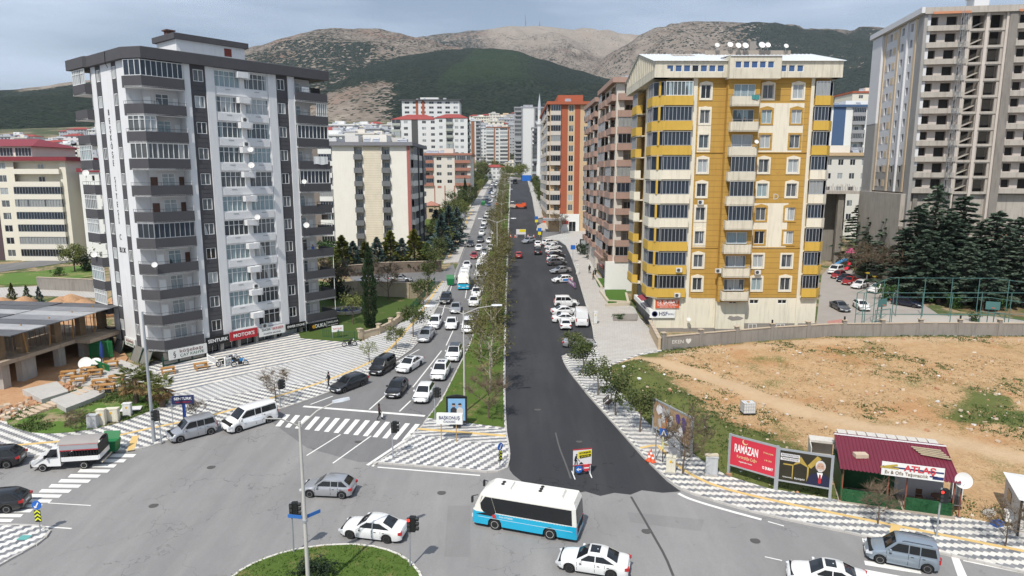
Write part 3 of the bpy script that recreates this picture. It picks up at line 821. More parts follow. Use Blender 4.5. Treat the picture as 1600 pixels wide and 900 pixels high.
def car_parts(ty):
 s=SPEC[ty];L,Wd,Hh=s['L'],s['W'],s['H'];hw=Wd/2
 X=lambda q:L/2-q
 xf,xr=s['fo'],s['fo']+s['wb']
 ar=s['r']+.07;sill=.22
 def ztop(q):
  pts=[(0,s['nose']*.78),(.10,s['nose']),(.5,s['nose']+(s['hood']-s['nose'])*.62),(s['cowl'],s['hood']),(s['cowl']+.2,s['belt']),(s['rb']-.25,s['deck']),(min(s['rb']+.05,L-.12),s['deck']-.01),(L-.06,s['tail']),(L,s['tail']*.8)]
  for i in range(len(pts)-1):
   if q<=pts[i+1][0]:
    a,b=pts[i],pts[i+1]
    return a[1]+(b[1]-a[1])*(q-a[0])/max(1e-6,b[0]-a[0])
  return pts[-1][1]
 def wid(q):
  f=1-.30*max(0,1-q/.42)**2.4-.035*max(0,1-q/1.3)
  b=1-.20*max(0,1-(L-q)/.30)**2.2-.03*max(0,1-(L-q)/1.2)
  return hw*f*b
 def zlow(q):
  z=sill+.10*max(0,1-q/.5)+.10*max(0,1-(L-q)/.5)
  for xc in(xf,xr):
   d=abs(q-xc)
   if d<ar:z=max(z,s['r']+math.sqrt(ar*ar-d*d)*.98)
  return z
 qs=sorted(set([0,.03,.08,.16,.28,.42,.6,L-.6,L-.42,L-.28,L-.16,L-.08,L-.03,L]+[xc+ar*math.cos(PI*k/9)for xc in(xf,xr)for k in range(10)]+[xf+ar+.01,xf-ar-.01,xr-ar-.01,xr+ar+.01]+[s['cowl'],s['cowl']+.2,s['rb']-.25,xf+ar+.5,xr-ar-.5]))
 qs=[q for q in qs if 0<=q<=L]
 b=MB()
 rings=[]
 for q in qs:
  zt,zl,wy=ztop(q),zlow(q),wid(q)
  zl=min(zl,zt-.08)
  zm=max(zl+.03,zl+(zt-zl)*.5)
  zsn=max(zm+.02,zt-.13)
  half=[(wy*.955,zl),(wy*.995,zl+(zm-zl)*.4),(wy,zm),(wy*.985,zsn),(wy*.925,zt-.035),(wy*.80,zt+.005),(wy*.4,zt+.028),(0,zt+.036)]
  ring=[(X(q),y,z)for y,z in half]+[(X(q),-y,z)for y,z in half[-2::-1]]
  rings.append(ring)
 n=len(rings[0])
 vs=[p for r_ in rings for p in r_]
 fs=[]
 for i in range(len(rings)-1):
  for k in range(n-1):
   fs.append((i*n+k,i*n+k+1,(i+1)*n+k+1,(i+1)*n+k))
 fs.append(tuple(range(n))[::-1]);fs.append(tuple((len(rings)-1)*n+k for k in range(n)))
 b.add(vs,fs)
 wb_,wr=hw*.90,hw*.73
 if ty in('mpv','van','panelvan'):wr=hw*.84;wb_=hw*.945
 zb0,zb1=s['hood']-.01,s['deck']-.02
 c0,r0,r1,rb=s['cowl'],s['r0'],s['r1'],s['rb']
 zr0,zr1=Hh-.045,Hh-(.07 if ty in('sedan','hatch','estate','suv')else .03)
 rm=(r0+r1)/2
 prof_=[(c0,zb0,wb_*.97),((c0*.35+r0*.65),zb0+(zr0-zb0)*.67,wb_*.36+wr*.64),(r0,zr0,wr*.99),(r0+.18,Hh-.012,wr),(rm,Hh,wr*1.0),(r1-.2,Hh-(.02 if zr1<Hh-.04 else .005),wr*.99),(r1,zr1,wr*.97),((r1*.45+rb*.55),zb1+(zr1-zb1)*.5,wr*.5+wb_*.47),(rb,zb1,wb_*.95)]
 gv,gf=[],[]
 for q,z,y in prof_:
  gv+=[(X(q),y,z-.03),(X(q),y*.93,z),(X(q),0,z+.02),(X(q),-y*.93,z),(X(q),-y,z-.03)]
 m_=len(prof_)
 for i in range(m_-1):
  for k in range(4):gf.append((i*5+k,i*5+k+1,(i+1)*5+k+1,(i+1)*5+k))
 b.add(gv,gf)
 def yat(z,q):return wb_+(wr-wb_)*max(0,min(1,(z-zb0)/(zr0-zb0)))
 for sg in(1,-1):
  low=[(X(q),sg*wb_*(.97 if q in(c0,)else .95 if q==rb else 1.),(zb0 if q<rm else zb1)-.06)for q in(c0,r0,rm,r1,rb)]
  idxs=[0,2,4,6,8]
  up=[(X(prof_[i][0]),sg*prof_[i][2],prof_[i][1]-.03)for i in idxs]
  vs2=low+up
  for i in range(4):
   q=[low[i],low[i+1],up[i+1],up[i]]
   b.add(q,[(0,1,2,3)]if sg<0 else[(3,2,1,0)])
 for sg in(1,-1):
  b.obox((X(c0+.32),sg*(hw+.04),s['belt']+.06),(.14,.2,.15),0)
 body=b
 def panel(pts,off):
  g=MB();c=[Vector(p)+Vector(off)for p in pts]
  g.poly(c);return g
 G={}
 def screen(i0,i1,i2,lo,hi,k):
  """glass following three profile stations of the greenhouse, from fraction lo to hi"""
  S_=[Vector((X(prof_[i][0]),prof_[i][2],prof_[i][1]))for i in(i0,i1,i2)]
  S_[0]=S_[0].lerp(S_[1],lo);S_[2]=S_[1].lerp(S_[2],hi)
  d=S_[2]-S_[0];nn=Vector((d.z,0,-d.x)).normalized()
  if nn.z<0:nn=-nn
  g=MB();vv=[]
  for q in S_:
   for f_,up in((k,-.004),(k*.6,.012),(0,.02),(-k*.6,.012),(-k,-.004)):
    vv.append((q.x+nn.x*.022,q.y*f_,q.z+nn.z*.022+up))
  g.add(vv,[(r_*5+c_,r_*5+c_+1,r_*5+c_+6,r_*5+c_+5)for r_ in range(2)for c_ in range(4)])
  return g
 G['windshield']=[screen(0,1,2,.12,.86,.86)]
 if ty!='panelvan':G['rear_window']=[screen(8,7,6,.30,.86,.84)]
 sides=[]
 zt_=zr0-.075;zb_=s['belt']+.045
 def sx(z,front):
  if front:
   t=(z-zb0)/(zr0-zb0);return X(c0+(r0-c0)*t)-.13
  t=(z-zb1)/(zr1-zb1);return X(rb+(r1-rb)*t)+(.16 if ty in('hatch','suv','mpv','estate','van')else .24)
 bp=X(r0+(r1-r0)*{'sedan':.42,'hatch':.40,'estate':.34,'suv':.36,'mpv':.30,'van':.27,'panelvan':.2}[ty])
 cp_=X(r1-{'sedan':.02,'hatch':.38,'estate':.75,'suv':.55,'mpv':.95,'van':1.6,'panelvan':9}[ty])
 cuts=[(None,bp+.03),(bp-.03,cp_+.03 if ty!='sedan' else None)]
 if ty not in('sedan',):cuts.append((cp_-.03,None))
 if ty=='panelvan':cuts=cuts[:1]
 for sg in(1,-1):
  for a,c in cuts:
   xa0=sx(zb_,1)if a is None else a;xa1=sx(zt_,1)if a is None else a
   xc0=sx(zb_,0)if c is None else c;xc1=sx(zt_,0)if c is None else c
   if a is None:xa1=min(xa1,xa0)
   y0_,y1_=sg*(yat(zb_,0)+.012),sg*(yat(zt_,0)+.012)
   g=MB();q=[(xa0,y0_,zb_),(xc0,y0_,zb_),(xc1,y1_,zt_),(xa1,y1_,zt_)]
   g.add(q,[(0,1,2,3)]if sg<0 else[(3,2,1,0)]);sides.append(g)
 G['side_window']=sides
 D=[]
 ze=s['nose']*.97
 for sg in(1,-1):
  h=MB()
  wy=wid(.12)*.96
  h.obox((X(.20),sg*wid(.2)*.84,ze-.035),(.40,wid(.2)*.36,.15),sg*-.42,0,0,.22)
  D.append(('headlight',h,m_head))
  t=MB()
  zt2=s['tail']*.93
  if ty in('mpv','van','panelvan'):
   t.box(X(L)-.012,sg*hw*.80-.06,zt2-.25,X(L)+.10,sg*hw*.80+.075,zt2+.22)
  else:
   t.obox((X(L-.115),sg*wid(L-.1)*.85,zt2-.07),(.30,wid(L-.1)*.36,.19),sg*.3)
  D.append(('taillight',t,m_tail))
 g=MB();g.box(X(.0)-.03,-wid(.04)*.62,s['nose']*.40,X(.0)+.014,wid(.04)*.62,s['nose']*.62);g.box(X(.02)-.04,-wid(.04)*.35,s['nose']*.72,X(.02)+.012,wid(.04)*.35,s['nose']*.83)
 D.append(('grille',g,m_trim))
 for sg in(0,1):
  g=MB()
  if sg==0:g.box(X(0)+.006,-.26,s['nose']*.52,X(0)+.03,.26,s['nose']*.67)
  else:g.box(X(L)-.03,-.26,s['tail']*.62,X(L)+.01,.26,s['tail']*.75)
  D.append(('number_plate',g,m_plate))
 g=MB();g.box(X(L)-.014,-wid(L)*.85,.30,X(L)+.06,wid(L)*.85,.42)
 D.append(('bumper',g,m_trim))
 sm_=MB()
 for xs_ in(s['cowl']+.12,L/2-bp,L/2-cp_ if cp_>-3 else L*.7):
  for sg in(1,-1):
   q=xs_;zl,zt3=max(zlow(q),.34),s['belt']-.02;wy=wid(q)+.004
   sm_.quad((X(q)-.013,sg*wy,zl),(X(q)+.013,sg*wy,zl),(X(q)+.013,sg*wy*.985,zt3),(X(q)-.013,sg*wy*.985,zt3))
   sm_.box(X(q+.22)-.08,sg*wy-.012,s['belt']-.16,X(q+.22)+.08,sg*wy+.018,s['belt']-.13)
 D.append(('door_seam',sm_,m_trim))
 u=MB();u.box(X(L-.15),-hw*.86,.20,X(.15),hw*.86,s['belt']-.22)
 D.append(('underbody',u,m_under))
 return body,G,D
CARS={}
def car_proto(ty):
 if ty in CARS:return CARS[ty]
 s=SPEC[ty]
 body,G,D=car_parts(ty)
 out=[('body',body.mesh('body',PAINT['white'],True,38),(0,0,0),None)]
 for k,lst in G.items():
  for g in lst:out.append((k,g.mesh(k,m_glass),(0,0,0),None))
 for k,g,m in D:out.append((k,g.mesh(k,m),(0,0,0),None))
 CARS[ty]=out
 one=MB()
 for mi,mbs in((0,[body]),(1,[g for l in G.values()for g in l]),(2,[d[1]for d in D if d[0]in('underbody','grille')]),(3,[d[1]for d in D if d[0]=='headlight'])):
  for q in mbs:one.add(q.v,q.f,mi)
 for xx in(s['L']/2-s['fo'],s['L']/2-s['fo']-s['wb']):
  for sg in(1,-1):
   one.lathe([(s['r']*.6,-.1),(s['r'],-.1),(s['r'],.1),(s['r']*.6,.1)],10,2,'Y',(xx,sg*(s['W']/2-.12),s['r']))
 CARS[ty+'_far']=one.mesh('parked_car',[PAINT['white'],m_glass,m_under,m_head],True,38)
 return out
def recolour(o,mat,slot=0):
 o.material_slots[slot].link='OBJECT';o.material_slots[slot].material=mat
def car(ty,colour,loc,yaw,label,group=None,cat='car',name='car',rims=None,sunroof=False,roof=None,far=False,rails=False):
 car_proto(ty)
 s=SPEC[ty]
 if far:
  o=put(name,CARS[ty+'_far'],None,loc,label=label,cat=cat,group=group)
  recolour(o,PAINT[colour]);slope(o,yaw);return o
 t=thing(name,label,cat,loc,0,group)
 slope(t,yaw)
 for nm,me,lc,_ in CARS[ty]:
  o=put(nm,me,t,lc)
  if nm=='body' and colour!='white':recolour(o,PAINT[colour])
 tm,rm=wheel_mesh(s['r'],.22,rims or m_rim,(s['r'],(rims or m_rim).name))
 for xx in(s['L']/2-s['fo'],s['L']/2-s['fo']-s['wb']):
  for sg in(1,-1):
   wv=put('wheel',tm,t,(xx,sg*(s['W']/2-.13),s['r']),rz=0 if sg<0 else PI)
   put('rim',rm,wv)
 X=lambda q:s['L']/2-q
 if sunroof:
  mb=MB();mb.obox((X((s['r0']+s['r1'])/2-.15),0,s['H']+.012),(.62,.82,.012));mb.build('sunroof',m_glass,t)
 if roof:
  mb=MB();mb.obox((X((s['r0']+s['r1'])/2),0,s['H']+.004),(s['r1']-s['r0']-.15,s['W']*.68,.03));mb.build('roof_shade_panel',PAINT[roof],t)
 if rails:
  for sg in(1,-1):
   mb=MB();mb.tube([(X(s['r0']+.25),sg*s['W']*.345,s['H']-.03),(X(s['r0']+.4),sg*s['W']*.345,s['H']+.05),(X(s['r1']-.4),sg*s['W']*.345,s['H']+.05),(X(s['r1']-.25),sg*s['W']*.345,s['H']-.03)],.02,6)
   mb.build('roof_rail',m_trim,t)
 return t
def axis(pf,pr):
 a,b=P(*pf),P(*pr)
 yaw=math.atan2(a.y-b.y,a.x-b.x)
 c=(a+b)/2
 return(c.x,c.y,SL*c.y+.005),yaw
def wheels_at(ty,pf,pr,width=None):
 s=SPEC.get(ty)or width
 f,r=P(*pf),P(*pr)
 d=Vector((f.x-r.x,f.y-r.y)).normalized()
 n=Vector((-d.y,d.x))
 if n.y<0:n=-n
 c=(f+r)/2
 off=s['L']/2-s['fo']-s['wb']/2
 x,y=c.x+n.x*(s['W']/2-.1)-d.x*off,c.y+n.y*(s['W']/2-.1)-d.y*off
 return(x,y,SL*y+.005),math.atan2(d.y,d.x)
def near_car(ty,col,pf,pr,label,**k):
 l,y=wheels_at(ty,pf,pr);return car(ty,col,l,y,label,**k)
def axis_car(ty,col,pf,pr,label,**k):
 l,y=axis(pf,pr);return car(ty,col,l,y,label,**k)
near_car('hatch','silver',(486,777.5),(533,779.5),'silver hatchback crossing the junction above the round lawn',group='cars in the junction')
near_car('sedan','white',(547.5,842),(604.5,849),'white sedan with dark wheels rounding the grass roundabout behind the lamp post',group='cars in the junction',rims=m_rimd)
near_car('sedan','white',(888,894),(956,905),'white sports sedan with black sunroof in front of the turquoise minibus',group='cars in the junction',rims=m_rimd,sunroof=True)
near_car('sedan','white',(1255,917),(1327,930),'white sedan with small sunroof cut off by the bottom edge, near the blue-grey van',group='cars in the junction',sunroof=True)
near_car('mpv','bluegrey',(1372.5,880.5),(1449.5,896),'blue-grey boxy people carrier driving beside the right pavement',group='cars in the junction',rails=True)
near_car('suv','black',(-45,737),(12,732),'black sport utility car leaving at the left edge beside the kerb',group='cars in the junction')
near_car('estate','black',(-52,808),(11,802),'black estate car on the zebra crossing at the left edge',group='cars in the junction')
Q='cars queueing on the left avenue'
axis_car('mpv','silver',(268,690),(333,673),'silver people carrier parked by the kerb under the blue pole sign',name='parked_car',group='cars parked along the left kerb')
axis_car('van','white',(357,675),(424,654),'white passenger van parked by the kerb left of the zebra crossing',cat='van',name='parked_van',group='cars parked along the left kerb')
axis_car('estate','charcoal',(520,616),(570,597),'charcoal estate car at the kerb just behind the stop line',group=Q)
axis_car('mpv','black',(579,592),(615,569),'black boxy van behind the charcoal estate car at the kerb',group=Q)
axis_car('sedan','white',(621,588),(659,564),'long white sedan with small sunroof between the black van and the stop line',group=Q,sunroof=True)
axis_car('hatch','black',(609,628),(631,601),'black hatchback first at the stop line in the middle lane',group=Q)
axis_car('hatch','white',(653,637),(672,607),'white hatchback first at the stop line beside the median',group=Q)
axis_car('suv','white',(680,602),(697,573),'white sport utility car with big glass roof second in the median lane',group=Q,sunroof=True)
axis_car('suv','white',(703,573),(716,546),'white car with black roof third in the median lane',group=Q,roof='black')  # black panel paints the tree shade onto the white roof
axis_car('estate','silver',(656,542),(675,518),'silver car with dark roof glass by the kerb under the pavement trees',group=Q,sunroof=True)
axis_car('suv','white',(673,522),(686,499),'white sport utility car behind the silver car at the kerb',group=Q)
axis_car('sedan','white',(703,522),(708,500),'white sedan in the middle lane below the lamp post arm',group=Q)
axis_car('mpv','white',(729,529),(734,505),'white van half hidden by the lamp post beside the median',group=Q)
axis_car('sedan','silver',(710,497),(714,476),'silver sedan in the middle lane below the turquoise bus',group=Q)
axis_car('suv','black',(692,482),(701,463),'black pickup-like car by the kerb left of the silver sedan',group=Q)
axis_car('sedan','white',(739,484),(742,468),'white car half covered by branches beside the median lawn',group=Q)
axis_car('sedan','white',(743,470),(746,453),'white sedan just below the cement mixer',group=Q)
axis_car('sedan','white',(727,425),(732,411),'white sedan right behind the turquoise bus',group=Q)
axis_car('hatch','red',(739,409),(743,398),'red car beside the front of the cement mixer',group=Q)
axis_car('suv','charcoal',(733,391),(737,379),'dark sport utility car alone in the kerb lane above the red car',group=Q)
qc=[(748.5,391,'white'),(757,397,'silver'),(750.5,378,'grey'),(753,367,'white'),(765,379,'white'),(766,391,'white'),(754.5,357,'silver'),(757,351,'white'),(757.5,345,'black'),(760.6,340,'white'),(761.5,335,'white'),(764,322,'blue'),(762,311,'white'),(767.5,315,'white'),(765.5,303,'blue'),(768,298,'navy'),(771,308,'white'),(777,321,'orange'),(778,329,'white'),(777.5,315,'white'),(772,366,'white'),(774,352,'silver'),(776,340,'grey')]
for px,py in[(767,293.5),(773,300),(769,290),(774,294),(770.5,287),(775.5,290),(772,284.5),(776.5,286.5),(764.5,317),(770,303.5),(779,306)]:
 qc.append((px,py,R.choice(['white','white','silver','grey','white','navy'])))
ORD_=ORD
cnt={}
for i,(px,py,c)in enumerate(sorted(qc,key=lambda q:-q[1])):
 ty=R.choice(['sedan','hatch','suv','sedan','mpv'])
 lab={'orange':'orange taxi far up the avenue queue','black':'black car between white cars up the avenue queue','navy':'navy car far up the avenue queue','blue':'blue car far up the avenue queue','silver':'silver car up the avenue queue beside the median trees','grey':'grey car up the avenue queue beside the median trees'}.get(c,'white car far up the avenue queue beside the median trees')
 cnt[c]=cnt.get(c,0)+1
 if c not in('orange','black'):lab=f'{c} car in the avenue queue above the cement mixer, {ORD_[cnt[c] - 1]} {c} one going uphill'
 p=P(px,py)
 car(ty,c,(p.x,p.y,p.z+.005),math.radians(-93+R.uniform(-1,1)),lab,group=Q,far=True,name='car')
K='cars parked along the right kerb'
for ty,c,pf,pr,lab in[('suv','white',(870,382),(848,384),'white car at the far end of the kerbside row'),('sedan','white',(876,388),(853,390),'second white car from the far end of the kerbside row'),('hatch','white',(877,395),(853,397),'white hatchback in the middle of the far parked row'),('sedan','black',(880,401),(856,403),'dark sedan squeezed between white cars in the far parked row'),('hatch','white',(880,407),(856,409),'white hatchback just above the dark grey parked car'),('suv','grey',(884,413),(855,415),'dark grey sport utility car closest of the far parked row'),('sedan','silver',(863,427.5),(889,425),'grey sedan parked alone above the white car with blue lettering'),('mpv','white',(903,478),(867,478),'white boxy van at the top of the near parked group'),('sedan','white',(903,490),(863,492),'white sedan between the boxy van and another white sedan'),('sedan','white',(905,503),(866,503),'white sedan with dark rear window beside the tall white van'),('sedan','silver',(926,541),(884,541),'grey sedan under the first pavement tree')]:
 axis_car(ty,c,pf,pr,lab,group=K,name='parked_car')
lv_=axis_car('hatch','white',(862,442),(895,440),'white hatchback with blue and red lettering on its side',group=K,name='parked_car')
mb=MB();mb.box(-1.0,.885,.45,.2,.90,.85);o=mb.build('livery',M('livery_blue',(.05,.25,.6),.4,var=.3,scale=4),lv_)
mb=MB();mb.box(-1.5,.885,.55,-1.02,.90,.9);o=mb.build('livery',M('livery_red',(.6,.06,.05),.4,var=.2),lv_)
axis_car('panelvan','white',(905,490),(911,522),'tall white panel van seen from behind among the parked cars',cat='van',name='parked_van',group=K)
axis_car('hatch','white',(880,500),(886,523),'small white hatchback seen from behind left of the panel van',group=K,name='parked_car')
axis_car('suv','white',(841,381),(840,390),'white car with dark roof in the second row of parked cars',group=K,name='parked_car')
axis_car('suv','black',(841,391),(840,403),'black sport utility car seen from behind in the second parked row',group=K,name='parked_car')
axis_car('hatch','red',(811,396),(810,409),'dark red car driving up the resurfaced road')
axis_car('suv','silver',(818,381),(834,378),'silver car turning in front of the traffic cones')
axis_car('sedan','white',(556,444),(588,441),'white sedan on the back street behind the cypress',name='parked_car')
axis_car('sedan','silver',(640,440),(612,440),'silver sedan on the back street below the conifers',name='parked_car')
Kp='cars in the car park'
for ty,c,pf,pr,lab in[('mpv','white',(1294,430),(1315,424),'white van at the far end of the car park'),('hatch','red',(1296,438),(1322,430),'bright red car next to the white van in the car park'),('sedan','navy',(1304,444),(1334,434),'dark blue car between two red cars in the car park'),('sedan','red',(1312,449),(1342,438),'dark red car beside the white estate in the car park'),('estate','white',(1324,455),(1362,444),'white estate car in the middle of the car park row'),('suv','white',(1345,463),(1394,450),'white sport utility car with black sunroof in the car park'),('sedan','silver',(1372,471),(1416,462),'silver sedan beside the navy estate in the car park'),('estate','navy',(1441,482),(1393,474),'navy estate car right against the ball court fence'),('sedan','grey',(1328,492),(1297,476),'grey sedan nearest the yellow building in the car park'),('hatch','white',(1360,492),(1332,474),'white hatchback behind the court fence beside the grey sedan')]:
 axis_car(ty,c,pf,pr,lab,group=Kp,name='parked_car',sunroof='sunroof' in lab)
for ty,c,px,py,lab in[('sedan','white',684,320,'white sedan parked below the white and terracotta building'),('panelvan','white',706,319,'white delivery van parked below the painted face mural'),('sedan','red',727,318,'red sedan parked beside the white delivery van'),('sedan','grey',1300,341,'grey car on the street behind the yellow building'),('sedan','black',1332,338,'black car on the street beside the tower plinth'),('panelvan','white',138,398,'white van parked at the gap left of the grey block')]:
 cnt[c]=cnt.get(c,0)+1
 if c not in('orange','black'):lab=f'{c} car in the avenue queue above the cement mixer, {ORD_[cnt[c] - 1]} {c} one going uphill'
 p=P(px,py)
 car(ty,c,(p.x,p.y,p.z+.01),R.choice([0,PI])+.1,lab,far=True,name='parked_car',cat='van' if 'van' in ty else 'car')
 # turquoise minibuses
def bus(loc,yaw,label,group,L=7.7,name='minibus'):
 Wd,Hh=2.3,2.95;hw=Wd/2;r=.42
 t=thing(name,label,'bus',loc,0,group);slope(t,yaw)
 xw=[L/2-1.75,L/2-1.75-4.05*L/7.7]
 def shell(z0,z1,w0,w1,xf0,xf1,xr0,xr1,nm,mat,arch=False):
  b=MB();qs=[]
  xs=sorted(set([xr0,xr0+.08,xf0-.3,xf0-.1,xf0]+([c+.52*math.cos(PI*k/8)for c in xw for k in range(9)]+[c+sg*.53 for c in xw for sg in(1,-1)]if arch else[])))
  rings=[]
  for x in xs:
   e=1-.16*max(0,1-(xf0-x)/.35)**2-.06*max(0,1-(x-xr0)/.12)**2
   zl=z0
   if arch:
    for c in xw:
     if abs(x-c)<.52:zl=max(zl,r+.02+math.sqrt(max(0,.52**2-(x-c)**2)))
   k=(x-xr0)/(xf0-xr0)
   x1=xr1+(xf1-xr1)*k
   rings.append([(x,w0*e,zl),(x*.5+x1*.5,(w0*.35+w1*.65)*e,(zl+z1)/2),(x1,w1*e,z1),(x1,-w1*e,z1),(x*.5+x1*.5,-(w0*.35+w1*.65)*e,(zl+z1)/2),(x,-w0*e,zl)])
  n=6;vs=[p for g in rings for p in g];fs=[]
  for i in range(len(rings)-1):
   for q in range(n-1):fs.append((i*n+q,i*n+q+1,(i+1)*n+q+1,(i+1)*n+q))
  fs.append(tuple(range(n))[::-1]);fs.append(tuple((len(rings)-1)*n+q for q in range(n)))
  b.add(vs,fs)
  return b.build(nm,mat,t,smooth=True,sharp=40)
 shell(.32,1.28,hw*.985,hw,L/2,L/2-.06,-L/2,-L/2+.02,'lower_body',PAINT['turquoise'],True)
 shell(1.28,2.55,hw,hw*.94,L/2-.06,L/2-.62,-L/2+.02,-L/2+.12,'upper_body',PAINT['cream'])
 shell(2.55,Hh,hw*.94,hw*.80,L/2-.62,L/2-1.15,-L/2+.12,-L/2+.3,'roof',PAINT['cream'])
 for sg in(1,-1):
  yb,yt=sg*(hw+.012),sg*(hw*.945+.012)
  g=MB();q=[(L/2-2.0,yb,1.34),(-L/2+.35,yb,1.34),(-L/2+.42,yt,2.46),(L/2-1.2,yt,2.46),(L/2-1.0,yt,2.2),(L/2-1.7,yb,1.6)]
  q=[(L/2-1.86,yb,1.36),(-L/2+.33,yb,1.36),(-L/2+.40,yt,2.46),(L/2-1.5,yt,2.46)]
  g.add(q,[(0,1,2,3)]if sg<0 else[(3,2,1,0)]);g.build('side_window',m_glass,t)
  q=[(L/2-.36,yb*.985,1.06),(L/2-1.5,yb,1.06),(L/2-1.84,yb,1.36),(L/2-1.84+.36,yt,2.46),(L/2-.78,yt*.975,2.46)]
  g=MB();g.add(q,[(0,1,2),(0,2,3),(0,3,4)]if sg<0 else[(2,1,0),(3,2,0),(4,3,0)]);g.build('door_window',m_glass,t)
  ck=MB()
  for k in range(24):
   x=L/2-2.1-k*(L-2.7)/24
   ck.box(x-.11,sg*hw+sg*.004-.006,1.26,x,sg*hw+sg*.004+.006,1.33)
  ck.build('checker_strip',M('sticker_white',(.72,.72,.7),.5,var=0),t)
  st=MB();st.box(-L/2+.3,sg*hw-.008,.88,L/2-.5,sg*hw+.008,.91);st.build('side_trim',M('trim_pale',(.45,.6,.68),.5,var=0),t)
  text('HALK OTOBÜSÜ',.17,MATS['sticker_white'],t,(L/2-2.6,sg*(hw+.006),1.09),(PI/2,0,0 if sg<0 else PI),squash=.8)
  bd=MB();bd.lathe([(.15,-.01),(.15,.01)],14,axis='Y',c=(L/2-1.72,sg*(hw+.004),1.08));bd.build('badge',M('sticker_red',(.55,.04,.04),.5,var=0),t)
  seat=MB()
 g=MB();g.add([(L/2-.05+.02,hw*.80,1.22),(L/2-.05+.02,-hw*.80,1.22),(L/2-.62+.03,-hw*.76,2.44),(L/2-.62+.03,hw*.76,2.44)],[(0,1,2,3)]);g.build('windshield',m_glass,t)
 g=MB();g.add([(-L/2-.004,hw*.82,1.36),(-L/2-.004,-hw*.82,1.36),(-L/2+.085,-hw*.80,2.42),(-L/2+.085,hw*.80,2.42)],[(3,2,1,0)]);g.build('rear_window',m_glass,t)
 for xx,ln,nf in((L/2-2.3,.95,2),(-1.6,2.3,3)):
  u=MB();u.add([(xx+sx_*ln/2*k,sy_*.62*k2,z)for z,k,k2 in((Hh-.02,1,1),(Hh+.17,.9,.86))for sx_ in(-1,1)for sy_ in(-1,1)],[(4,6,7,5),(0,1,5,4),(2,6,7,3),(0,4,6,2),(1,3,7,5)])
  un=u.build('air_conditioner',PAINT['cream'],t)
  for k in range(nf):
   f=MB();f.lathe([(.13,0),(.13,.05),(.05,.05)],12,c=(xx+ln*.25,(k-(nf-1)/2)*.32,Hh+.165));f.build('fan',m_trim,un)
 for xx in xw:
  for sg in(1,-1):
   tm,rm=wheel_mesh(r,.28,M('steel_rim',(.5,.5,.48),.5,.2,var=.15),'bus')
   wv=put('wheel',tm,t,(xx,sg*(hw-.15),r),rz=0 if sg<0 else PI);put('rim',rm,wv)
 u=MB();u.box(-L/2+.2,-hw*.9,.3,L/2-.2,hw*.9,1.0);u.build('underbody',m_under,t)
 for sg in(1,-1):
  m_=MB();m_.tube([(L/2-.5,sg*hw*.9,2.5),(L/2-.15,sg*(hw+.05),2.45)],.03,6);m_.obox((L/2-.12,sg*(hw+.08),2.2),(.12,.2,.45));m_.build('mirror',m_trim,t)
  h=MB();h.obox((L/2-.02,sg*hw*.68,.78),(.1,.42,.22));h.build('headlight',m_head,t)
  h=MB();h.obox((-L/2,sg*hw*.85,.95),(.06,.18,.5));h.build('taillight',m_tail,t)
  h=MB();h.box(-L/2-.012,-.26,.6,-L/2+.02,.26,.72)if sg>0 else h.box(L/2-.02,-.26,.52,L/2+.012,.26,.64);h.build('number_plate',m_plate,t)
 v=MB()
 for k in range(7):v.box(-L/2-.012,-.85,.62+k*.085,-L/2+.02,.85,.66+k*.085)
 v.build('engine_grille',m_trim,t)
 return t
BS=dict(L=7.7,W=2.3,fo=1.75,wb=4.05)
l,y=wheels_at(None,(780,828.5),(852.5,841.5),BS)
bus(l,y,'turquoise minibus with white roof crossing the middle of the junction','turquoise buses')
l,y=axis((722,463),(729,432))
bus(l,y,'turquoise bus with big windscreen queueing on the left avenue','turquoise buses',L=8.8)
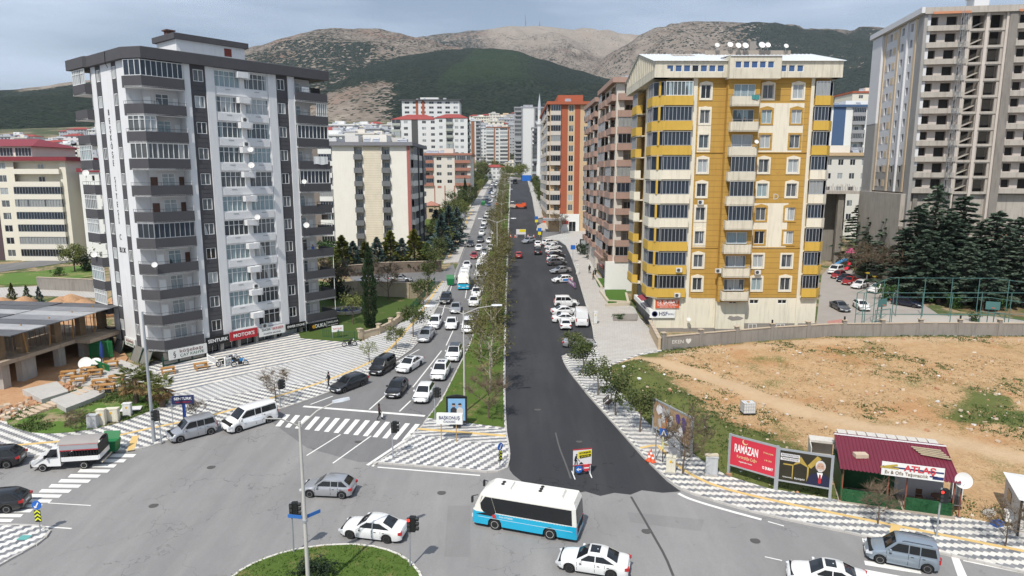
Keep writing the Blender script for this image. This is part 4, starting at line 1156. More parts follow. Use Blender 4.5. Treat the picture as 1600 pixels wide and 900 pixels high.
# concrete mixer
def mixer(loc,yaw):
 t=thing('mixer_truck','white concrete mixer truck with black grille in the avenue queue','truck',loc);slope(t,yaw)
 wm=PAINT['white']
 c=MB();c.add([(x,y_,z)for x,z in((4.2,.7),(4.2,1.7),(3.95,2.9),(2.4,3.0),(2.3,.7))for y_ in(1.2,-1.2)],[(0,1,3,2),(2,3,5,4),(4,5,7,6),(6,7,9,8),(0,2,4,6,8),(9,7,5,3,1)])
 c.build('cab',wm,t)
 g=MB();g.add([(4.23,1.05,1.75),(4.23,-1.05,1.75),(4.0,-1.02,2.75),(4.0,1.02,2.75)],[(0,1,2,3)]);g.build('windshield',m_glass,t)
 for sg in(1,-1):
  g=MB();g.add([(4.0,sg*1.215,1.75),(2.8,sg*1.215,1.75),(2.8,sg*1.215,2.65),(3.85,sg*1.215,2.65)],[(0,1,2,3)]);g.build('side_window',m_glass,t)
  g=MB();g.obox((4.23,sg*.85,.95),(.08,.4,.25));g.build('headlight',m_head,t)
  g=MB();g.obox((4.1,sg*1.35,2.2),(.12,.22,.6));g.build('mirror',m_trim,t)
 g=MB();g.box(4.19,-.55,.85,4.26,.55,1.55);g.build('grille',m_trim,t)
 g=MB();g.box(4.15,-1.2,.45,4.3,1.2,.7);g.build('bumper',wm,t)
 g=MB();g.box(-4.3,-.5,.75,4,.5,1.0);g.build('chassis',m_trim,t)
 d=MB();d.lathe([(.3,2.15),(.75,2.0),(1.2,1.0),(1.28,0),(1.15,-1.2),(.75,-2.6),(.55,-3.0)],20,axis='X')
 o=d.build('drum',M('drum_white',(.68,.67,.64),.5,var=.12,scale=1.2,streak=.3),t,smooth=True,sharp=50);o.location=(-.1,0,2.45);o.rotation_euler=(0,.18,0)
 f=MB();f.add([(-3.2,.6,3.6),(-3.2,-.6,3.6),(-4.1,-.6,3.8),(-4.1,.6,3.8),(-3.3,.25,3.0),(-3.3,-.25,3.0),(-3.8,-.25,3.0),(-3.8,.25,3.0)],[(0,1,5,4),(1,2,6,5),(2,3,7,6),(3,0,4,7)]);f.build('hopper',wm,t)
 for x in(3.2,1.6,-2.4,-3.7):
  for sg in(1,-1):
   tm,rm=wheel_mesh(.5,.32,m_rim,'mix');wv=put('wheel',tm,t,(x,sg*1.02,.5),rz=0 if sg<0 else PI);put('rim',rm,wv)
l,y=axis((751,445),(757,414));mixer(l,y)
# pickup with canvas canopy
def pickup(loc,yaw):
 t=thing('pickup_truck','white pickup truck with grey canopy and red trim on the zebra crossing','truck',loc);slope(t,yaw)
 wm=PAINT['white'];hw=.98
 pr2=[(2.72,.45),(2.72,.82),(2.45,1.02),(1.75,1.22),(1.05,2.0),(.55,2.1),(.42,2.08),(.42,.42)]
 c=MB();n=len(pr2)
 ws=[.86,.9,.95,1,.86,.84,.86,1]
 c.add([(x,hw*k,z)for(x,z),k in zip(pr2,ws)]+[(x,-hw*k,z)for(x,z),k in zip(pr2,ws)],[(i,(i+1)%n,n+(i+1)%n,n+i)for i in range(n)]+[tuple(range(n))[::-1],tuple(range(n,2*n))])
 c.build('cab',wm,t)
 g=MB();g.add([(1.72+.02,.88,1.27),(1.72+.02,-.88,1.27),(1.08+.02,-.78,1.96),(1.08+.02,.78,1.96)],[(0,1,2,3)]);g.build('windshield',m_glass,t)
 for sg in(1,-1):
  g=MB();g.add([(1.62,sg*.985,1.24),(.62,sg*.985,1.24),(.62,sg*.87,1.92),(1.1,sg*.865,1.92)],[(0,1,2,3)]);g.build('side_window',m_glass,t)
  g=MB();g.obox((2.62,sg*.74,.84),(.16,.34,.2));g.build('headlight',m_head,t)
  g=MB();g.obox((1.5,sg*1.1,1.35),(.1,.2,.26));g.build('mirror',m_trim,t)
  b=MB();b.box(-2.6,sg*1.02-.03,.82,.3,sg*1.02+.03,1.2);b.build('side_board',wm,t)
  for k in range(13):
   q=MB();x=-2.5+k*.225;q.box(x,sg*.985-.02,1.2,x+.04,sg*.985+.02,1.78);q.build('slat',m_trim,t)
  b=MB();b.box(-2.65,sg*1.03-.03,1.76,.34,sg*1.03+.03,1.83);b.box(-2.65,sg*.93-.02,2.22,.34,sg*.93+.02,2.27);b.build('red_rail',M('red_trim',(.42,.03,.04),.5,var=.1),t)
  b=MB();b.add([(.33,sg*1.04,1.84),(-2.64,sg*1.04,1.84),(-2.64,sg*.95,2.2),(.33,sg*.95,2.2)],[(0,1,2,3)]);b.build('canopy_side',M('canvas_grey',(.27,.28,.30),.8,var=.1),t)
 g=MB();g.box(2.7,-.85,.32,2.84,.85,.62);g.build('bumper',m_trim,t)
 ar=MB()
 for i in range(8):
  a0,a1=PI*i/8,PI*(i+1)/8
  p=lambda a,x:(x,.97*math.cos(a),2.2+.36*math.sin(a))
  ar.quad(p(a0,.5),p(a1,.5),p(a1,-2.66),p(a0,-2.66))
 ar.build('canopy',M('canopy_sheet',(.30,.28,.265),.75,var=.15,scale=1.2),t,smooth=True)
 e=MB();e.poly([(.49,.97*math.cos(PI*i/8),2.2+.36*math.sin(PI*i/8))for i in range(9)]);e.build('canopy_end',MATS['canvas_grey'],t)
 f=MB();f.box(-2.62,-1.0,.72,.38,1.0,.84);f.build('bed',m_trim,t)
 f=MB();f.box(-2.68,-1.0,.84,-2.6,1.0,1.25);f.build('tailgate',wm,t)
 f=MB();f.box(-2.5,-.4,.45,2.3,.4,.72);f.build('chassis',m_trim,t)
 f=MB();f.box(-2.66,-1.0,1.25,-2.63,1.0,2.2);f.build('rear_mesh',m_trim,t)
 f=MB();f.box(-2.85,-.95,.5,-2.75,.95,.58);f.build('rear_bumper',M('rust_cream',(.5,.42,.32),.7,var=.2),t)
 for x in(1.85,-1.35):
  for sg in(1,-1):
   tm,rm=wheel_mesh(.35,.22,M('steel_rim',(.5,.5,.48),.5,.2),'pick');wv=put('wheel',tm,t,(x,sg*.88,.35),rz=0 if sg<0 else PI);put('rim',rm,wv)
PS=dict(L=5.4,W=1.96,fo=.85,wb=3.2)
l,y=wheels_at(None,(71,736.5),(130,732.5),PS);pickup(l,y)
# buildings
def Mcurtain(name,a,b,rough=.18,dark=.35):
 """window glass with what hangs behind it: vertical folds"""
 t=NT(name);co=t.coord('Object')
 f=t.noise(t.mapping(co,(7,7,.25)),1.6,3,.6)
 oi=t.n('ShaderNodeObjectInfo')
 k=t.math('GREATER_THAN',t.math('FRACT',t.math('ADD',t.noise(t.mapping(co,(.9,.9,.05)),1.1,1),t.math('MULTIPLY',oi.outputs['Random'],3))),1-dark)
 c=t.mix(t.ramp(f,.35,.65),a,b)
 c=t.mix(t.math('MULTIPLY',k,.8),c,(.03,.035,.04))
 t.put(t.b.inputs['Base Color'],c)
 t.b.inputs['Roughness'].default_value=rough
 t.b.inputs['Specular IOR Level'].default_value=.5
 MATS[name]=t.m
 return t.m
m_pvc=M('window_pvc',(.72,.72,.70),.4,var=.05)
m_alu=M('window_aluminium',(.45,.46,.48),.35,.5,var=.05)
g_dark=M('glass_dark',(.014,.016,.02),.05,var=0,spec=.55)
g_blue=Mcurtain('glass_tinted_blue',(.012,.018,.028),(.03,.042,.06),.07,.2)
g_curt=Mcurtain('glass_curtain',(.42,.44,.44),(.26,.29,.30),.15,.22)
g_teal=Mcurtain('glass_curtain_teal',(.30,.38,.40),(.18,.24,.26),.15,.2)
g_mix=Mcurtain('glass_curtain_dark',(.16,.17,.17),(.05,.055,.06),.1,.45)
g_clear=Mcurtain('glass_clear',(.33,.34,.33),(.22,.23,.23),.1,.3)
PANES={'c':[g_curt,g_teal,g_curt,g_mix],'d':[g_dark],'b':[g_blue],'m':[g_mix,g_curt,g_dark],'t':[g_teal,g_curt,g_teal,g_mix],'k':[g_clear]}
def XF(face,W_,D_):
 if face=='F':return lambda s,d,z:(s,d,z)
 if face=='L':return lambda s,d,z:(d,s,z)
 if face=='R':return lambda s,d,z:(W_-d,s,z)
ROT={'F':0,'L':-PI/2,'R':PI/2}
WC={}
def win_mesh(w,h,cols,tr,fm,bw=.07):
 key=(round(w,2),round(h,2),cols,tr,fm.name)
 if key in WC:return WC[key]
 mb=MB()
 y0,y1=-.03,.06
 mb.box(-w/2,y0,0,w/2,y1,bw);mb.box(-w/2,y0,h-bw,w/2,y1,h)
 mb.box(-w/2,y0,bw,-w/2+bw,y1,h-bw);mb.box(w/2-bw,y0,bw,w/2,y1,h-bw)
 for i in range(1,cols):
  x=-w/2+w*i/cols
  mb.box(x-bw*.45,y0,bw,x+bw*.45,y1,h-bw)
 if tr:mb.box(-w/2+bw,y0-.002,h*tr-bw*.4,w/2-bw,y1-.002,h*tr+bw*.4)
 pm=MB();pm.quad((-w/2+.02,.05,.02),(w/2-.02,.05,.02),(w/2-.02,.05,h-.02),(-w/2+.02,.05,h-.02))
 WC[key]=(mb.mesh('window',fm),pm.mesh('pane',g_dark))
 return WC[key]
def window(root,T,face,sc_,d,z,w,h,cols=2,tr=0,pane='c',fm=None,sill=True):
 fmesh,pmesh=win_mesh(w,h,cols,tr,fm or m_pvc)
 o=put('window',fmesh,root,T(sc_,d,z),ROT[face])
 p=put('pane',pmesh,o)
 recolour(p,R.choice(PANES[pane]))
 return o
def section(mb,T,s0,s1,z0,z1,d0,d1,holes=(),mat=0,rev=.13):
 """a piece of wall with real window openings; holes are (s0,s1,z0,z1)"""
 ss=sorted(set([s0,s1]+[q for h in holes for q in(h[0],h[1])]));zs=sorted(set([z0,z1]+[q for h in holes for q in(h[2],h[3])]))
 for i in range(len(ss)-1):
  for j in range(len(zs)-1):
   a,b,c,e=ss[i],ss[i+1],zs[j],zs[j+1]
   m=((a+b)/2,(c+e)/2)
   if any(h[0]<m[0]<h[1]and h[2]<m[1]<h[3]for h in holes):continue
   mb.quad(T(a,d0,c),T(b,d0,c),T(b,d0,e),T(a,d0,e),mat)
 for(a,b,c,e)in holes:
  r=d0+rev
  mb.quad(T(a,d0,c),T(b,d0,c),T(b,r,c),T(a,r,c),mat);mb.quad(T(a,d0,e),T(b,d0,e),T(b,r,e),T(a,r,e),mat)
  mb.quad(T(a,d0,c),T(a,d0,e),T(a,r,e),T(a,r,c),mat);mb.quad(T(b,d0,c),T(b,d0,e),T(b,r,e),T(b,r,c),mat)
 s0+=.004;s1-=.004
 mb.quad(T(s0,d0,z0),T(s0,d0,z1),T(s0,d1,z1),T(s0,d1,z0),mat);mb.quad(T(s1,d0,z0),T(s1,d0,z1),T(s1,d1,z1),T(s1,d1,z0),mat);z0+=.004;z1-=.004
 mb.quad(T(s0,d0,z1),T(s1,d0,z1),T(s1,d1,z1),T(s0,d1,z1),mat);mb.quad(T(s0,d0,z0),T(s1,d0,z0),T(s1,d1,z0),T(s0,d1,z0),mat)
def tbox(mb,T,s0,s1,d0,d1,z0,z1,mat=0):
 a,b=T(s0,d0,z0),T(s1,d1,z1)
 mb.box(min(a[0],b[0]),min(a[1],b[1]),z0,max(a[0],b[0]),max(a[1],b[1]),z1,mat)
def glazing(root,T,face,s0,s1,d,z0,h,n,pane='b',fm=None,tr=0):
 return window(root,T,face,(s0+s1)/2,d,z0,abs(s1-s0),h,n,tr,pane,fm or m_alu)
def rail(root,pts,z,h=.35,r=.02,posts=1.2,mat=None):
 mb=MB();mb.tube([(x,y,z+h)for x,y in pts],r,5)
 for i in range(len(pts)-1):
  L=math.dist(pts[i],pts[i+1]);n=max(1,int(L/posts))
  for k in range(n+1):
   x,y=(pts[i][q]+(pts[i+1][q]-pts[i][q])*k/n for q in(0,1))
   mb.tube([(x,y,z),(x,y,z+h)],r*.8,4)
 return mb.build('railing',mat or m_trim,root)
GR=thing('apartment_building','tall grey and white apartment block with shops and a café at street level','building',(-43.25,80.7,3.3),math.radians(50.6))
mw=M('facade_white',(.66,.66,.66),.85,var=.06,scale=.5,bump=.12,streak=.22)
mg=M('facade_grey',(.070,.068,.073),.8,var=.14,scale=.6,bump=.15,streak=.15)
m_in=M('loggia_wall',(.62,.60,.58),.85,var=.06,scale=.6,streak=.15)
m_door=M('brown_door',(.08,.035,.02),.5,var=.2)
TF,TL=XF('F',26,17.5),XF('L',26,17.5)
Z0,FH,NF=2.1,3.14,11
zt=36.7
mb=MB()
mb.prism([(1.7,2.3),(2.3,1.6),(24.4,1.6),(24.4,17.3),(1.6,17.3)],-.6,37.2)
mb.build('core_wall',m_in,GR)
mb=MB()
for s0,s1 in((5.62,6.5),(8.45,9.52),(16.95,18.15),(19.92,20.88)):
 section(mb,TF,s0,s1,1.6,zt,0.02 if s0!=9.52 else .1,1.7)
for s0,s1 in((2.54,4.75),(6.12,9.4),(11.04,12.5)):
 section(mb,TL,s0,s1,1.6,zt,-.02,1.8)
mb.build('pilaster',mw,GR)
for(s0,s1,w0,w1,T,fc)in((6.5,8.45,6.96,8.24,TF,'F'),(18.15,19.92,18.35,19.5,TF,'F'),(4.75,6.12,4.98,5.92,TL,'L'),(9.4,11.04,9.66,10.72,TL,'L')):
 mb=MB()
 holes=[(w0,w1,Z0+i*FH+1.3,Z0+i*FH+2.72)for i in range(NF)]
 dc=.18 if fc=='F' else .0
 section(mb,T,s0,s1,1.6,zt,dc,1.7,holes,rev=.1 if fc=='F' else .05)
 for i in range(NF):
  for k in range(3):
   z=Z0+i*FH-.32+k*.54
   tbox(mb,T,s0+.04,s1-.04,dc-.045 if fc=='F' else-.015,dc+.02,z,z+.49)
 mb.build('cladding',mg,GR)
 for i in range(NF):
  window(GR,T,fc,(w0+w1)/2,.24 if fc=='F' else .0,Z0+i*FH+1.3,w1-w0,1.42,2,0,'m')
mb=MB()
for(s0,s1)in((9.52,13.27),(13.27,16.95)):
 holes=[((9.6,12.98)if s0<10 else(13.6,16.88))+(Z0+i*FH+.95,Z0+i*FH+2.95)for i in range(NF)]
 section(mb,TF,s0,s1,Z0+.2,zt,.16,1.7,holes,rev=.2)
for i in range(NF):
 z=Z0+i*FH
 tbox(mb,TF,9.75,16.8,.02,.18,z-.05,z+.86)
mb.build('wall',mw,GR)
for i in range(NF):
 z=Z0+i*FH
 window(GR,TF,'F',11.29,.26,z+.95,3.38,2.0,5,.68,'t')
 window(GR,TF,'F',15.24,.26,z+.95,3.28,2.0,5 if i%3 else 4,.68,R.choice('tcm'))
 b=MB();tbox(b,TF,12.3,13.75,-.75,.02,z+2.35-3.14+3.0,z+2.95)
 b.box(13.45,-.5,z+2.1,14.1,.02,z+3.0)
 b.build('ledge_box',mw,GR)
 v=MB();tbox(v,TF,10.9,11.6,-.01,.03,z+.62,z+.70);tbox(v,TF,14.9,15.6,-.01,.03,z+.62,z+.70);v.build('vent',M('vent_grey',(.3,.3,.3),.6,var=0),GR)
near_poly=[(-.35,2.5),(-.45,1.75),(.62,-.35),(5.62,-.35),(5.62,1.7),(1.7,2.6)]
near_edge=[(-.38,2.5),(-.45,1.75),(.62,-.35),(5.6,-.35)]
def parapet(root,edge,z0,z1,th,mat,name='parapet'):
 a,b=ribbon(edge,0,th);mb=MB();mb.prism(a+b[::-1],z0,z1)
 return mb.build(name,mat,root)
far_edge=[(20.9,-.35),(26.0,-.35),(26.0,3.2)]
back_edge=[(.0,16.9),(-.75,16.7),(-.75,12.7),(.0,12.55)]
front_state=['o','o','o','o','g','o','o','w','p','o','b']
far_state=['o','o','o','o','o','o','g','o','g','p','o']
back_state=['o','w','w','o','w','w','o','w','o','o','w']
for i in range(NF):
 z=Z0+i*FH
 pm=MB();pm.prism(near_poly,z-.02,z+.18);pm.build('floor_slab',mw,GR)
 parapet(GR,near_edge,z,z+1.3,.14,mg)
 pm=MB();pm.prism([(20.9,-.35),(26,-.35),(26,3.2),(24.3,3.2),(24.3,1.7),(20.9,1.7)],z-.02,z+.18);pm.build('floor_slab',mw,GR)
 parapet(GR,far_edge,z,z+1.3,.14,mg)
 pm=MB();pm.prism([(-.75,12.7),(1.7,12.6),(1.7,16.9),(-.75,16.8)],z-.02,z+.18);pm.build('floor_slab',mw,GR)
 parapet(GR,back_edge,z,z+1.25,.14,mg)
 s=front_state[i]
 hz=z+1.3;hh=FH-1.34
 if s in 'gbw':
  pn,fm_=('b',m_alu)if s=='g' else('b',m_pvc)if s=='b' else('k',m_pvc)
  glazing(GR,TF,'F',.66,5.55,-.2,hz,hh,8,pn,fm_)
  cx,cy=.09,.70
  o=put('window',win_mesh(2.3,hh,3,0,fm_)[0],GR,(cx+.04,cy+.04,hz),rz=math.atan2(-2.1,1.07));p=put('pane',win_mesh(2.3,hh,3,0,fm_)[1],o);recolour(p,PANES[pn][0])
 elif s=='p':
  o=put('window',win_mesh(2.3,hh,3,.75,m_pvc)[0],GR,(.13,.74,hz),rz=math.atan2(-2.1,1.07));p=put('pane',win_mesh(2.3,hh,3,.75,m_pvc)[1],o);recolour(p,g_curt)
  glazing(GR,TF,'F',.66,2.0,-.2,hz,hh,2,'c',m_pvc,.75)
 if s not in 'gb':
  window(GR,TF,'F',3.6,1.52,z+.95,1.6,1.75,2,.72,'c')
  if s!='w':
   d=MB();d.box(-.42,-.03,0,.42,.03,2.1);d.build('door',m_door if i in(5,6)else m_pvc,GR,(1.98,1.75,z+.18),rz=math.atan2(-.7,.6))
   d=MB();d.box(4.9,1.52,z+.18,5.5,1.56,z+2.3);d.build('door',m_door if i in(3,5,6)else m_pvc,GR)
   rail(GR,near_edge,z+1.3,.33)
 s=far_state[i]
 if s=='g':
  glazing(GR,TF,'F',20.95,25.95,-.2,hz,hh,8,'b',m_pvc);glazing(GR,XF('R',26.0,17),'R',-.3,3.1,.06,hz,hh,4,'b',m_pvc)
 else:
  window(GR,TF,'F',22.0,1.52,z+.95,1.5,1.75,2,.72,'c')
  d=MB();d.box(23.2,1.52,z+.18,23.9,1.57,z+2.3);d.build('door',m_pvc,GR)
  if s=='p':glazing(GR,TF,'F',24.2,25.95,-.2,hz,hh,5,'k',m_pvc)
  rail(GR,far_edge,z+1.3,.4)
  if i<5 and i!=3:
   c=MB();c.tube([(25.9,-.25,z+1.3),(25.9,-.25,z+FH)],.05,6);c.build('post',m_pvc,GR)
 s=back_state[i]
 if s=='w':
  glazing(GR,TL,'L',12.7,16.7,-.68,z+1.25,FH-1.3,7,'c',m_pvc,.7)
 else:
  window(GR,TL,'L',13.6,1.5,z+.5,1.4,2.2,2,0,'c');rail(GR,back_edge,z+1.25,.4)
roofp=[(-.6,1.8),(.65,-.6),(26.25,-.6),(26.25,17.6),(-.95,17.9),(-.95,12.2),(-.6,12.0)]
mb=MB();mb.prism(roofp,zt,37.95);mb.build('roof_fascia',mg,GR)
mb=MB();mb.prism([(x*.985+.2,y*.985+.1)for x,y in roofp],37.95,38.02);mb.build('roof',M('roof_membrane',(.2,.2,.2),.9),GR)
mb=MB();mb.box(7.3,4.6,38.0,16.5,10,40.3);ph=mb.build('penthouse',mw,GR)
mb=MB();mb.box(6.9,4.2,40.3,16.9,10.4,41.0);mb.build('penthouse_fascia',mg,GR)
mb=MB();mb.box(13.6,4.56,39.0,14.6,4.62,40.0);mb.build('hatch',M('hatch_red',(.18,.03,.02),.6),GR)
mb=MB();mb.box(7.4,7,41,8.2,7.9,41.6);mb.box(7.2,6.8,41.6,8.4,8.1,41.75);mb.build('chimney',M('chimney_brick',(.12,.06,.05),.9),GR)
mb=MB();mb.tube([(-.64,6.0,37.9),(-.64,6.05,36.6),(-.3,6.3,36.1)],.04,6);mb.build('drainpipe',m_trim,GR)
for s in(5.7,20.82):
 mb=MB();mb.tube([(s,-.06,.5),(s,-.06,zt)],.05,6);mb.build('drainpipe',mw,GR)
m_blk=M('letter_black',(.02,.02,.02),.6,var=0)
for k,ch in enumerate('BEŞKÖŞE SİTESİ C'):
 if ch!=' ':text(ch,1.0,m_blk,GR,(-.05,8.0-.0,31.0-k*1.02),(PI/2,0,-PI/2),squash=.75)
text('BLOK',.95,m_blk,GR,(-.05,7.7,31.0-16.6*1.02),(PI/2,0,-PI/2),squash=.8)
m_shopg=M('shop_dark',(.035,.037,.04),.5,var=.2);m_stone=M('stone_grey',(.30,.28,.26),.8,var=.2)
mb=MB();mb.box(2.4,.9,-.6,24.4,1.55,2.3);mb.build('shop_wall',m_shopg,GR)
for s0,s1,pn in((6.2,8.0,'d'),(8.6,9.8,'m'),(11.0,13.1,'d'),(13.4,15.8,'m'),(16.2,17.0,'d'),(17.3,19.8,'m'),(21.0,25.0,'m')):
 n_=1 if s1-s0<1.5 else 2 if s1-s0<3 else 3
 f=window(GR,TF,'F',(s0+s1)/2,.78,.0 if s0<20 else .25,s1-s0,2.15,n_,0,pn,m_alu)
for s in(5.9,8.2,10.6,13.2,16.0,20.3):
 mb=MB();mb.box(s-.2,.3,-.6,s+.2,1.2,1.62);mb.build('shop_pier',m_stone,GR)
def board(root,T,s0,s1,d,z0,z1,mat,name='shop_sign',tilt=0):
 mb=MB();tbox(mb,T,s0,s1,d-.12,d,z0,z1);return mb.build(name,mat,root)
m_lw=M('letter_white',(.78,.78,.76),.5,var=0);m_sblack=M('sign_black',(.012,.012,.013),.4,var=0);m_sred=M('sign_red',(.42,.02,.03),.4,var=0);m_swhite=M('sign_white',(.75,.75,.72),.4,var=.04)
UPR=(PI/2,0,0)
b=board(GR,TF,5.9,9.0,-.1,1.62,2.75,m_sblack);text('SENTURK',.62,m_lw,b,(7.45,-.225,2.2),UPR,width=2.7,bold=.012)
b=board(GR,TF,9.05,13.0,-.25,1.75,2.95,m_sred);text("MOTOR'S",.66,m_lw,b,(11.0,-.375,2.35),UPR,width=3.0,bold=.012)
b=board(GR,TF,.9,5.7,-.55,.95,2.2,m_swhite);text('köşebaşı',.62,M('letter_brown',(.16,.04,.03),.6,var=0),b,(3.7,-.675,1.85),UPR,width=2.9);text('ÇAY KAHVE',.5,M('letter_green',(.02,.10,.04),.6,var=0),b,(3.75,-.675,1.3),UPR,width=3.0);text('§',.9,m_blk,b,(1.6,-.675,1.6),UPR)
b=board(GR,TF,13.2,17.2,-.2,1.5,2.7,m_swhite);text('İNCEK',.42,m_blk,b,(14.3,-.325,2.35),UPR,width=1.3);text('BERBER',.5,MATS['sign_red'],b,(16.1,-.325,2.35),UPR,width=1.7);text('KUAFÖR SALONU',.3,m_blk,b,(15.2,-.325,1.8),UPR,width=2.6)
b=board(GR,TF,17.4,20.6,-.2,1.7,2.55,m_sblack);text('ENVER STONE',.45,m_lw,b,(19.0,-.325,2.12),UPR,width=2.8,bold=.008)
b=board(GR,TF,20.9,26.1,-.6,.95,2.15,m_sblack);text('DUKA',.75,m_lw,b,(22.8,-.725,1.55),UPR,width=1.9,bold=.015);text('BAKLAVA',.42,m_lw,b,(25.0,-.725,1.75),UPR,width=1.9);text('GAZİANTEP',.2,m_lw,b,(25.0,-.725,1.3),UPR,width=1.8)
mb=MB();mb.lathe([(.27,-.02),(.27,.02)],14,axis='Y',c=(21.65,-.735,1.55));mb.build('logo',M('logo_orange',(.6,.3,.02),.5,var=0),b)
mb=MB();tbox(mb,TF,23.87,23.92,-.73,-.7,1.1,2.0);mb.build('divider',m_lw,b)
m_fgreen=M('frame_green',(.015,.05,.035),.6,var=.1)
mb=MB()
for s in(.3,2.2,3.9,5.6):mb.box(s-.07,-.35,-.4,s+.07,-.2,1.5)
mb.box(.3,-.36,-.4,5.6,-.22,.45);mb.box(.3,-.36,.9,5.6,-.2,1.02);mb.build('cafe_frame',m_fgreen,GR)
m_pvcfilm=M('blind_film',(.22,.21,.19),.15,var=.15,spec=.6)
for s0,s1 in((.4,2.1),(2.35,3.8),(4.0,5.5)):
 mb=MB();mb.box(s0,-.29,.46,s1,-.26,.9);mb.box(s0,-.28,1.02,s1,-.25,1.9);mb.build('blind',m_pvcfilm,GR)
for k in range(4):
 t0=1.2+k*2.75
 if k==2:continue
 mb=MB();mb.quad((-1.1,t0,-.2),(-1.1,t0+2.4,-.2),(-.15,t0+2.4,2.0),(-.15,t0,2.0));mb.build('awning',m_pvcfilm,GR)
 mb=MB()
 for q in(t0,t0+2.4):mb.tube([(-1.12,q,-.3),(-.16,q,2.05)],.05,5)
 mb.tube([(-1.13,t0,-.2),(-1.13,t0+2.4,-.2)],.06,5);mb.build('awning_frame',m_fgreen,GR)
b=board(GR,TL,6.2,9.3,-.1,1.6,2.7,m_swhite);text('köşebaşı',.55,MATS['letter_brown'],b,(-.235,7.75,2.3),(PI/2,0,-PI/2),width=2.2);text('ÇAY KAHVE',.4,MATS['letter_green'],b,(-.235,7.75,1.85),(PI/2,0,-PI/2),width=2.2)
YB=thing('apartment_building','yellow and cream apartment block with white metal roof beside the vacant lot','building',(20.45,97.3,4.05))
def Mgroove(name,col,gap=.78,streak=.35):
 t=NT(name);co=t.coord('Object');sx=t.n('ShaderNodeSeparateXYZ',Vector=co)
 ln=t.math('LESS_THAN',t.math('FRACT',t.math('DIVIDE',sx.outputs[2],gap)),.05)
 n1=t.noise(co,.5,5,.6);st=t.noise(t.mapping(co,(1.2,1.2,.1)),2.0,5,.65)
 c=t.mix(n1,tuple(v*.82 for v in col),tuple(v*1.15 for v in col))
 c=t.mix(t.math('MULTIPLY',t.ramp(st,.5,.8),streak),c,tuple(v*.5 for v in col))
 c=t.mix(t.math('MULTIPLY',ln,.75),c,tuple(v*.3 for v in col))
 t.put(t.b.inputs['Base Color'],c);t.b.inputs['Roughness'].default_value=.85
 t.bump(t.math('SUBTRACT',1,ln),.6,.03)
 MATS[name]=t.m;return t.m
m_och=Mgroove('ochre_boards',(.44,.26,.055))
m_yel=M('yellow_render',(.55,.35,.06),.8,var=.12,scale=.5,streak=.3)
m_crm=M('cream_render',(.70,.645,.52),.85,var=.07,scale=.4,bump=.1,streak=.4)
m_crm2=M('cream_weathered',(.60,.55,.44),.9,var=.2,scale=.7,bump=.15,streak=.7)
m_sock=M('grey_plinth',(.24,.22,.20),.9,var=.2,scale=.8,bump=.2)
YT,YL=XF('F',24.2,22.5),XF('L',24.2,22.5)
PT,YF,NY=6.5,3.375,9
mb=MB();mb.prism([(.9,1.0),(23.9,1.0),(23.9,22.3),(.9,22.3)],-.6,37.6);mb.build('core_wall',m_och,YB)
def yrow(k):return PT+YF*k
lw=[(5.75,7.1,yrow(k)-.35,yrow(k)+1.5)for k in range(NY)]
mb=MB();section(mb,YT,5.25,9.2,5.0,35.85,.1,1.1,lw,rev=.16);mb.build('wall',m_och,YB)
rw=[(a,b,yrow(k)-.35,yrow(k)+1.5)for k in range(NY)for a,b in((14.3,15.75),(18.45,19.9))]
mb=MB();section(mb,YT,13.6,20.95,5.0,35.85,.1,1.1,rw,rev=.16);mb.build('wall',m_och,YB)
cw_=[(10.0,12.95,yrow(k)-1.2,yrow(k)+1.45)for k in range(NY)]
mb=MB();section(mb,YT,9.2,13.6,4.6,36.0,-.9,1.1,cw_,rev=.2);mb.build('bay_wall',m_och,YB)
for k in range(NY):
 z=yrow(k)
 cream_row=k in(2,3,6,7)
 for a,b in((5.75,7.1),(14.3,15.75),(18.45,19.9)):
  mat=m_och if(cream_row and a>10)else m_crm
  s_=MB();z0,z1=z-.35,z+1.5
  e=.24
  for q in((a-e,a,z0-e,z1+e),(b,b+e,z0-e,z1+e),(a,b,z0-e,z0),(a,b,z1,z1+e)):tbox(s_,YT,q[0],q[1],-.0,.14,q[2],q[3])
  if k in(0,3,4,5,7,8)or a<10:s_.add([(a-e,0,z1+e),(b+e,0,z1+e),((a+b)/2,0,z1+e+.26),(a-e,.14,z1+e),(b+e,.14,z1+e),((a+b)/2,.14,z1+e+.26)],[(0,1,2),(0,2,5,3),(2,1,4,5)])
  s_.build('window_surround',mat,YB)
  window(YB,YT,'F',(a+b)/2,.2,z0,b-a,1.85,2,0,R.choice('ccm'))
 window(YB,YT,'F',11.47,-.78,z-.25,2.95,1.7,3 if k in(8,)else 4 if k in(5,3)else 2,0,'b' if k in(5,3,4)else 'c',m_alu if k in(5,3,4)else m_pvc)
 bm=MB();bm.prism([(9.5,-.9),(9.5,-1.75),(9.75,-2.0),(13.15,-2.0),(13.4,-1.75),(13.4,-.9)],z-1.55,z-1.4);bm.build('floor_slab',m_crm2,YB)
 parapet(YB,[(9.5,-.9),(9.5,-1.75),(9.75,-2.0),(13.15,-2.0),(13.4,-1.75),(13.4,-.9)],z-1.45,z-.25,.12,m_crm2)
 if k not in(5,4,3):rail(YB,[(9.55,-1.0),(9.55,-1.75),(9.8,-1.95),(13.1,-1.95),(13.35,-1.75),(13.35,-1.0)],z-.25,.3,mat=m_alu)
 else:glazing(YB,YT,'F',9.8,13.1,-1.9,z-.25,YF-1.3,6,'b')
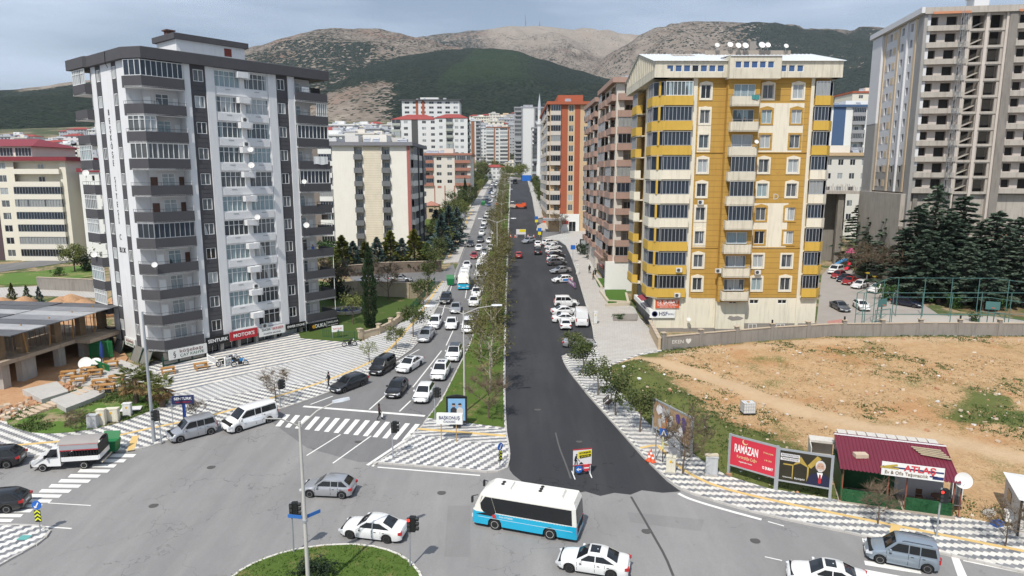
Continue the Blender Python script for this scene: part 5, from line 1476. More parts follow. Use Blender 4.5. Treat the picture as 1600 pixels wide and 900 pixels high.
for s0,s1,z0,z1 in((13.62,20.2,yrow(6)-1.0,yrow(7)+2.4),(13.62,18.9,yrow(2)-1.0,yrow(3)+2.1)):
 hol=[(a-.24,b+.24,yrow(k)-.59,yrow(k)+1.74)for k in range(NY)for a,b in((14.3,15.75),(18.45,19.9))if b+.24<s1+1e-3 and z0<yrow(k)<z1]
 mb=MB();section(mb,YT,s0,s1,z0,z1,.06,.12,hol,rev=.04);mb.build('cream_panel',m_crm,YB)
for k in(6,2):mb=MB();section(mb,YT,5.5,7.35,yrow(k)-1.0,yrow(k+1)+1.9,.06,.12,[(5.52,7.33,yrow(q)-.58,yrow(q)+1.73)for q in(k,k+1)],rev=.04);mb.build('cream_panel',m_crm,YB)
mb=MB()
for s0,s1 in((4.62,5.25),(20.95,21.4)):section(mb,YT,s0,s1,.5,35.85,-.06,1.1)
mb.build('pilaster',m_crm,YB)
mb=MB()
for z in(yrow(5)+2.35,yrow(1)+2.45):tbox(mb,YT,5.25,9.2,-.0,.12,z,z+.12);tbox(mb,YT,13.6,20.95,-.01,.12,z,z+.12)
mb.build('string_course',m_och,YB)
bay1=[(-.75,4.6),(-.75,1.1),(.55,-.55),(4.62,-.55)]
bay3=[(21.4,-.55),(23.5,-.55),(24.3,.3),(24.3,3.6)]
bayb=[(.1,18.2),(-.75,17.6),(-.75,13.4),(.1,12.9)]
for k in range(NY):
 z=yrow(k);wh=k in(3,4,5)
 for e,poly in((bay1,[(.95,4.6)]+bay1[:]+[(4.62,1.05),(.95,1.05)]),(bay3,bay3+[(23.8,3.6),(23.8,1.05),(21.4,1.05)]),(bayb,bayb+[(.95,12.9),(.95,18.2)])):
  pm=MB();pm.prism(poly,z-1.45,z-1.3);pm.build('floor_slab',m_crm,YB)
  parapet(YB,e,z-1.42,z-.02,.14,m_crm if wh else m_yel)
 hh=YF-1.46
 fm_=m_pvc if k==8 else m_alu
 pn={8:'k',1:'b',3:'b'}.get(k,R.choice('bbd'))
 glazing(YB,YT,'F',.75,4.5,-.42,z,hh,7,pn if k!=8 else 't',fm_)
 o=put('window',win_mesh(2.0,hh,2,0,m_alu)[0],YB,(-.02,.36,z),rz=math.atan2(-1.65,1.3));p=put('pane',win_mesh(2.0,hh,2,0,m_alu)[1],o);recolour(p,g_blue)
 glazing(YB,YL,'L',1.2,4.5,-.62,z,hh,3,'b')
 c=MB();c.box(-.1,-.1,z,.18,.2,z+hh);c.build('bay_post',m_yel,YB)
 glazing(YB,YT,'F',21.45,23.4,-.42,z,hh,4,pn if k not in(4,)else 'k',m_alu)
 glazing(YB,XF('R',24.3,22),'R',.4,3.5,.12,z,hh,3,'b')
 glazing(YB,YL,'L',13.5,17.5,-.62,z,hh,4,'b' if k!=4 else 'c')
 for t_ in(6.3,8.3):window(YB,YL,'L',t_,.72,z-.3,.8,1.7,1,0,'c')
lh=[(t_-.4,t_+.4,yrow(k)-.3,yrow(k)+1.4)for k in range(NY)for t_ in(6.3,8.3)]
mb=MB();section(mb,YL,4.6,12.9,5.0,35.8,.62,1.0,lh);mb.build('wall',m_och,YB)
mb=MB()
for a in(5.2,9.4):section(mb,YL,a,a+.55,5,35.8,.5,.7)
section(mb,YL,10.4,12.2,5,35.8,.52,.7);mb.build('pilaster',m_crm,YB)
m_blueg=M('glass_blue_attic',(.05,.10,.22),.1,var=.1)
at=[(a,a+.95,36.6,37.5)for a in[.7+1.15*i for i in range(7)]]
mb=MB();section(mb,YT,-.9,9.0,35.85,38.1,-.75,1.2,at[:7],rev=.1)
at2=[(9.7+1.1*i,10.6+1.1*i,36.95,37.85)for i in range(5)]
section(mb,YT,9.0,16.0,35.6,38.6,-1.75,1.2,at2,rev=.1)
at3=[(16.2+1.15*i,17.1+1.15*i,36.6,37.5)for i in range(3)]
section(mb,YT,16.0,24.8,35.85,38.1,-.75,1.2,at3,rev=.1)
section(mb,YL,-.75,22.6,35.85,37.0,-.95,1.2)
section(mb,XF('R',24.8,22.5),-.75,22.6,35.85,38.1,0,1.0)
mb.poly([(-.93,-.75,36.9),(-.93,22.6,36.9),(-.93,22.6,38.05),(-.93,11,40.75),(-.93,-.75,38.05)])
mb.build('attic_wall',m_crm2,YB)
for lst,d in((at,-.66),(at2,-1.66),(at3,-.66)):
 for a,b,z0,z1 in lst:
  o=window(YB,YT,'F',(a+b)/2,d,z0,b-a,z1-z0,1,0,'d');recolour(o.children[0],g_dark if a==at[3][0]else m_blueg)
mb=MB()
for i in range(15):
 y=.8+i*1.45;mb.box(-1.02,y,37.0,-.93,y+.18,37.9+(2.4*(1-abs(y-11)/11.5)))
mb.build('gable_rib',m_crm2,YB)
m_met=M('roof_metal_white',(.72,.74,.75),.35,.1,var=.06,scale=.4,streak=.1)
mb=MB()
for i in range(43):
 x0,x1=-1.15+i*.61,-1.15+(i+1)*.61
 mb.quad((x0,-1.05,38.0),(x1-.05,-1.05,38.0),(x1-.05,11,40.85),(x0,11,40.85));mb.add([(x1-.05,-1.05,38.0),(x1-.025,-1.05,38.07),(x1,-1.05,38.0),(x1-.05,11,40.85),(x1-.025,11,40.92),(x1,11,40.85)],[(0,1,4,3),(1,2,5,4)])
mb.quad((-1.15,11,40.85),(25.05,11,40.85),(25.05,23,38.0),(-1.15,23,38.0))
mb.add([(24.79,-1,38.05),(24.79,23,38.05),(24.79,11,40.8)],[(0,1,2)])
mb.build('roof',m_met,YB)
mb=MB();mb.add([(9,-1.9,38.6),(16,-1.9,38.6),(16,3.2,39.05),(9,3.2,39.05),(9,-1.9,38.5),(16,-1.9,38.5)],[(0,1,2,3),(0,1,5,4)]);mb.build('bay_roof',m_met,YB)
mb=MB();mb.quad((3.5,7.3,40.02),(6.6,7.3,40.02),(6.6,10.2,40.71),(3.5,10.2,40.71));mb.build('roof_patch',M('rust_sheet',(.36,.31,.26),.8,var=.2),YB)
mb=MB();mb.box(8.6,9.5,40.2,21.5,13,41.15);mb.build('roof_ridge_box',M('roof_brown',(.30,.26,.22),.9,var=.2,scale=.6,streak=.3),YB)
mb=MB();mb.box(15.4,9.7,41.1,16.3,10.6,42.5);mb.build('chimney',m_sock,YB)
bs=[(11.0,12.1,4.3,4.75),(14.2,15.5,4.15,4.75),(18.3,19.6,4.15,4.75)]
mb=MB();section(mb,YT,.2,5.6,.5,5.1,.04,1.1);section(mb,YT,5.6,9.2,.5,5.05,.14,1.1);section(mb,YT,9.2,13.4,.5,4.62,-.5,1.1,bs[:1]);section(mb,YT,13.4,21.0,.5,5.06,.1,1.1,bs[1:]);section(mb,YT,21.0,23.9,.5,5.1,.02,1.1);mb.build('base_wall',m_crm,YB)
for a,b,z0,z1 in bs:window(YB,YT,'F',(a+b)/2,.2 if a>13 else-.4,z0,b-a,z1-z0,2,0,'d')
mb=MB()
for s0,s1,d in((.2,5.6,-.02),(5.6,9.2,.08),(9.2,13.4,-.56),(13.4,21.0,.04),(21.0,23.95,-.04)):tbox(mb,YT,s0,s1,d,1.0,-.6,.55 if s0<13 else 1.25)
mb.build('plinth',m_sock,YB)
for a in(14.2,18.3):window(YB,YT,'F',a+.6,.02,.35,1.2,.8,2,0,'m')
mb=MB();mb.prism([(11.0,-.52),(11.6,-.52),(12.6,-.52),(12.7,-.52),(12.7,-.515),(11,-.515)],0,.001)
mb=MB();mb.poly([(10.9,-.515,2.05),(11.6,-.515,1.75),(12.8,-.515,1.85),(13.3,-.515,2.15),(12.4,-.515,2.45),(11.8,-.515,2.35),(11.2,-.515,2.5)]);mb.build('plaster_scar',m_sock,YB)
mb=MB();section(mb,YL,.1,14,-.4,4.9,.3,1.0);mb.build('shop_wall',m_shopg,YB)
for k in range(4):window(YB,YL,'L',1.9+k*3.1,.3,-.1,2.7,2.5,3,0,'d',m_alu)
for k in range(3):window(YB,YL,'L',1.4+k*1.6,.18,3.3,1.5,1.7,2,0,'d',m_alu)
mb=MB();tbox(mb,YL,.02,13,-.35,.2,2.5,3.2);mb.build('shop_sign',m_swhite,YB)
text('HSF BORU',.5,M('letter_navy',(.02,.03,.12),.5,var=0),YB,(-.37,5,2.85),(PI/2,0,-PI/2),width=4)
b=board(YB,YT,-.35,3.3,-.12,2.1,3.3,m_swhite);text('HSF',.8,MATS['letter_navy'],b,(1.6,-.25,2.7),UPR,width=1.25,bold=.012);text('BORU',.36,MATS['letter_navy'],b,(2.75,-.25,2.65),UPR,width=.85)
mb=MB();mb.lathe([(.42,-.015),(.42,.015),(.3,.015),(.3,-.015)],16,axis='Y',c=(.35,-.25,2.7));mb.build('logo',MATS['letter_navy'],b)
b=board(YB,YT,.45,3.9,-.02,3.55,4.75,M('sign_orange',(.58,.10,.035),.5,var=.05));text('12 ŞUBAT',.62,m_lw,b,(2.18,-.15,4.42),UPR,width=3.0,bold=.012);text('SÜRÜCÜ KURSU',.36,m_lw,b,(2.18,-.15,4.0),UPR,width=2.9);text('0344 221 12 12',.22,m_lw,b,(2.18,-.15,3.7),UPR,width=2.2)
mb=MB();mb.quad((-1.3,1.2,4.35),(-1.3,5.2,4.35),(.3,5.2,5.0),(.3,1.2,5.0));mb.build('awning',M('awning_red',(.25,.04,.05),.7,var=.15),YB)
text('Y',1.0,M('letter_faded',(.40,.22,.05),.7,var=0),YB,(17.05,.09,yrow(5)-.6),UPR);text('D',1.15,M('letter_metal',(.5,.5,.46),.5,var=0),YB,(17.05,.09,yrow(4)-.4),UPR)
TW=thing('unfinished_tower','tall bare concrete apartment tower under construction behind the dark cedars','building',(74.68,129,5.4),math.radians(-9))
m_rc=M('raw_concrete',(.41,.375,.33),.95,var=.22,scale=.5,bump=.25,streak=.6)
m_rcd=M('raw_concrete_dark',(.23,.21,.185),.95,var=.25,scale=.5,bump=.25,streak=.6)
m_blk_=M('pumice_block',(.54,.48,.43),.95,var=.12,scale=1.5,bump=.3,streak=.2)
m_ins=M('insulation_white',(.62,.62,.63),.8,var=.06,scale=.4)
m_bei=M('strip_beige',(.60,.47,.32),.85,var=.1)
m_cem=M('cement_grey',(.31,.30,.285),.9,var=.15,scale=.4,streak=.3)
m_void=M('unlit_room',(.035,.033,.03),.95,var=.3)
TT,TTL=XF('F',40,25),XF('L',40,25)
ZT,TH,NT_=18.0,2.9,11
mb=MB();mb.box(.5,2.6,-1,39,24.5,49.8);mb.build('core_wall',m_blk_,TW)
mb=MB();mb.box(-.3,-.4,49.8,40,25.2,50.9);mb.build('roof_slab',m_rc,TW)
mb=MB();mb.box(-.9,-.3,50.0,-.3,25.9,51.0);mb.build('roof_fascia',m_ins,TW)
mb=MB();mb.box(1,-.6,49.7,7.2,-.4,50.1);mb.box(15,-.6,49.7,40,-.4,50.1);mb.build('roof_edge_board',M('formwork_orange',(.50,.22,.12),.8,var=.2),TW)
mb=MB();mb.add([(2,6,50.9),(18,6,50.9),(18,18,50.9),(2,18,50.9),(6,12,52.4),(14,12,52.4)],[(0,1,5,4),(1,2,5),(2,3,4,5),(3,0,4)]);mb.build('roof',m_rcd,TW)
mb=MB();mb.box(9.5,4,51,12,7,53.4);mb.box(9.2,3.8,53.4,12.3,7.2,53.7);mb.build('lift_house',m_ins,TW)
def tower_bay(s0):
 """balcony bay: back wall with two openings and a slit, slab and parapet on each floor"""
 hol=[]
 for i in range(NT_):
  z=ZT+i*TH
  hol+=[(s0+.7,s0+2.1,z+1.0,z+2.45),(s0+3.5,s0+5.3,z+.3,z+2.5),(s0+6.0,s0+6.3,z+.3,z+2.3)]
 mb=MB();section(mb,TT,s0,s0+7.1,ZT,49.8,.9,2.6,hol,rev=.6);mb.build('wall',m_blk_,TW)
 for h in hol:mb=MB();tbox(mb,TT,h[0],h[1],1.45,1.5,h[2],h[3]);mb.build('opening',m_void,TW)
 for i in range(NT_):
  z=ZT+i*TH
  p=MB();tbox(p,TT,s0,s0+7.1,-.1,1.4,z-.12,z+.1);tbox(p,TT,s0,s0+7.1,-.12,.03,z-.12,z+.8);tbox(p,TT,s0,s0+.12,.03,.95,z+.1,z+.8)
  p.build('balcony',m_rc,TW)
 mb=MB();tbox(mb,TT,s0+6.7,s0+7.1,.1,1.4,ZT,49.8);mb.build('column',m_blk_,TW)
tower_bay(.35);tower_bay(15.2);tower_bay(25)
for s in(7.6,10.6):
 for i in range(NT_):
  z=ZT+i*TH
  mb=MB();tbox(mb,TT,s-.1,s+3.0,.3,.6,z-.25,z+.12);mb.build('beam',m_rc,TW)
  if s<8:
   mb=MB();mb.add([(s+.2,1.2,z+.2),(s+2.6,1.2,z+1.3),(s+2.6,1.2,z+1.55),(s+.2,1.2,z+.45),(s+.2,2.3,z+.2),(s+2.6,2.3,z+1.3),(s+2.6,2.3,z+1.55),(s+.2,2.3,z+.45)],[(0,1,2,3),(3,2,6,7),(4,5,6,7)]);mb.build('stair_flight',m_rc,TW)
for s in(7.6,10.6):
 h2=[(s+.35,s+2.4,ZT+i*TH+.2,ZT+i*TH+2.45)for i in range(NT_)]
 mb=MB();section(mb,TT,s,s+2.9,ZT,49.8,.45,.9,h2,rev=.4);mb.build('wall',m_rc,TW)
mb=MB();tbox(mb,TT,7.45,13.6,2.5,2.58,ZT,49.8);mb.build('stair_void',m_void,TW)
mb=MB()
for s0,s1 in((7.3,7.6),(10.1,10.6),(13.4,13.8)):tbox(mb,TT,s0,s1,.1,2.5,-1,49.8)
mb.build('column',m_blk_,TW)
mb=MB();tbox(mb,TT,13.8,15.2,-.1,2.5,-1,49.8);mb.build('column',m_rcd,TW)
mb=MB();tbox(mb,TT,-.2,.35,.02,2.5,-1,49.8);mb.build('corner_column',m_cem,TW)
hol=[(t_,t_+1.1,ZT+i*TH+.9,ZT+i*TH+2.3)for i in range(NT_)for t_ in(5.2,9.3,15.3)]
mb=MB();section(mb,TTL,.3,19.5,ZT+5,49.8,.0,1.0,[h for h in hol if h[2]>ZT+5],rev=.5);mb.build('wall',m_ins,TW)
mb=MB();section(mb,TTL,.3,19.5,ZT,ZT+4.99,.0,1.0,[h for h in hol if h[2]<ZT+4],rev=.5);mb.build('wall',m_cem,TW)
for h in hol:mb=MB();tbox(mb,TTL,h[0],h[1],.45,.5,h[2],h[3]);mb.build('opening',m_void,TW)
mb=MB()
for a in(1.6,3.2,11.3,18.3):tbox(mb,TTL,a,a+.75,-.14,.1,ZT,49.8)
mb.build('facade_strip',m_bei,TW)
mb=MB();section(mb,TTL,19.5,25,ZT+14,49.8,-.5,1);tbox(mb,TTL,6.9,7.3,-.35,0,ZT,49.8);mb.build('wall',m_ins,TW)
mb=MB();section(mb,TTL,19.5,25,-1,ZT+14,-.45,1);mb.build('wall',m_cem,TW)
for i in range(NT_):
 for t_ in(13.0,16.6):
  mb=MB();tbox(mb,TTL,t_,t_+1.4,-.05,.02,ZT+i*TH+.9,ZT+i*TH+2.3);mb.build('panel',m_bei if t_<14 else m_blk_,TW)
mb=MB();mb.box(-1,1.0,-1,40,24,ZT-.3);mb.build('plinth',m_rc,TW)
mb=MB()
for s in(1.0,8.0,14.6,22,30):tbox(mb,TT,s,s+.8,.6,1.1,-1,ZT-.3)
tbox(mb,TT,-1,40,.7,1.05,11.0,11.6);mb.build('column',m_rcd,TW)
mb=MB();mb.box(-15,24,ZT-1.0,-.5,34,ZT-.4);mb.build('podium_slab',m_rc,TW)
for x,y in((-14,25),(-9,25),(-5,25)):
 mb=MB();mb.box(x,y,-1,x+1.2,y+1.2,ZT-1.0);mb.build('column',m_rcd,TW)
mb=MB();mb.box(-8,30,-1,-2,30.5,ZT-1);mb.build('podium_wall',m_rcd,TW)
mb=MB()
for k in range(40):mb.tube([(-14.8+k*.34,24.2,ZT-.4),(-14.8+k*.34,24.2,ZT+R.uniform(.4,1.3))],.04,4)
mb.build('starter_bars',M('rebar',(.18,.12,.09),.8),TW)
for s in(5.6,20.4):
 H_=50 if s<10 else 34+4
 mb=MB()
 for dx in(0,.75):
  for dy in(-1.6,-.85):mb.tube([(s+dx,dy,6),(s+dx,dy,H_)],.045,4)
 z=6
 while z<H_-1:
  for dy in(-1.6,-.85):mb.tube([(s,dy,z),(s+.75,dy,z)],.035,4);mb.tube([(s,dy,z),(s+.75,dy,z+1.2)],.03,4)
  z+=1.2
 mb.build('hoist_mast',M('steel_grey',(.28,.29,.30),.6,.3,var=.1),TW)
mb=MB();mb.box(3,-3.5,-1,40,1,9.4);mb.build('terrace',m_rc,TW)
mb=MB()
for k in range(14):mb.tube([(4+k*2.4,-3.4,9.4),(4+k*2.4,-3.4,10.6)],.05,4)
mb.tube([(4,-3.4,10.5),(36,-3.4,10.5)],.05,4);mb.tube([(4,-3.4,10.0),(36,-3.4,10.0)],.05,4);mb.build('site_railing',M('railing_orange',(.55,.22,.1),.7,var=.2),TW)
m_rtile=M('roof_tile_red',(.30,.055,.045),.75,var=.2,scale=.3)
m_flat=M('flat_roof',(.33,.32,.30),.9,var=.15,scale=.3)
def block(label,x,y,W_,D_,z0,H_,nf,wall,front=(),left=(),right=(),rz=0.,roof='flat',band=None,gh=0.,group=None,objs=True,fasc=None,name='apartment_building',over=.35,pane='m'):
 """columns: ('w', centre, width, height, cols) windows; ('b', s0, s1, parapet material, glazed fraction) balconies; ('p', s0, s1, material) painted pier"""
 t=thing(name,label,'building',(x,y,z0),rz,group)
 fh=(H_-gh)/nf
 jw,jp,jb=MB(),MB(),{}
 body=MB()
 for face,cols in(('F',front),('L',left),('R',right)):
  T=XF(face,W_,D_);ln=W_ if face=='F' else D_
  hol=[];segs=[]
  for c in cols:
   if c[0]=='w':
    for i in range(nf):
     zz=gh+i*fh+fh*.32;hol.append((c[1]-c[2]/2,c[1]+c[2]/2,zz,zz+c[3]))
   if c[0]=='b':hol.append((c[1],c[2],gh+.01,H_-.3))
  section(body,T,0,ln,-1.5,H_,0,1.45,hol,rev=.12)
  for c in cols:
   if c[0]=='w':
    for i in range(nf):
     zz=gh+i*fh+fh*.32
     if objs:window(t,T,face,c[1],.06,zz,c[2],c[3],c[4],0,pane)
     else:
      mbx=jw;e=.07
      tbox(mbx,T,c[1]-c[2]/2,c[1]+c[2]/2,.03,.08,zz,zz+e);tbox(mbx,T,c[1]-e/2,c[1]+e/2,.03,.08,zz,zz+c[3]);tbox(mbx,T,c[1]-c[2]/2,c[1]+c[2]/2,.03,.08,zz+c[3]-e,zz+c[3])
      jp.quad(T(c[1]-c[2]/2,.1,zz),T(c[1]+c[2]/2,.1,zz),T(c[1]+c[2]/2,.1,zz+c[3]),T(c[1]-c[2]/2,.1,zz+c[3]),R.choice([0,0,1]))
   elif c[0]=='b':
    tbox(body,T,c[1],c[2],1.3,1.42,gh,H_)
    for i in range(nf):
     z=gh+i*fh
     pr=MB()if objs else jb.setdefault(c[3].name,(MB(),c[3]))[0]
     tbox(pr,T,c[1]-.05,c[2]+.05,-.8,1.3,z-.12,z+.06);tbox(pr,T,c[1]-.05,c[2]+.05,-.8,-.68,z+.06,z+fh*.36)
     tbox(pr,T,c[1]-.05,c[1]+.07,-.68,.0,z+.06,z+fh*.36);tbox(pr,T,c[2]-.07,c[2]+.05,-.68,.0,z+.06,z+fh*.36)
     if objs:pr.build('balcony',c[3],t)
     if R.random()<c[4]:
      if objs:glazing(t,T,face,c[1],c[2],-.72,z+fh*.37,fh*.58,max(3,int((c[2]-c[1])/.7)),R.choice('bbdk'),m_alu)
      else:tbox(jp,T,c[1],c[2],-.74,-.7,z+fh*.37,z+fh*.95,R.choice([0,0,1]))
     elif objs:window(t,T,face,(c[1]+c[2])/2,1.24,z+.15,min(1.6,(c[2]-c[1])*.6),fh*.7,2,0,'c')
     else:tbox(jp,T,c[1]+.4,c[2]-.5,1.26,1.29,z+.2,z+fh*.75,R.choice([0,1]))
   elif c[0]=='p':
    pr=MB();tbox(pr,T,c[1],c[2],-.1,.3,c[4]if len(c)>4 else-1.5,c[5]if len(c)>5 else H_-.02);pr.build('pier',c[3],t)
   elif c[0]=='h':
    pr=MB()
    for i in range(nf):tbox(pr,T,c[1],c[2],-.12,.2,gh+i*fh-fh*.1,gh+i*fh+fh*.26)
    pr.build('band',c[3],t)
 body.box(1.42,1.42,-1.5,W_-1.42,D_,H_-.02)
 if 'L' not in[f for f,c in(('L',left),)if c]:pass
 body.build('wall',wall,t)
 if jw.v:jw.build('window',m_pvc,t,kind='stuff')
 if jp.v:jp.build('pane',[g_mix,g_curt],t,kind='stuff')
 for mbx,m in jb.values():mbx.build('balcony',m,t,kind='stuff')
 e=over
 if roof=='hip':
  hgt=min(W_,D_)*.16
  mb=MB();mb.add([(-e,-e,H_),(W_+e,-e,H_),(W_+e,D_+e,H_),(-e,D_+e,H_),(W_*.3,D_/2,H_+hgt),(W_*.7,D_/2,H_+hgt)],[(0,1,5,4),(1,2,5),(2,3,4,5),(3,0,4)]);mb.box(-e,-e,H_-.25,W_+e,D_+e,H_-.001);mb.build('roof',band or m_rtile,t)
 else:
  mb=MB();mb.box(-e,-e,H_,W_+e,D_+e,H_+.9);mb.build('roof_fascia',band or wall,t)
  mb=MB();mb.box(W_*.3,D_*.35,H_+.9,W_*.62,D_*.7,H_+3.2);mb.build('lift_house',wall,t)
  tk=MB()
  for k in range(5):
   x0=R.uniform(.05,.8)*W_;y0=R.uniform(.08,.5)*D_
   tk.add([(x0,y0,H_+1.0),(x0+1.9,y0,H_+1.0),(x0+1.9,y0+1,H_+2.0),(x0,y0+1,H_+2.0)],[(0,1,2,3)]);tk.lathe([(.28,0),(.28,1.7)],8,axis='X',c=(x0+.1,y0+1.1,H_+2.1))
  tk.build('solar_heater',M('solar_panel',(.30,.32,.36),.3,var=.3,scale=.8),t,kind='stuff')
 return t
cr_=M('cream_stone',(.76,.73,.66),.85,var=.06,scale=.4,streak=.15);gyd=M('balcony_dark',(.15,.155,.16),.6,var=.1);gy_=M('balcony_grey',(.30,.30,.31),.8,var=.1);dg_=M('frame_dark',(.07,.072,.078),.6,var=.1)
CB=block('cream apartment block with two columns of small balconies, behind the conifer row',-45.5,175,19.6,28,7.2,26.6,8,cr_,front=[('b',5.6,7.6,gyd,.0),('b',12.6,14.6,gyd,.0)],right=[('b',2,9,m_swhite,.8),('b',11,18,m_swhite,.5),('b',20,26,gy_,.6)],left=[('b',2,8,gy_,.5)],band=M('roof_edge_grey',(.20,.20,.22),.6),over=.9)
mb=MB();tbox(mb,XF('F',19.6,28),7.9,12.3,-.06,.1,-1,26.5);mb.build('tile_panel',Mgroove('cream_boards',(.68,.61,.48),.6,.15),CB)
mb=MB();mb.box(18.9,-.12,-1,19.7,.1,26.5);mb.build('corner_strip',M('strip_brick',(.36,.13,.11),.8),CB)
mb=MB();mb.box(19.5,9.5,-1,20.6,10.6,26.5);mb.box(19.5,18.5,-1,20.6,19.6,26.5);mb.build('column',dg_,CB)
for k in range(3):
 mb=MB();mb.box(2+k*5,6+k*5,27.6,5.5+k*5,12+k*4,29.4);mb.build('lift_house',M('roof_hut',(.6,.58,.55),.8),CB)
block('narrow grey wing with white balconies between the grey block and the cream block',-62,181,16,20,7.6,27.5,9,M('taupe_wall',(.20,.17,.15),.85,var=.1),front=[('b',11.5,15.8,m_swhite,.7),('w',4,1.4,1.5,2),('w',8.5,1.4,1.5,2)],band=M('roof_edge_white',(.6,.6,.6),.7))
rwm=M('band_red',(.35,.03,.04),.7,var=.1)
block('low white building with red bands seen through the gap right of the grey block',-60,214,14,12,9,14,4,m_swhite,front=[('h',0,14,rwm),('w',10.5,3,1.3,3),('w',5,3,1.3,3)],objs=True)
br_=M('brown_pink_render',(.37,.245,.195),.85,var=.1,scale=.5,streak=.3);crp=M('pier_cream',(.60,.55,.48),.8,var=.08)
BB=block('pinkish brown apartment block with stacked bays just left of the yellow block',18.8,126,14,20,5.3,37.6,11,crp,left=[('b',.5,7.5,br_,.55),('w',8.7,1,1.5,1),('b',10,14.5,br_,.35),('b',15.6,19.7,br_,.5)],front=[('b',.3,5,br_,.6),('w',7,1.3,1.5,2)],gh=5.5,band=br_,over=.9)
mb=MB();mb.box(-1.2,1,4.3,.1,19,5.3);mb.build('shop_canopy',br_,BB)
for k in range(5):window(BB,XF('L',14,20),'L',2.5+k*3.7,-.06,0,3.2,3.8,3,0,'d',m_alu)
b=board(BB,XF('L',14,20),6,12,-.9,3.2,4.4,MATS['sign_red']);text('MARKET',.8,m_lw,b,(-1.03,9,3.8),(PI/2,0,-PI/2),width=4)
mb=MB();mb.box(-1.4,-.6,-1,4,.4,5.4);mb.build('shop_wall',m_swhite,BB)
BB2=block('second brown block set back behind the first along the right pavement',18.2,147,14,21,6.2,35.5,11,crp,left=[('b',.5,6.5,br_,.5),('w',8,1,1.5,1),('b',9.5,14,br_,.4),('b',15.5,20.5,br_,.5)],gh=5,band=br_,over=.9)
tc_=M('terracotta',(.36,.10,.05),.8,var=.1,scale=.4);sand=M('sand_render',(.55,.40,.24),.85,var=.07,scale=.4,streak=.15);wht=M('balcony_cream',(.55,.50,.44),.8,var=.1)
TB=block('terracotta and sand apartment tower where the resurfaced road meets the side street',11.6,213,13.2,54,8.9,38.6,11,sand,front=[('b',.2,3.2,wht,.9),('p',3.3,5.4,tc_,5,38.5),('p',7.6,9.2,tc_,5,38.5),('w',6.5,1.5,1.9,2),('w',11.2,1.8,1.6,3)],left=[('b',1,8,wht,.85),('b',10,17,wht,.8),('b',20,27,wht,.8),('b',30,37,wht,.8),('b',40,50,wht,.8)],gh=5.6,band=tc_,over=1.0)
mb=MB();mb.box(3.2,-.35,-1,9.4,.1,5.5);mb.build('shop_wall',m_swhite,TB)
window(TB,XF('F',13,54),'F',7.2,-.42,0,2.2,3.2,2,0,'d');b=board(TB,XF('F',13,54),4,6,-.4,2.4,3.4,MATS['sign_red'])
mb=MB();mb.box(-2,-3,3.6,5,3,4.2);mb.build('shop_canopy',gy_,TB)
mb=MB();mb.box(3,10,39.5,11,40,42.5);mb.build('upper_roof',tc_,TB)
WB=block('white block with terracotta balcony bands and a painted face mural on its base',-39.5,300,21.5,26,12.6,22,4,M('offwhite',(.64,.60,.54),.85,var=.05),front=[('b',.2,5.2,M('brick_band',(.36,.165,.12),.8,var=.1),.5),('w',7.8,2.2,1.5,2),('p',7.0,8.7,MATS['brick_band'],8.0,8.9),('w',12.4,2.2,1.5,2),('b',14.7,21.4,MATS['brick_band'],.8)],gh=9,band=MATS['brick_band'],over=.8)
for s in(5.5,10,14.2):mb=MB();tbox(mb,XF('F',21,26),s,s+.4,-.12,.1,-1,9);mb.build('pier',MATS['brick_band'],WB)
mb=MB();tbox(mb,XF('F',21,26),15.7,19.8,-.15,.0,.8,6.9);ml=mb.build('mural',M('mural_dark',(.05,.05,.045),.7,var=.3,scale=1),WB)
mb=MB();mb.lathe([(1.25,-.02),(1.25,.02)],20,axis='Y',c=(17.8,-.2,4.2));mb.v=[(x,y,4.2+(z-4.2)*1.35)for x,y,z in mb.v];mb.build('face',M('mural_skin',(.55,.42,.30),.7,var=.15,scale=.8),ml)
mb=MB()
for s in(17.3,18.3):mb.obox((s,-.23,4.6),(.5,.02,.2))
mb.obox((17.8,-.23,3.4),(.6,.02,.15));mb.obox((17.75,-.235,4.0),(.14,.02,.6));mb.build('features',MATS['mural_dark'],ml)
FL=block('cream apartment block with long glazed balconies and a dark red roof at the far left',-136,161,33,20,6.6,23.2,8,M('cream_pale',(.70,.655,.55),.85,var=.05,scale=.4),rz=math.radians(-3),front=[('b',20.5,31.8,M('balcony_cream2',(.68,.64,.55),.85,var=.05),.9),('w',17.6,2.0,1.6,2),('w',11.5,2.2,1.6,3),('w',8,2,1.6,2),('b',.3,6.5,MATS['balcony_cream2'],.7),('p',13.6,15.8,M('plum_strip',(.09,.06,.07),.8),-1,18)],band=M('roof_plum',(.22,.03,.04),.6,var=.15),over=1.0)
mb=MB();mb.box(-2,3,24.1,23,18,26.6);mb.build('upper_storey',MATS['cream_pale'],FL)
mb=MB();mb.add([(-3,2,26.6),(24,2,26.6),(24,19,26.6),(-3,19,26.6),(2,10,28.6),(20,10,28.6)],[(0,1,5,4),(1,2,5),(2,3,4,5),(3,0,4)]);mb.build('roof',MATS['roof_plum'],FL)
for k in range(3):window(FL,TF,'F',12+k*4.5,2.94,24.3,4,2.0,5,0,'b')
block('pale grey apartment slab with small windows left of the grey block',-132,200,14,16,8,22.6,7,M('pale_grey',(.40,.41,.43),.85,var=.05),front=[('w',9+3.4*k,1.5,1.5,2)for k in range(3)]+[('w',3,1.5,1.5,2)])
block('white block with a dark red roof edge glimpsed beside the grey block',-100.5,160,12,14,6.4,20.8,7,m_swhite,front=[('w',1.2,.7,1.3,1),('w',3.2,.7,1.3,1),('b',5,9,gy_,.2)],band=MATS['roof_plum'])
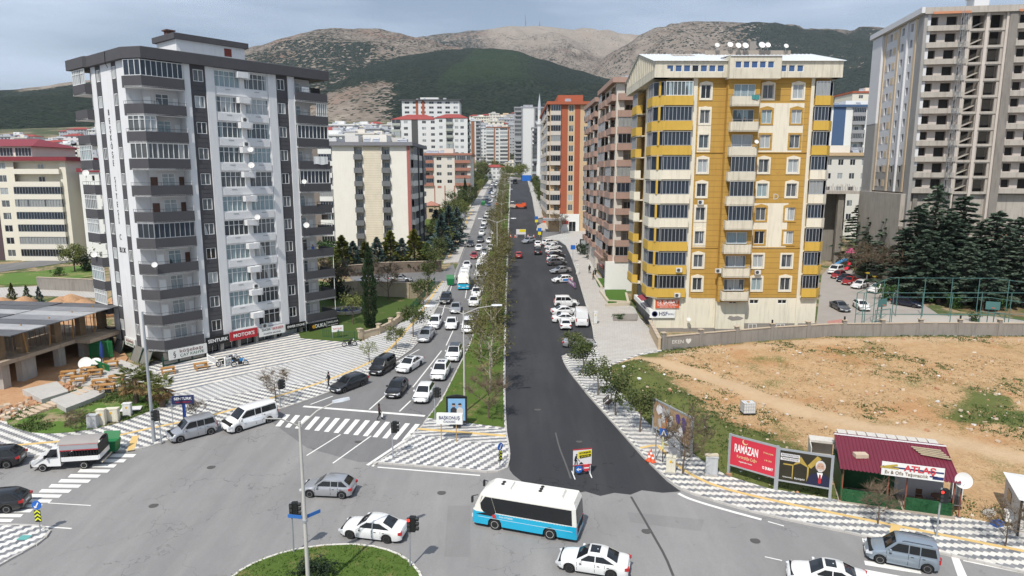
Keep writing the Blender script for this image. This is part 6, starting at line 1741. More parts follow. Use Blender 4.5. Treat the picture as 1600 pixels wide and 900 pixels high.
block('white apartment block with sand bands on the street behind the yellow block',82,200,30,18,8.4,23.5,6,M('white_warm',(.66,.64,.59),.85,var=.05),front=[('w',3+3.4*k,1.6,1.7,2)for k in range(6)]+[('b',23.5,29,sand,.6)],band=sand,over=.7)
bl_=M('blue_panel',(.06,.11,.21),.7,var=.1);rd_=M('red_panel',(.42,.045,.03),.7,var=.1)
block('blue, white and red apartment block right behind the yellow block',127,285,40,20,12,41.5,12,m_swhite,front=[('p',4,9,bl_),('b',12,17,gy_,.3),('p',18.5,21.8,rd_),('p',25.5,28,rd_),('w',23.7,2.4,1.8,2),('b',29,39,bl_,.8),('w',6.5,2,1.7,2)],band=bl_,over=.8)
block('cream and terracotta block peeping over the blue and red one',160,330,30,18,14,50,14,MATS['cream_pale'],front=[('w',4+5*k,2,1.6,2)for k in range(5)],band=tc_,objs=False)
FAR='distant apartment blocks below the hills'
gn_=M('balcony_sage',(.36,.38,.34),.8);wt_=M('white_far',(.66,.66,.65),.85,var=.04)
block('white block with sage balconies and a red roof, right of the pair up the avenue',-46,415,19.5,24,17.4,42,11,wt_,front=[('w',3.6,2,1.6,2),('b',6.8,10.8,gn_,.3),('w',13,2,1.6,2),('w',16.3,2,1.6,2)],right=[('b',3,20,gn_,.3)],roof='hip',objs=False)
block('white block with sage balconies and a red roof, left of the pair up the avenue',-76,440,29,24,18.4,42,11,wt_,front=[('b',.4,5.6,gn_,.3),('w',9,2.4,1.7,2),('p',12.6,16.6,M('stair_dark',(.08,.085,.08),.8)),('w',20.5,2.4,1.7,2),('w',26,2.4,1.7,2)],roof='hip',objs=False)
block('row of white blocks with dark flat roofs and rust panels on the rise',-88,560,46,20,24,60,16,wt_,front=[('w',4+6.5*k,3.6,1.8,3)for k in range(7)]+[('p',11,13,tc_),('p',16,18,tc_)],band=dg_,objs=False,over=1.5)
block('brown and white striped apartment tower up the avenue',-44,640,15,16,28,46,14,wt_,front=[('b',.4,5,gy_,.6),('p',6.5,9.5,M('rust_strip',(.30,.13,.07),.8)),('b',11,14.6,gy_,.6)],objs=False,group=FAR)
block('white and brown apartment block with long balconies above the red roofed house',-24,640,22,18,28,40,12,wt_,front=[('b',.4,7,wt_,.8),('b',13,20,wt_,.8),('p',7.5,8.6,MATS['rust_strip']),('p',20.3,21.6,MATS['rust_strip']),('w',10.4,2.5,1.6,2)],band=MATS['rust_strip'],objs=False)
block('grey and white apartment tower with dark balconies left of the minaret',2,600,26,18,26,56,16,M('grey_far',(.34,.34,.36),.85),front=[('b',.4,6,gy_,.5),('b',18,25.5,dg_,.6),('p',7.5,16.8,wt_),('w',10,2,1.5,2),('w',14.4,2,1.5,2)],objs=False)
block('white and grey apartment tower right against the minaret',15,520,13,16,22,38,12,wt_,front=[('b',.3,4,dg_,.6),('w',6.3,1.6,1.5,2),('w',10.5,1.6,1.5,2)],band=gy_,objs=False)
block('white house with a red tiled roof where the avenue bends',-22,530,17,12,22,9.5,3,wt_,front=[('w',2+3.2*k,1.6,1.7,2)for k in range(5)],roof='hip',objs=False)
block('beige building behind the bend of the avenue',-6,610,12,12,25.5,10,3,MATS['cream_pale'],front=[('w',2+3*k,1.6,1.7,2)for k in range(3)],objs=False)
wr=random.Random(5)
def far_house(px,py,Y,w_,d_,h_,nf,mats,lab,hip=False):
 p=W(px,py,Y);z=zg(p.x,Y)-1.5
 block(lab,p.x-w_/2,Y,w_,d_,z,max(6,p.z-z),max(2,int((p.z-z)/3.1)),mats,front=[('w',w_*q,1.8,1.5,2)for q in((.2,.5,.8)if w_<18 else(.1,.26,.42,.58,.74,.9))],roof='hip' if hip else 'flat',objs=False,group=FAR,over=.6)
cols=[wt_,wt_,MATS['pale_grey'],MATS['cream_pale'],MATS['offwhite']]
spots=[(752,183,900),(772,178,980),(792,187,860),(806,177,1050),(822,175,1150),(838,176,1250),(782,193,760),(815,182,900),(758,196,720),(735,200,700),(745,190,800),(765,200,690),(800,196,800),(830,190,820),(6,214,690),(22,211,720),(38,213,700),(55,218,740),(75,220,720),(92,216,760),(106,205,760),(120,202,740),(133,204,760),(146,203,740),(85,222,620),(66,223,640),(14,222,600),(48,224,600),(100,226,560),(30,216,640),(128,226,560),(112,212,640),(140,214,620),(515,203,420),(530,196,470),(545,205,440),(562,210,400),(575,202,480),(600,204,500),(618,200,560),(590,212,420),(632,206,500),(555,199,600),(608,196,640),(640,192,680),(522,212,380),(1308,165,950),(1322,160,1000),(1338,158,1100),(1350,161,1000),(1330,168,800),(1312,178,700),(1345,175,760),(1362,166,900),(1326,182,620),(645,186,820),(660,182,900),(690,180,950),(715,184,880),(728,189,780),(742,181,1000),(760,180,1080),(775,190,720),(788,183,960),(798,181,1080),(812,190,740),(826,186,900),(845,184,860),(640,200,600),(655,196,640),(527,207,400),(538,199,520),(568,195,620),(585,193,680),(626,191,740),(850,178,1100),(865,180,1200),(10,228,520),(60,229,540)]
sides={}
for px,py,Y in sorted(spots):
 hip=wr.random()<.3
 m=wr.choice(cols)
 side='left of the grey block' if px<160 else 'above the cream block' if px<650 else 'between avenue and minaret' if px<900 else 'right of the yellow block'
 n_=sides.get(side,0);sides[side]=n_+1
 far_house(px,py,Y,wr.choice([12,14,16,20,22]),14,0,0,m,f"distant {'white' if m == wt_ else 'pale grey' if m == cols[2] else 'cream'} block{' with red roof' if hip else ''}, {ORD[n_]} from the left {side}",hip)
for k in range(26):
 px=772+k*3.0+wr.uniform(-1,1);py=184+wr.uniform(-5,2)-.12*k
 p=W(px,py,1350+wr.uniform(-120,120));z=zg(p.x,p.y)-1
 if k%2:continue
 t=thing('house','tiny tan-roofed house of the estate at the foot of the forest','house',(p.x,p.y,z),0,'estate houses')
 hh=max(4,p.z-z)
 mb=MB();mb.box(-5,0,0,5,8,hh);mb.build('wall',wt_,t)
 mb=MB();mb.add([(-5.5,-.5,hh),(5.5,-.5,hh),(5.5,8.5,hh),(-5.5,8.5,hh),(-5.5,4,hh+3),(5.5,4,hh+3)],[(0,1,5,4),(2,3,4,5),(0,4,3),(1,2,5)]);mb.build('roof',M('roof_tan',(.45,.32,.2),.8,var=.2),t)
p=W(842,300,470)
mi=thing('minaret','slender white minaret with balcony and pointed cap','minaret',(p.x,470,zg(p.x,470)-.5))
zt_=W(842,146,470).z-mi.location.z
mb=MB();mb.lathe([(1.9,0),(1.9,zt_*.2),(1.45,zt_*.24),(1.35,zt_*.66)],12);mb.lathe([(1.1,zt_*.68),(1.05,zt_*.83)],12);mb.build('shaft',wt_,mi,smooth=True,sharp=40)
mb=MB();mb.lathe([(1.35,zt_*.64),(2.1,zt_*.665),(2.1,zt_*.69),(1.9,zt_*.69),(1.9,zt_*.67)],12);mb.build('balcony',wt_,mi)
mb=MB();mb.lathe([(1.25,zt_*.83),(1.0,zt_*.87),(.03,zt_)],12);mb.build('cap',M('minaret_cap',(.5,.52,.55),.5,.2),mi)
for px,h0 in((821,24),(843,33)):
 b_=W(px,41,5990);tp=W(px,h0,5990)
 t=thing('radio_mast',f"{'taller left' if px < 830 else 'shorter right'} radio mast on the bald summit",'mast',(b_.x,5990,b_.z-12))
 mb=MB();H_=tp.z-b_.z+12;mb.tube([(0,0,0),(0,0,H_)],[5,2.2],6);mb.build('mast',M('mast_grey',(.2,.2,.22),.7),t)
 mb=MB();mb.box(-6,-4,H_*.4,6,4,H_*.46);mb.build('antenna',MATS['mast_grey'],t)
 # trees and plants
m_bark=M('bark_brown',(.13,.095,.07),.9,var=.3,scale=3)
m_barkp=M('bark_pale',(.33,.29,.235),.85,var=.25,scale=2)
m_twig=M('twig_olive',(.13,.105,.055),.9,var=.25,scale=2)
LF={'street':Mleaf('leaf_olive',(.045,.065,.018),(.125,.145,.05)),'bud':Mleaf('leaf_budding',(.085,.082,.024),(.17,.155,.06)),'bare':Mleaf('twig_brown',(.10,.075,.05),(.20,.15,.10)),'cedar':Mleaf('needle_cedar',(.040,.068,.046),(.125,.165,.115)),'gold':Mleaf('needle_golden',(.075,.095,.016),(.19,.19,.04)),'blue':Mleaf('needle_blue',(.045,.080,.072),(.13,.18,.17)),'green':Mleaf('needle_green',(.035,.075,.018),(.09,.15,.04)),'cyp':Mleaf('needle_cypress',(.016,.034,.014),(.048,.070,.030)),'shrub':Mleaf('leaf_shrub',(.02,.05,.012),(.06,.12,.03)),'dark':Mleaf('leaf_dark',(.012,.026,.012),(.04,.06,.028)),'palm':Mleaf('palm_green',(.07,.09,.02),(.17,.18,.05)),'dry':Mleaf('palm_dry',(.16,.10,.04),(.30,.20,.09)),'young':Mleaf('leaf_young',(.10,.12,.03),(.20,.22,.07))}
def leaf(mb,c,size,rr,flat=0.,mat=0,el=1.6,dirn=None):
 n=Vector((rr.gauss(0,1),rr.gauss(0,1),rr.gauss(0,1)+flat));n.normalize()
 a=dirn if dirn is not None else n.orthogonal()
 if dirn is not None:n=(n-a*n.dot(a)).normalized()if(n-a*n.dot(a)).length>1e-3 else a.orthogonal()
 else:
  a=Matrix.Rotation(rr.uniform(0,6.28),3,n)@a
 a=a.normalized();b=n.cross(a).normalized()
 s1,s2=size*el*.5,size*.5
 mb.add([tuple(c-a*s1),tuple(c+b*s2),tuple(c+a*s1),tuple(c-b*s2)],[(0,1,2,3)],mat)
def limbs(seed,h,r0,spread,n1=6,n2=4,start=.35,up=.6):
 """tapered trunk with limbs and twigs; returns mesh builder and twig tips"""
 rr=random.Random(seed);mb=MB();tips=[]
 tp=[Vector((0,0,-.1))]
 for k in range(1,6):tp.append(Vector((rr.uniform(-.05,.05)*h*k/5,rr.uniform(-.05,.05)*h*k/5,h*.85*k/5)))
 mb.tube(tp,[r0*(1-.16*k)for k in range(6)],7)
 for i in range(n1):
  f=start+(.95-start)*(i+rr.random()*.6)/n1
  k=min(4,int(f*5));p=tp[k].lerp(tp[k+1],f*5-k)
  a=i*2.4+rr.uniform(-.4,.4);L=spread*(1.15-.55*f)*rr.uniform(.8,1.15)
  e=p+Vector((math.cos(a)*L,math.sin(a)*L,L*up*rr.uniform(.7,1.4)))
  m_=p.lerp(e,.5)+Vector((0,0,-L*.08))
  mb.tube([p,m_,e],[r0*.42*(1.1-.6*f),r0*.24,r0*.08],5,cap=False)
  tips+=[e,m_]
  for j in range(n2):
   q=m_.lerp(e,rr.uniform(0,1));b=a+rr.uniform(-1.2,1.2);l2=L*rr.uniform(.3,.6)
   e2=q+Vector((math.cos(b)*l2,math.sin(b)*l2,l2*rr.uniform(.2,1.1)))
   mb.tube([q,e2],[r0*.14,r0*.04],4,cap=False);tips.append(e2)
 tips.append(tp[-1])
 return mb,tips
KIND={}
def kind(name):
 if name in KIND:return KIND[name]
 base,var=name.rsplit('_',1);rr=random.Random(hash_(name))
 crown=MB()
 if base in('street','young'):
  h=4.0;tr,tips=limbs(int(var),h,.09,1.25,8,4,.45,.7)
  n=1500 if base=='street' else 600
  cl=[t+Vector((rr.gauss(0,.2),rr.gauss(0,.2),rr.gauss(0,.2)))for t in tips if t.z>1.6]
  for i in range(n):
   c=rr.choice(cl);leaf(crown,c+Vector((rr.gauss(0,.24),rr.gauss(0,.24),rr.gauss(0,.2))),rr.uniform(.09,.18),rr)
  KIND[name]=(tr.mesh('trunk',m_bark),crown.mesh('crown',LF[base]),h)
 elif base=='bud':
  h=8.0;tr,tips=limbs(int(var)+20,h,.15,1.9,9,4,.3,.85)
  cl=tips
  for t in list(tips):
   for k in range(2):
    e=t+Vector((rr.gauss(0,.45),rr.gauss(0,.45),abs(rr.gauss(0,.6))));crown.tube([t,e],[.025,.012],3,1,False);cl.append(e)
  for i in range(850):
   c=rr.choice(cl);leaf(crown,c+Vector((rr.gauss(0,.35),rr.gauss(0,.35),rr.gauss(0,.35))),rr.uniform(.10,.22),rr)
  KIND[name]=(tr.mesh('trunk',m_barkp),crown.mesh('crown',[LF['bud'],m_twig]),h)
 elif base=='bare':
  h=5.0;tr,tips=limbs(int(var)+40,h,.10,1.9,10,7,.3,.8)
  for t in tips:
   for k in range(9):
    e=t+Vector((rr.gauss(0,.42),rr.gauss(0,.42),abs(rr.gauss(.2,.45))));crown.tube([t,e],[.02,.007],3,0,False)
  for i in range(260):leaf(crown,rr.choice(tips)+Vector((rr.gauss(0,.5),rr.gauss(0,.5),rr.gauss(.15,.4))),rr.uniform(.05,.1),rr)
  KIND[name]=(tr.mesh('trunk',m_bark),crown.mesh('crown',LF['bare']),h)
 elif base=='cedar':
  h=14.0;tr=MB();tr.tube([(0,0,-.2),(.1,0,h*.5),(0,.05,h*.97)],[.32,.2,.04],8)
  z=1.6;a=rr.random()*6
  while z<h*.97:
   f=z/h;rad_=(4.3*(1-f)**.75+.25)*rr.uniform(.72,1.15)
   a+=2.4+rr.uniform(-.3,.3)
   d=Vector((math.cos(a),math.sin(a),0));s=Vector((-d.y,d.x,0))
   tr.tube([(0,0,z),tuple(d*rad_*.9+Vector((0,0,z+rad_*.02)))],[.06,.015],4,0,False)
   nb=int(34+rad_*38)
   for k in range(nb):
    u=rr.random()**.7;wv=rr.gauss(0,.30)*(1.15-u)*rad_*.55
    c=d*rad_*u+s*wv+Vector((0,0,z+.12*rad_*u-.20*rad_*u*u+rr.gauss(0,.08)))
    dr=(d+s*wv*.7/max(.2,rad_)+Vector((0,0,rr.uniform(-.35,.15)))).normalized()
    leaf(crown,c,rr.uniform(.18,.34),rr,1.6,0,2.2,dr)
   z+=.17+.16*(1-f)
  KIND[name]=(tr.mesh('trunk',m_bark),crown.mesh('crown',LF['cedar']),h)
 elif base in('gold','blue','green'):
  h=7.0;tr=MB();tr.tube([(0,0,-.1),(0,0,h*.9)],[.16,.03],6)
  for i in range(2300):
   f=rr.random()**1.25;z=.3+f*(h-.3);rad_=2.1*(1-f)**.8*(1+.22*math.sin(z*5+3*math.sin(z)))
   a=rr.random()*6.283;rad_*=(.8+.28*math.sin(a*3+z*2));r=rad_*math.sqrt(rr.uniform(.35,1))
   d=Vector((math.cos(a),math.sin(a),rr.uniform(-.1,.7 if base=='gold' else .3))).normalized()
   leaf(crown,Vector((math.cos(a)*r,math.sin(a)*r,z)),rr.uniform(.14,.28),rr,.5,0,2.0,d)
  KIND[name]=(tr.mesh('trunk',m_bark),crown.mesh('crown',LF[base]),h)
 elif base=='cyp':
  h=12.0;tr=MB();tr.tube([(0,0,-.1),(0,0,h*.9)],[.16,.03],6)
  for i in range(2600):
   f=rr.random();z=.3+f*(h-.3);rad_=(.95*min(1,(1-f)*2.2+.08)*min(1,f*5+.5))*(1+.18*math.sin(z*3.1))
   a=rr.random()*6.283;r=rad_*math.sqrt(rr.uniform(.4,1))*(1+.15*math.sin(a*3+z))
   leaf(crown,Vector((math.cos(a)*r,math.sin(a)*r,z)),rr.uniform(.14,.26),rr,0,0,2.2,Vector((math.cos(a)*.35,math.sin(a)*.35,1)).normalized())
  KIND[name]=(tr.mesh('trunk',m_bark),crown.mesh('crown',LF['cyp']),h)
 elif base in('shrub','dark'):
  h=2.0;tr=MB()
  for k in range(4):tr.tube([(0,0,-.1),(rr.uniform(-.4,.4),rr.uniform(-.4,.4),1.2)],[.04,.01],4)
  cl=[Vector((rr.gauss(0,.5),rr.gauss(0,.5),rr.uniform(.3,1.7)))for k in range(22)]
  for i in range(800):
   c=rr.choice(cl);leaf(crown,c+Vector((rr.gauss(0,.2),rr.gauss(0,.2),rr.gauss(0,.17))),rr.uniform(.09,.18),rr)
  KIND[name]=(tr.mesh('trunk',m_bark),crown.mesh('crown',LF[base]),h)
 elif base=='broad':
  h=8.0;tr,tips=limbs(int(var)+60,h,.2,2.8,10,5,.3,.7)
  for i in range(2400):
   c=rr.choice(tips);leaf(crown,c+Vector((rr.gauss(0,.5),rr.gauss(0,.5),rr.gauss(0,.45))),rr.uniform(.16,.32),rr)
  KIND[name]=(tr.mesh('trunk',m_bark),crown.mesh('crown',LF['young' if var in '13' else 'street']),h)
 return KIND[name]
def hash_(s):
 v=7
 for ch in s:v=(v*31+ord(ch))%100003
 return v
def tree(kd,px,py,h,label,group=None,name='tree',cat='tree',pos=None,wide=1.,lift=0.):
 tr,cr_,hh=kind(kd)
 p=pos if pos is not None else P(px,py)
 s=h/hh
 t=thing(name,label,cat,(p.x,p.y,p.z-.02+lift),R.uniform(0,6.28),group,scale=(s*wide,s*wide,s))
 put('trunk',tr,t);put('crown',cr_,t)
 return t
G1='young trees along the right pavement'
for kd,px,py,h,lab in[('street_1',897,561,3.6,'small round tree in front of the grey parked sedan, farthest on the right pavement'),('street_2',911,586,4.2,'round leafy tree just below the grey parked sedan on the right pavement'),('street_3',934,619,4.0,'small spreading tree above the bench on the right pavement'),('street_4',962,650,4.3,'leafy tree right beside the bench on the right pavement'),('street_2',1000,677,4.4,'dense tree leaning over the torn billboard at its left end')]:
 tree(kd,px,py,h,lab,G1,'street_tree')
for kd,px,py,h,lab in[('bare_1',1067,742,4.8,'bare tree in front of the torn billboard on the right pavement'),('bare_2',1371,821,3.0,'thin bare sapling in front of the removals kiosk'),('bare_3',1570,856,3.0,'thin bare sapling at the right edge beside the white cabin'),('bare_2',961,449,6.5,'bare brown tree in front of the brown block shops'),('bare_1',876,366,5.5,'small half-bare tree on the corner of the side street'),('bare_3',1405,455,8.5,'wide bare brown tree beside the playground'),('bare_1',1335,440,7,'slim bare tree between the playground and the parked cars')]:
 tree(kd,px,py,h,lab,None,'bare_tree',wide=1.3 if 'wide' in lab else 1.)
for kd,px,py,h,lab in[('young_1',577,567,2.7,'thin pale young tree on the plaza above the black van'),('street_5',619,547,3.2,'small round tree on the plaza beside the yellow tactile strip'),('street_3',646,528,4.6,'leafy tree on the pavement beside the silver car, left avenue'),('bare_2',431,630,3.4,'bare sapling beside the traffic light on the plaza'),('bare_3',308,660,2.2,'tiny bare sapling under the blue pole sign')]:
 tree(kd,px,py,h,lab,'young trees on the left plaza','street_tree')
k=0
for t_ in range(12):
 f=t_/11
 px,py=668+(764-668)*f,478+(296-478)*f**.72
 tree('street_%d'%(1+t_%5)if t_<4 else 'broad_%d'%(t_%3+2),px-(7 if t_<4 else 10),py,(4.8,4.6,5.2,5.0,6,6.5,7,7.5,8,8,9,9)[t_],f'olive tree in the row left of the avenue pavement, {ORD[t_]} from the stone balustrade' if t_>3 else('dense olive tree nearest the stone balustrade in the left avenue row','second olive tree from the balustrade in the left avenue row','olive tree beside the green waste container, left avenue row','olive tree at the mouth of the back street, left avenue row')[t_],'tree row left of the avenue','street_tree')
for i,(px,py,h)in enumerate([(688,385,7),(700,372,8),(712,352,8),(722,338,9),(733,322,9),(742,310,9),(748,296,10),(754,288,10),(741,292,11),(735,300,10)]):
 tree('broad_%d'%R.choice([2,4,5]),px-6,py,h,f'dense olive tree behind the avenue row, {ORD[i]} from the grey box building','trees behind the avenue row','street_tree')
G2='conifers in front of the cream block'
for kd,px,py,h,lab in[('gold_1',536,428,8.2,'golden green conifer at the left end of the row'),('blue_1',553,428,7.0,'blue spruce between two golden conifers at the left'),('gold_2',571,425,6.6,'golden conifer just left of the cypress in the row'),('blue_2',590,424,7.4,'blue spruce just right of the cypress'),('gold_3',611,422,8.6,'broad golden conifer in the middle of the row'),('blue_1',629,422,7.0,'blue spruce in the right half of the row'),('gold_1',648,421,8.8,'broad golden conifer at the right of the row'),('green_1',668,422,6.0,'bright green low conifer at the right end of the row')]:
 tree(kd,px,py,h,lab,G2,'conifer','conifer',wide=1.55)
for px,py,h,lab in[(690,398,10,'blue cedar left of the avenue near the kiosk box'),(702,386,11,'second blue cedar behind the tree row'),(682,378,9,'dark blue cedar behind the cream block corner'),(714,372,9,'blue cedar closest to the avenue trees')]:
 tree('blue_2',px,py,h,lab,'blue cedars by the avenue','cedar_tree',wide=1.3)
tree('cyp_1',579,514,12.8,'tall dark column cypress in the park behind the plaza',None,'cypress_tree','cypress')
for px,py,h,lab in[(731,345,13,'dark cypress beside the white and terracotta block'),(738,338,13,'second dark cypress beside the terracotta block'),(722,335,10,'dark cypress next to the painted mural')]:
 tree('cyp_1',px-4,py-18,h,lab,'cypresses by the terracotta block','cypress_tree','cypress')
tree('young_2',552,508,5.0,'light green young tree in the park by the round pond',None);tree('bare_1',607,470,6,'bare tree in the park right of the cypress',None,'bare_tree')
tree('bare_3',523,470,7,'bare tree in the park beside the grey block corner',None,'bare_tree');tree('dark_1',521,470,5.5,'dark bushy evergreen at the corner of the grey block',None,'evergreen_tree','tree',wide=.8)
for px,py,h in[(505,405,4),(515,400,4),(528,408,4)]:tree('shrub_1',px,py,h,'green shrub behind the grey block near the parked car','shrubs behind the grey block','shrub','shrub')
G3='budding trees of the median'
for kd,px,py,h,lab in[('bud_1',766,612,8.0,'leaning pale trunk with sparse budding crown, nearest tall tree of the median lawn'),('bare_2',764,656,4.6,'small pale bare tree at the front of the median lawn'),('bud_2',768,575,8.5,'second tall budding tree of the median lawn, behind the lamp post'),('bud_3',752,560,6.5,'budding tree close to the kerb of the median behind the advert panel')]:
 tree(kd,px,py,h,lab,G3,'median_tree')
for i in range(42):
 f=(i+.5)/42
 py=520-(520-286)*(1-(1-f)**1.7)
 t_=(py-286)/(540-286)
 xl=781+(746-781)*t_**.8;xr_=796+(787-796)*t_
 px=R.uniform(xl+(xr_-xl)*.2,xr_-(xr_-xl)*.15)
 tree('bud_%d'%R.choice([1,2,3,4]),px,py,R.uniform(6.2,8.4),'olive budding tree in the crowded strip of the median',G3,'median_tree')
for px,py,q_ in((478,897,'left'),(494,893,'middle'),(508,899,'right')):tree('dark_1',px,py,.9,f'low dark bush on the round lawn beside the lamp post, {q_} one','bushes of the round lawn','shrub','shrub',wide=1.5)
for i in range(26):
 py=R.uniform(300,520);t_=(py-286)/254
 px=R.uniform(783+(752-783)*t_**.8,795+(786-795)*t_)
 tree('shrub_%d'%R.choice([1,2])if i%3 else 'young_1',px,py,R.uniform(1.0,2.4),'low green shrub among the median trunks','shrubs of the median','shrub','shrub')
for i in range(26):
 px=R.uniform(748,846);Y=R.uniform(480,700)
 p=W(px,300,Y);p=Vector((p.x,Y,zg(p.x,Y)))
 if 12<p.x<27 and Y<620:continue
 tree(('broad_%d' if i%3 else 'bud_%d')%R.choice([1,2,4]),0,0,R.uniform(8,13),'leafy tree where the avenue bends uphill','trees at the top of the avenue',pos=p)
for i in range(18):
 f=i/17
 p=P(828+18*f+R.uniform(-1,2),290+48*f)
 tree('broad_%d'%R.choice([2,4]),0,0,R.uniform(5,7.5),f'dark olive tree along the right kerb below the terracotta tower, {ORD[i]} counting downhill','trees along the upper right kerb',pos=Vector((p.x+2.5,p.y,p.z)),name='street_tree')
G4='dark cedars in the park before the tower'
spots=[(1338,414,14),(1362,424,13),(1388,436,14.5),(1424,458,16.5),(1450,456,20.5),(1474,462,15.5),(1492,456,18),(1522,464,14),(1545,468,16),(1562,474,13.5),(1598,478,12),(1506,476,11),(1466,474,11),(1436,470,12),(1534,484,10.5),(1404,456,12),(1352,434,9),(1580,470,15)]
labs=['dark cedar at the left of the group, above the playground','dark cedar second from the left of the park group','dark cedar behind the wide bare tree','slender cedar to the left of the tallest one','tallest dark cedar with its thin top against the tower','dense cedar just right of the tallest one','tall cedar with pointed top right of the middle','full cedar in the right half of the park','broad grey-green cedar at the right of the park','low broad cedar at the right edge of the park','cedar at the far right edge by the court','low cedar behind the court fence, right of the middle','low cedar behind the court fence, middle','cedar in the second row behind the wide bare tree','small cedar right behind the court fence','cedar directly behind the wide bare tree trunk','small cedar above the red slide','back row cedar near the tower terrace']
for i,((px,py,h),lab)in enumerate(zip(spots,labs)):
 tree('cedar_%d'%(i%3+1),px,py,h,lab,G4,'cedar_tree',wide=1.45 if h<19 else 1.0)
for i,(px,py,h)in enumerate([(1300,392,2.6),(1384,470,3),(1412,466,2.2),(1490,482,2.4),(1560,486,2.6),(1520,502,1.5),(1455,472,3.0)]):
 tree('shrub_%d'%(i%2+1),px,py,h,('green bush left of the playground','bush beside the court fence corner','low bush below the wide bare tree','bush at the edge of the red soil by the court','bush at the right end of the court','small bush on the court edge','bush under the cedars behind the court')[i],None,'shrub','shrub')
tree('cedar_2',925,404,7.5,'dark bushy cedar in front of the brown block',None,'cedar_tree',wide=1.35);tree('dark_2',912,398,3,'dark shrub beside the bushy cedar on the right pavement',None,'shrub','shrub')
for px,py,q_ in((1385,350,'right'),(1360,344,'middle'),(1300,352,'left')):tree('bare_1',px,py,7,f'bare street tree before the white block behind the park, {q_} one of three','bare trees behind the park','bare_tree')
tree('broad_1',1294,372,8,'light green tree right of the yellow block near the red roofed hut',None)
for kd,px,py,h,lab in[('broad_1',117,425,6,'light olive tree on the far lawn left of the grey block'),('dark_1',135,424,4.5,'dark green tree next to the olive tree on the far lawn'),('gold_2',20,472,3.4,'small dark conifer above the construction slab, left one'),('green_1',43,472,3,'small slim conifer above the construction slab, middle'),('blue_1',62,474,3.0,'small blue conifer above the construction slab, right'),('shrub_1',92,432,2.0,'bright green clipped shrub by the garden wall')]:
 tree(kd,px,py,h,lab,None,'tree' if h>4 else 'shrub','tree' if h>4 else 'shrub')
tree('bare_2',119,678,2.2,'leafless sapling on the rough verge in front of the white cabinets',None,'bare_tree')
def palm(px,py,h,lab,nf=34,seed=1):
 rr=random.Random(seed);p=P(px,py)
 t=thing('palm_tree',lab,'palm',(p.x,p.y,p.z),0,'palms beside the café')
 mb=MB();mb.tube([(0,0,-.1),(.05,0,h*.5),(0,.05,h*.62)],[.32,.26,.22],8);mb.build('trunk',MATS['bark_brown'],t)
 for dry,nm in((0,'crown'),(1,'dry_skirt')):
  mb=MB()
  for i in range(nf):
   a=rr.uniform(0,6.28);el=rr.uniform(-.1,1.25)if not dry else rr.uniform(-1.2,-.1)
   L=rr.uniform(.9,1.35)*(h/3.2)
   d=Vector((math.cos(a)*math.cos(el),math.sin(a)*math.cos(el),math.sin(el)))
   b0=Vector((0,0,h*.62));e=b0+d*L*.75
   mb.tube([b0,e],[.02,.012],3,cap=False)
   s=d.cross(Vector((0,0,1))).normalized()
   for k in range(9):
    q=(k-4)/4*1.25
    dd=(d*math.cos(q)+s*math.sin(q)+Vector((0,0,-.25))).normalized()
    leaf(mb,e+dd*L*.28,.11,rr,1,0,6.5,dd)
  mb.build(nm,LF['dry' if dry else 'palm'],t)
 return t
palm(213,632,4.6,'large fan palm in front of the café blinds',40,3);palm(254,637,3.6,'lower fan palm touching the striped pavement',34,5);palm(232,628,3.4,'fan palm between the other two, half hidden',30,8)
def tufts(name,n,where,mat,hmin,hmax,seed,hf=None,blades=5):
 rr=random.Random(seed);mb=MB();k=0;tries=0
 while k<n and tries<n*30:
  tries+=1
  q=where(rr)
  if q is None:continue
  x,y=q;z=hf(x,y)if hf else SL*y+.14
  h=rr.uniform(hmin,hmax)
  for b in range(blades):
   a=rr.uniform(0,6.28);w_=h*.35
   c=Vector((x+rr.gauss(0,h*.7),y+rr.gauss(0,h*.7),z))
   tp=c+Vector((math.cos(a)*h*.5,math.sin(a)*h*.5,h*rr.uniform(.5,1.1)))
   s=Vector((-math.sin(a),math.cos(a),0))*w_
   mb.add([tuple(c-s),tuple(c+s),tuple(tp)],[(0,1,2)])
  k+=1
 return mb.build(name,mat,kind='stuff')
m_weed=Mleaf('weed_green',(.035,.07,.014),(.085,.13,.03));m_weed2=Mleaf('weed_dry',(.16,.13,.06),(.28,.22,.12))
bx=(min(p[0]for p in lotpoly),min(max(p[0]for p in lotpoly),80),min(p[1]for p in lotpoly),max(p[1]for p in lotpoly))
def in_lot(rr,thr):
 x,y=rr.uniform(bx[0],bx[1]),rr.uniform(bx[2],bx[3])
 if not inside((x,y),lotpoly):return None
 n=mnoise.fractal(Vector((x/9,y/7,1.3)),1.0,2.0,4)+.5*mnoise.noise(Vector((x/2.2,y/2.2,6)))
 dm=dist_poly((x,y),mc);de=dist_poly((x,y),inr_lot);dw=dist_poly((x,y),wallp)
 q_=P2(1560,650);n+=.8*math.exp(-(math.hypot(x-q_[0],y-q_[1])/7)**2)
 n+=.5*math.exp(-(dm/5)**2)+.5*math.exp(-(dw/1.6)**2)+.9*math.exp(-(de/2.6)**2)*(1 if x<27 else .2)
 if dist_poly((x,y),fine[::6])<1.5:return None
 return(x,y)if n>thr else None
tufts('weeds',7000,lambda rr:in_lot(rr,.38),m_weed,.07,.2,2,lot_h)
tufts('weeds',9000,lambda rr:in_lot(rr,-.12),m_weed,.03,.09,21,lot_h,4)
tufts('dry_grass',6500,lambda rr:in_lot(rr,-.05),m_weed2,.05,.16,4,lot_h,4)
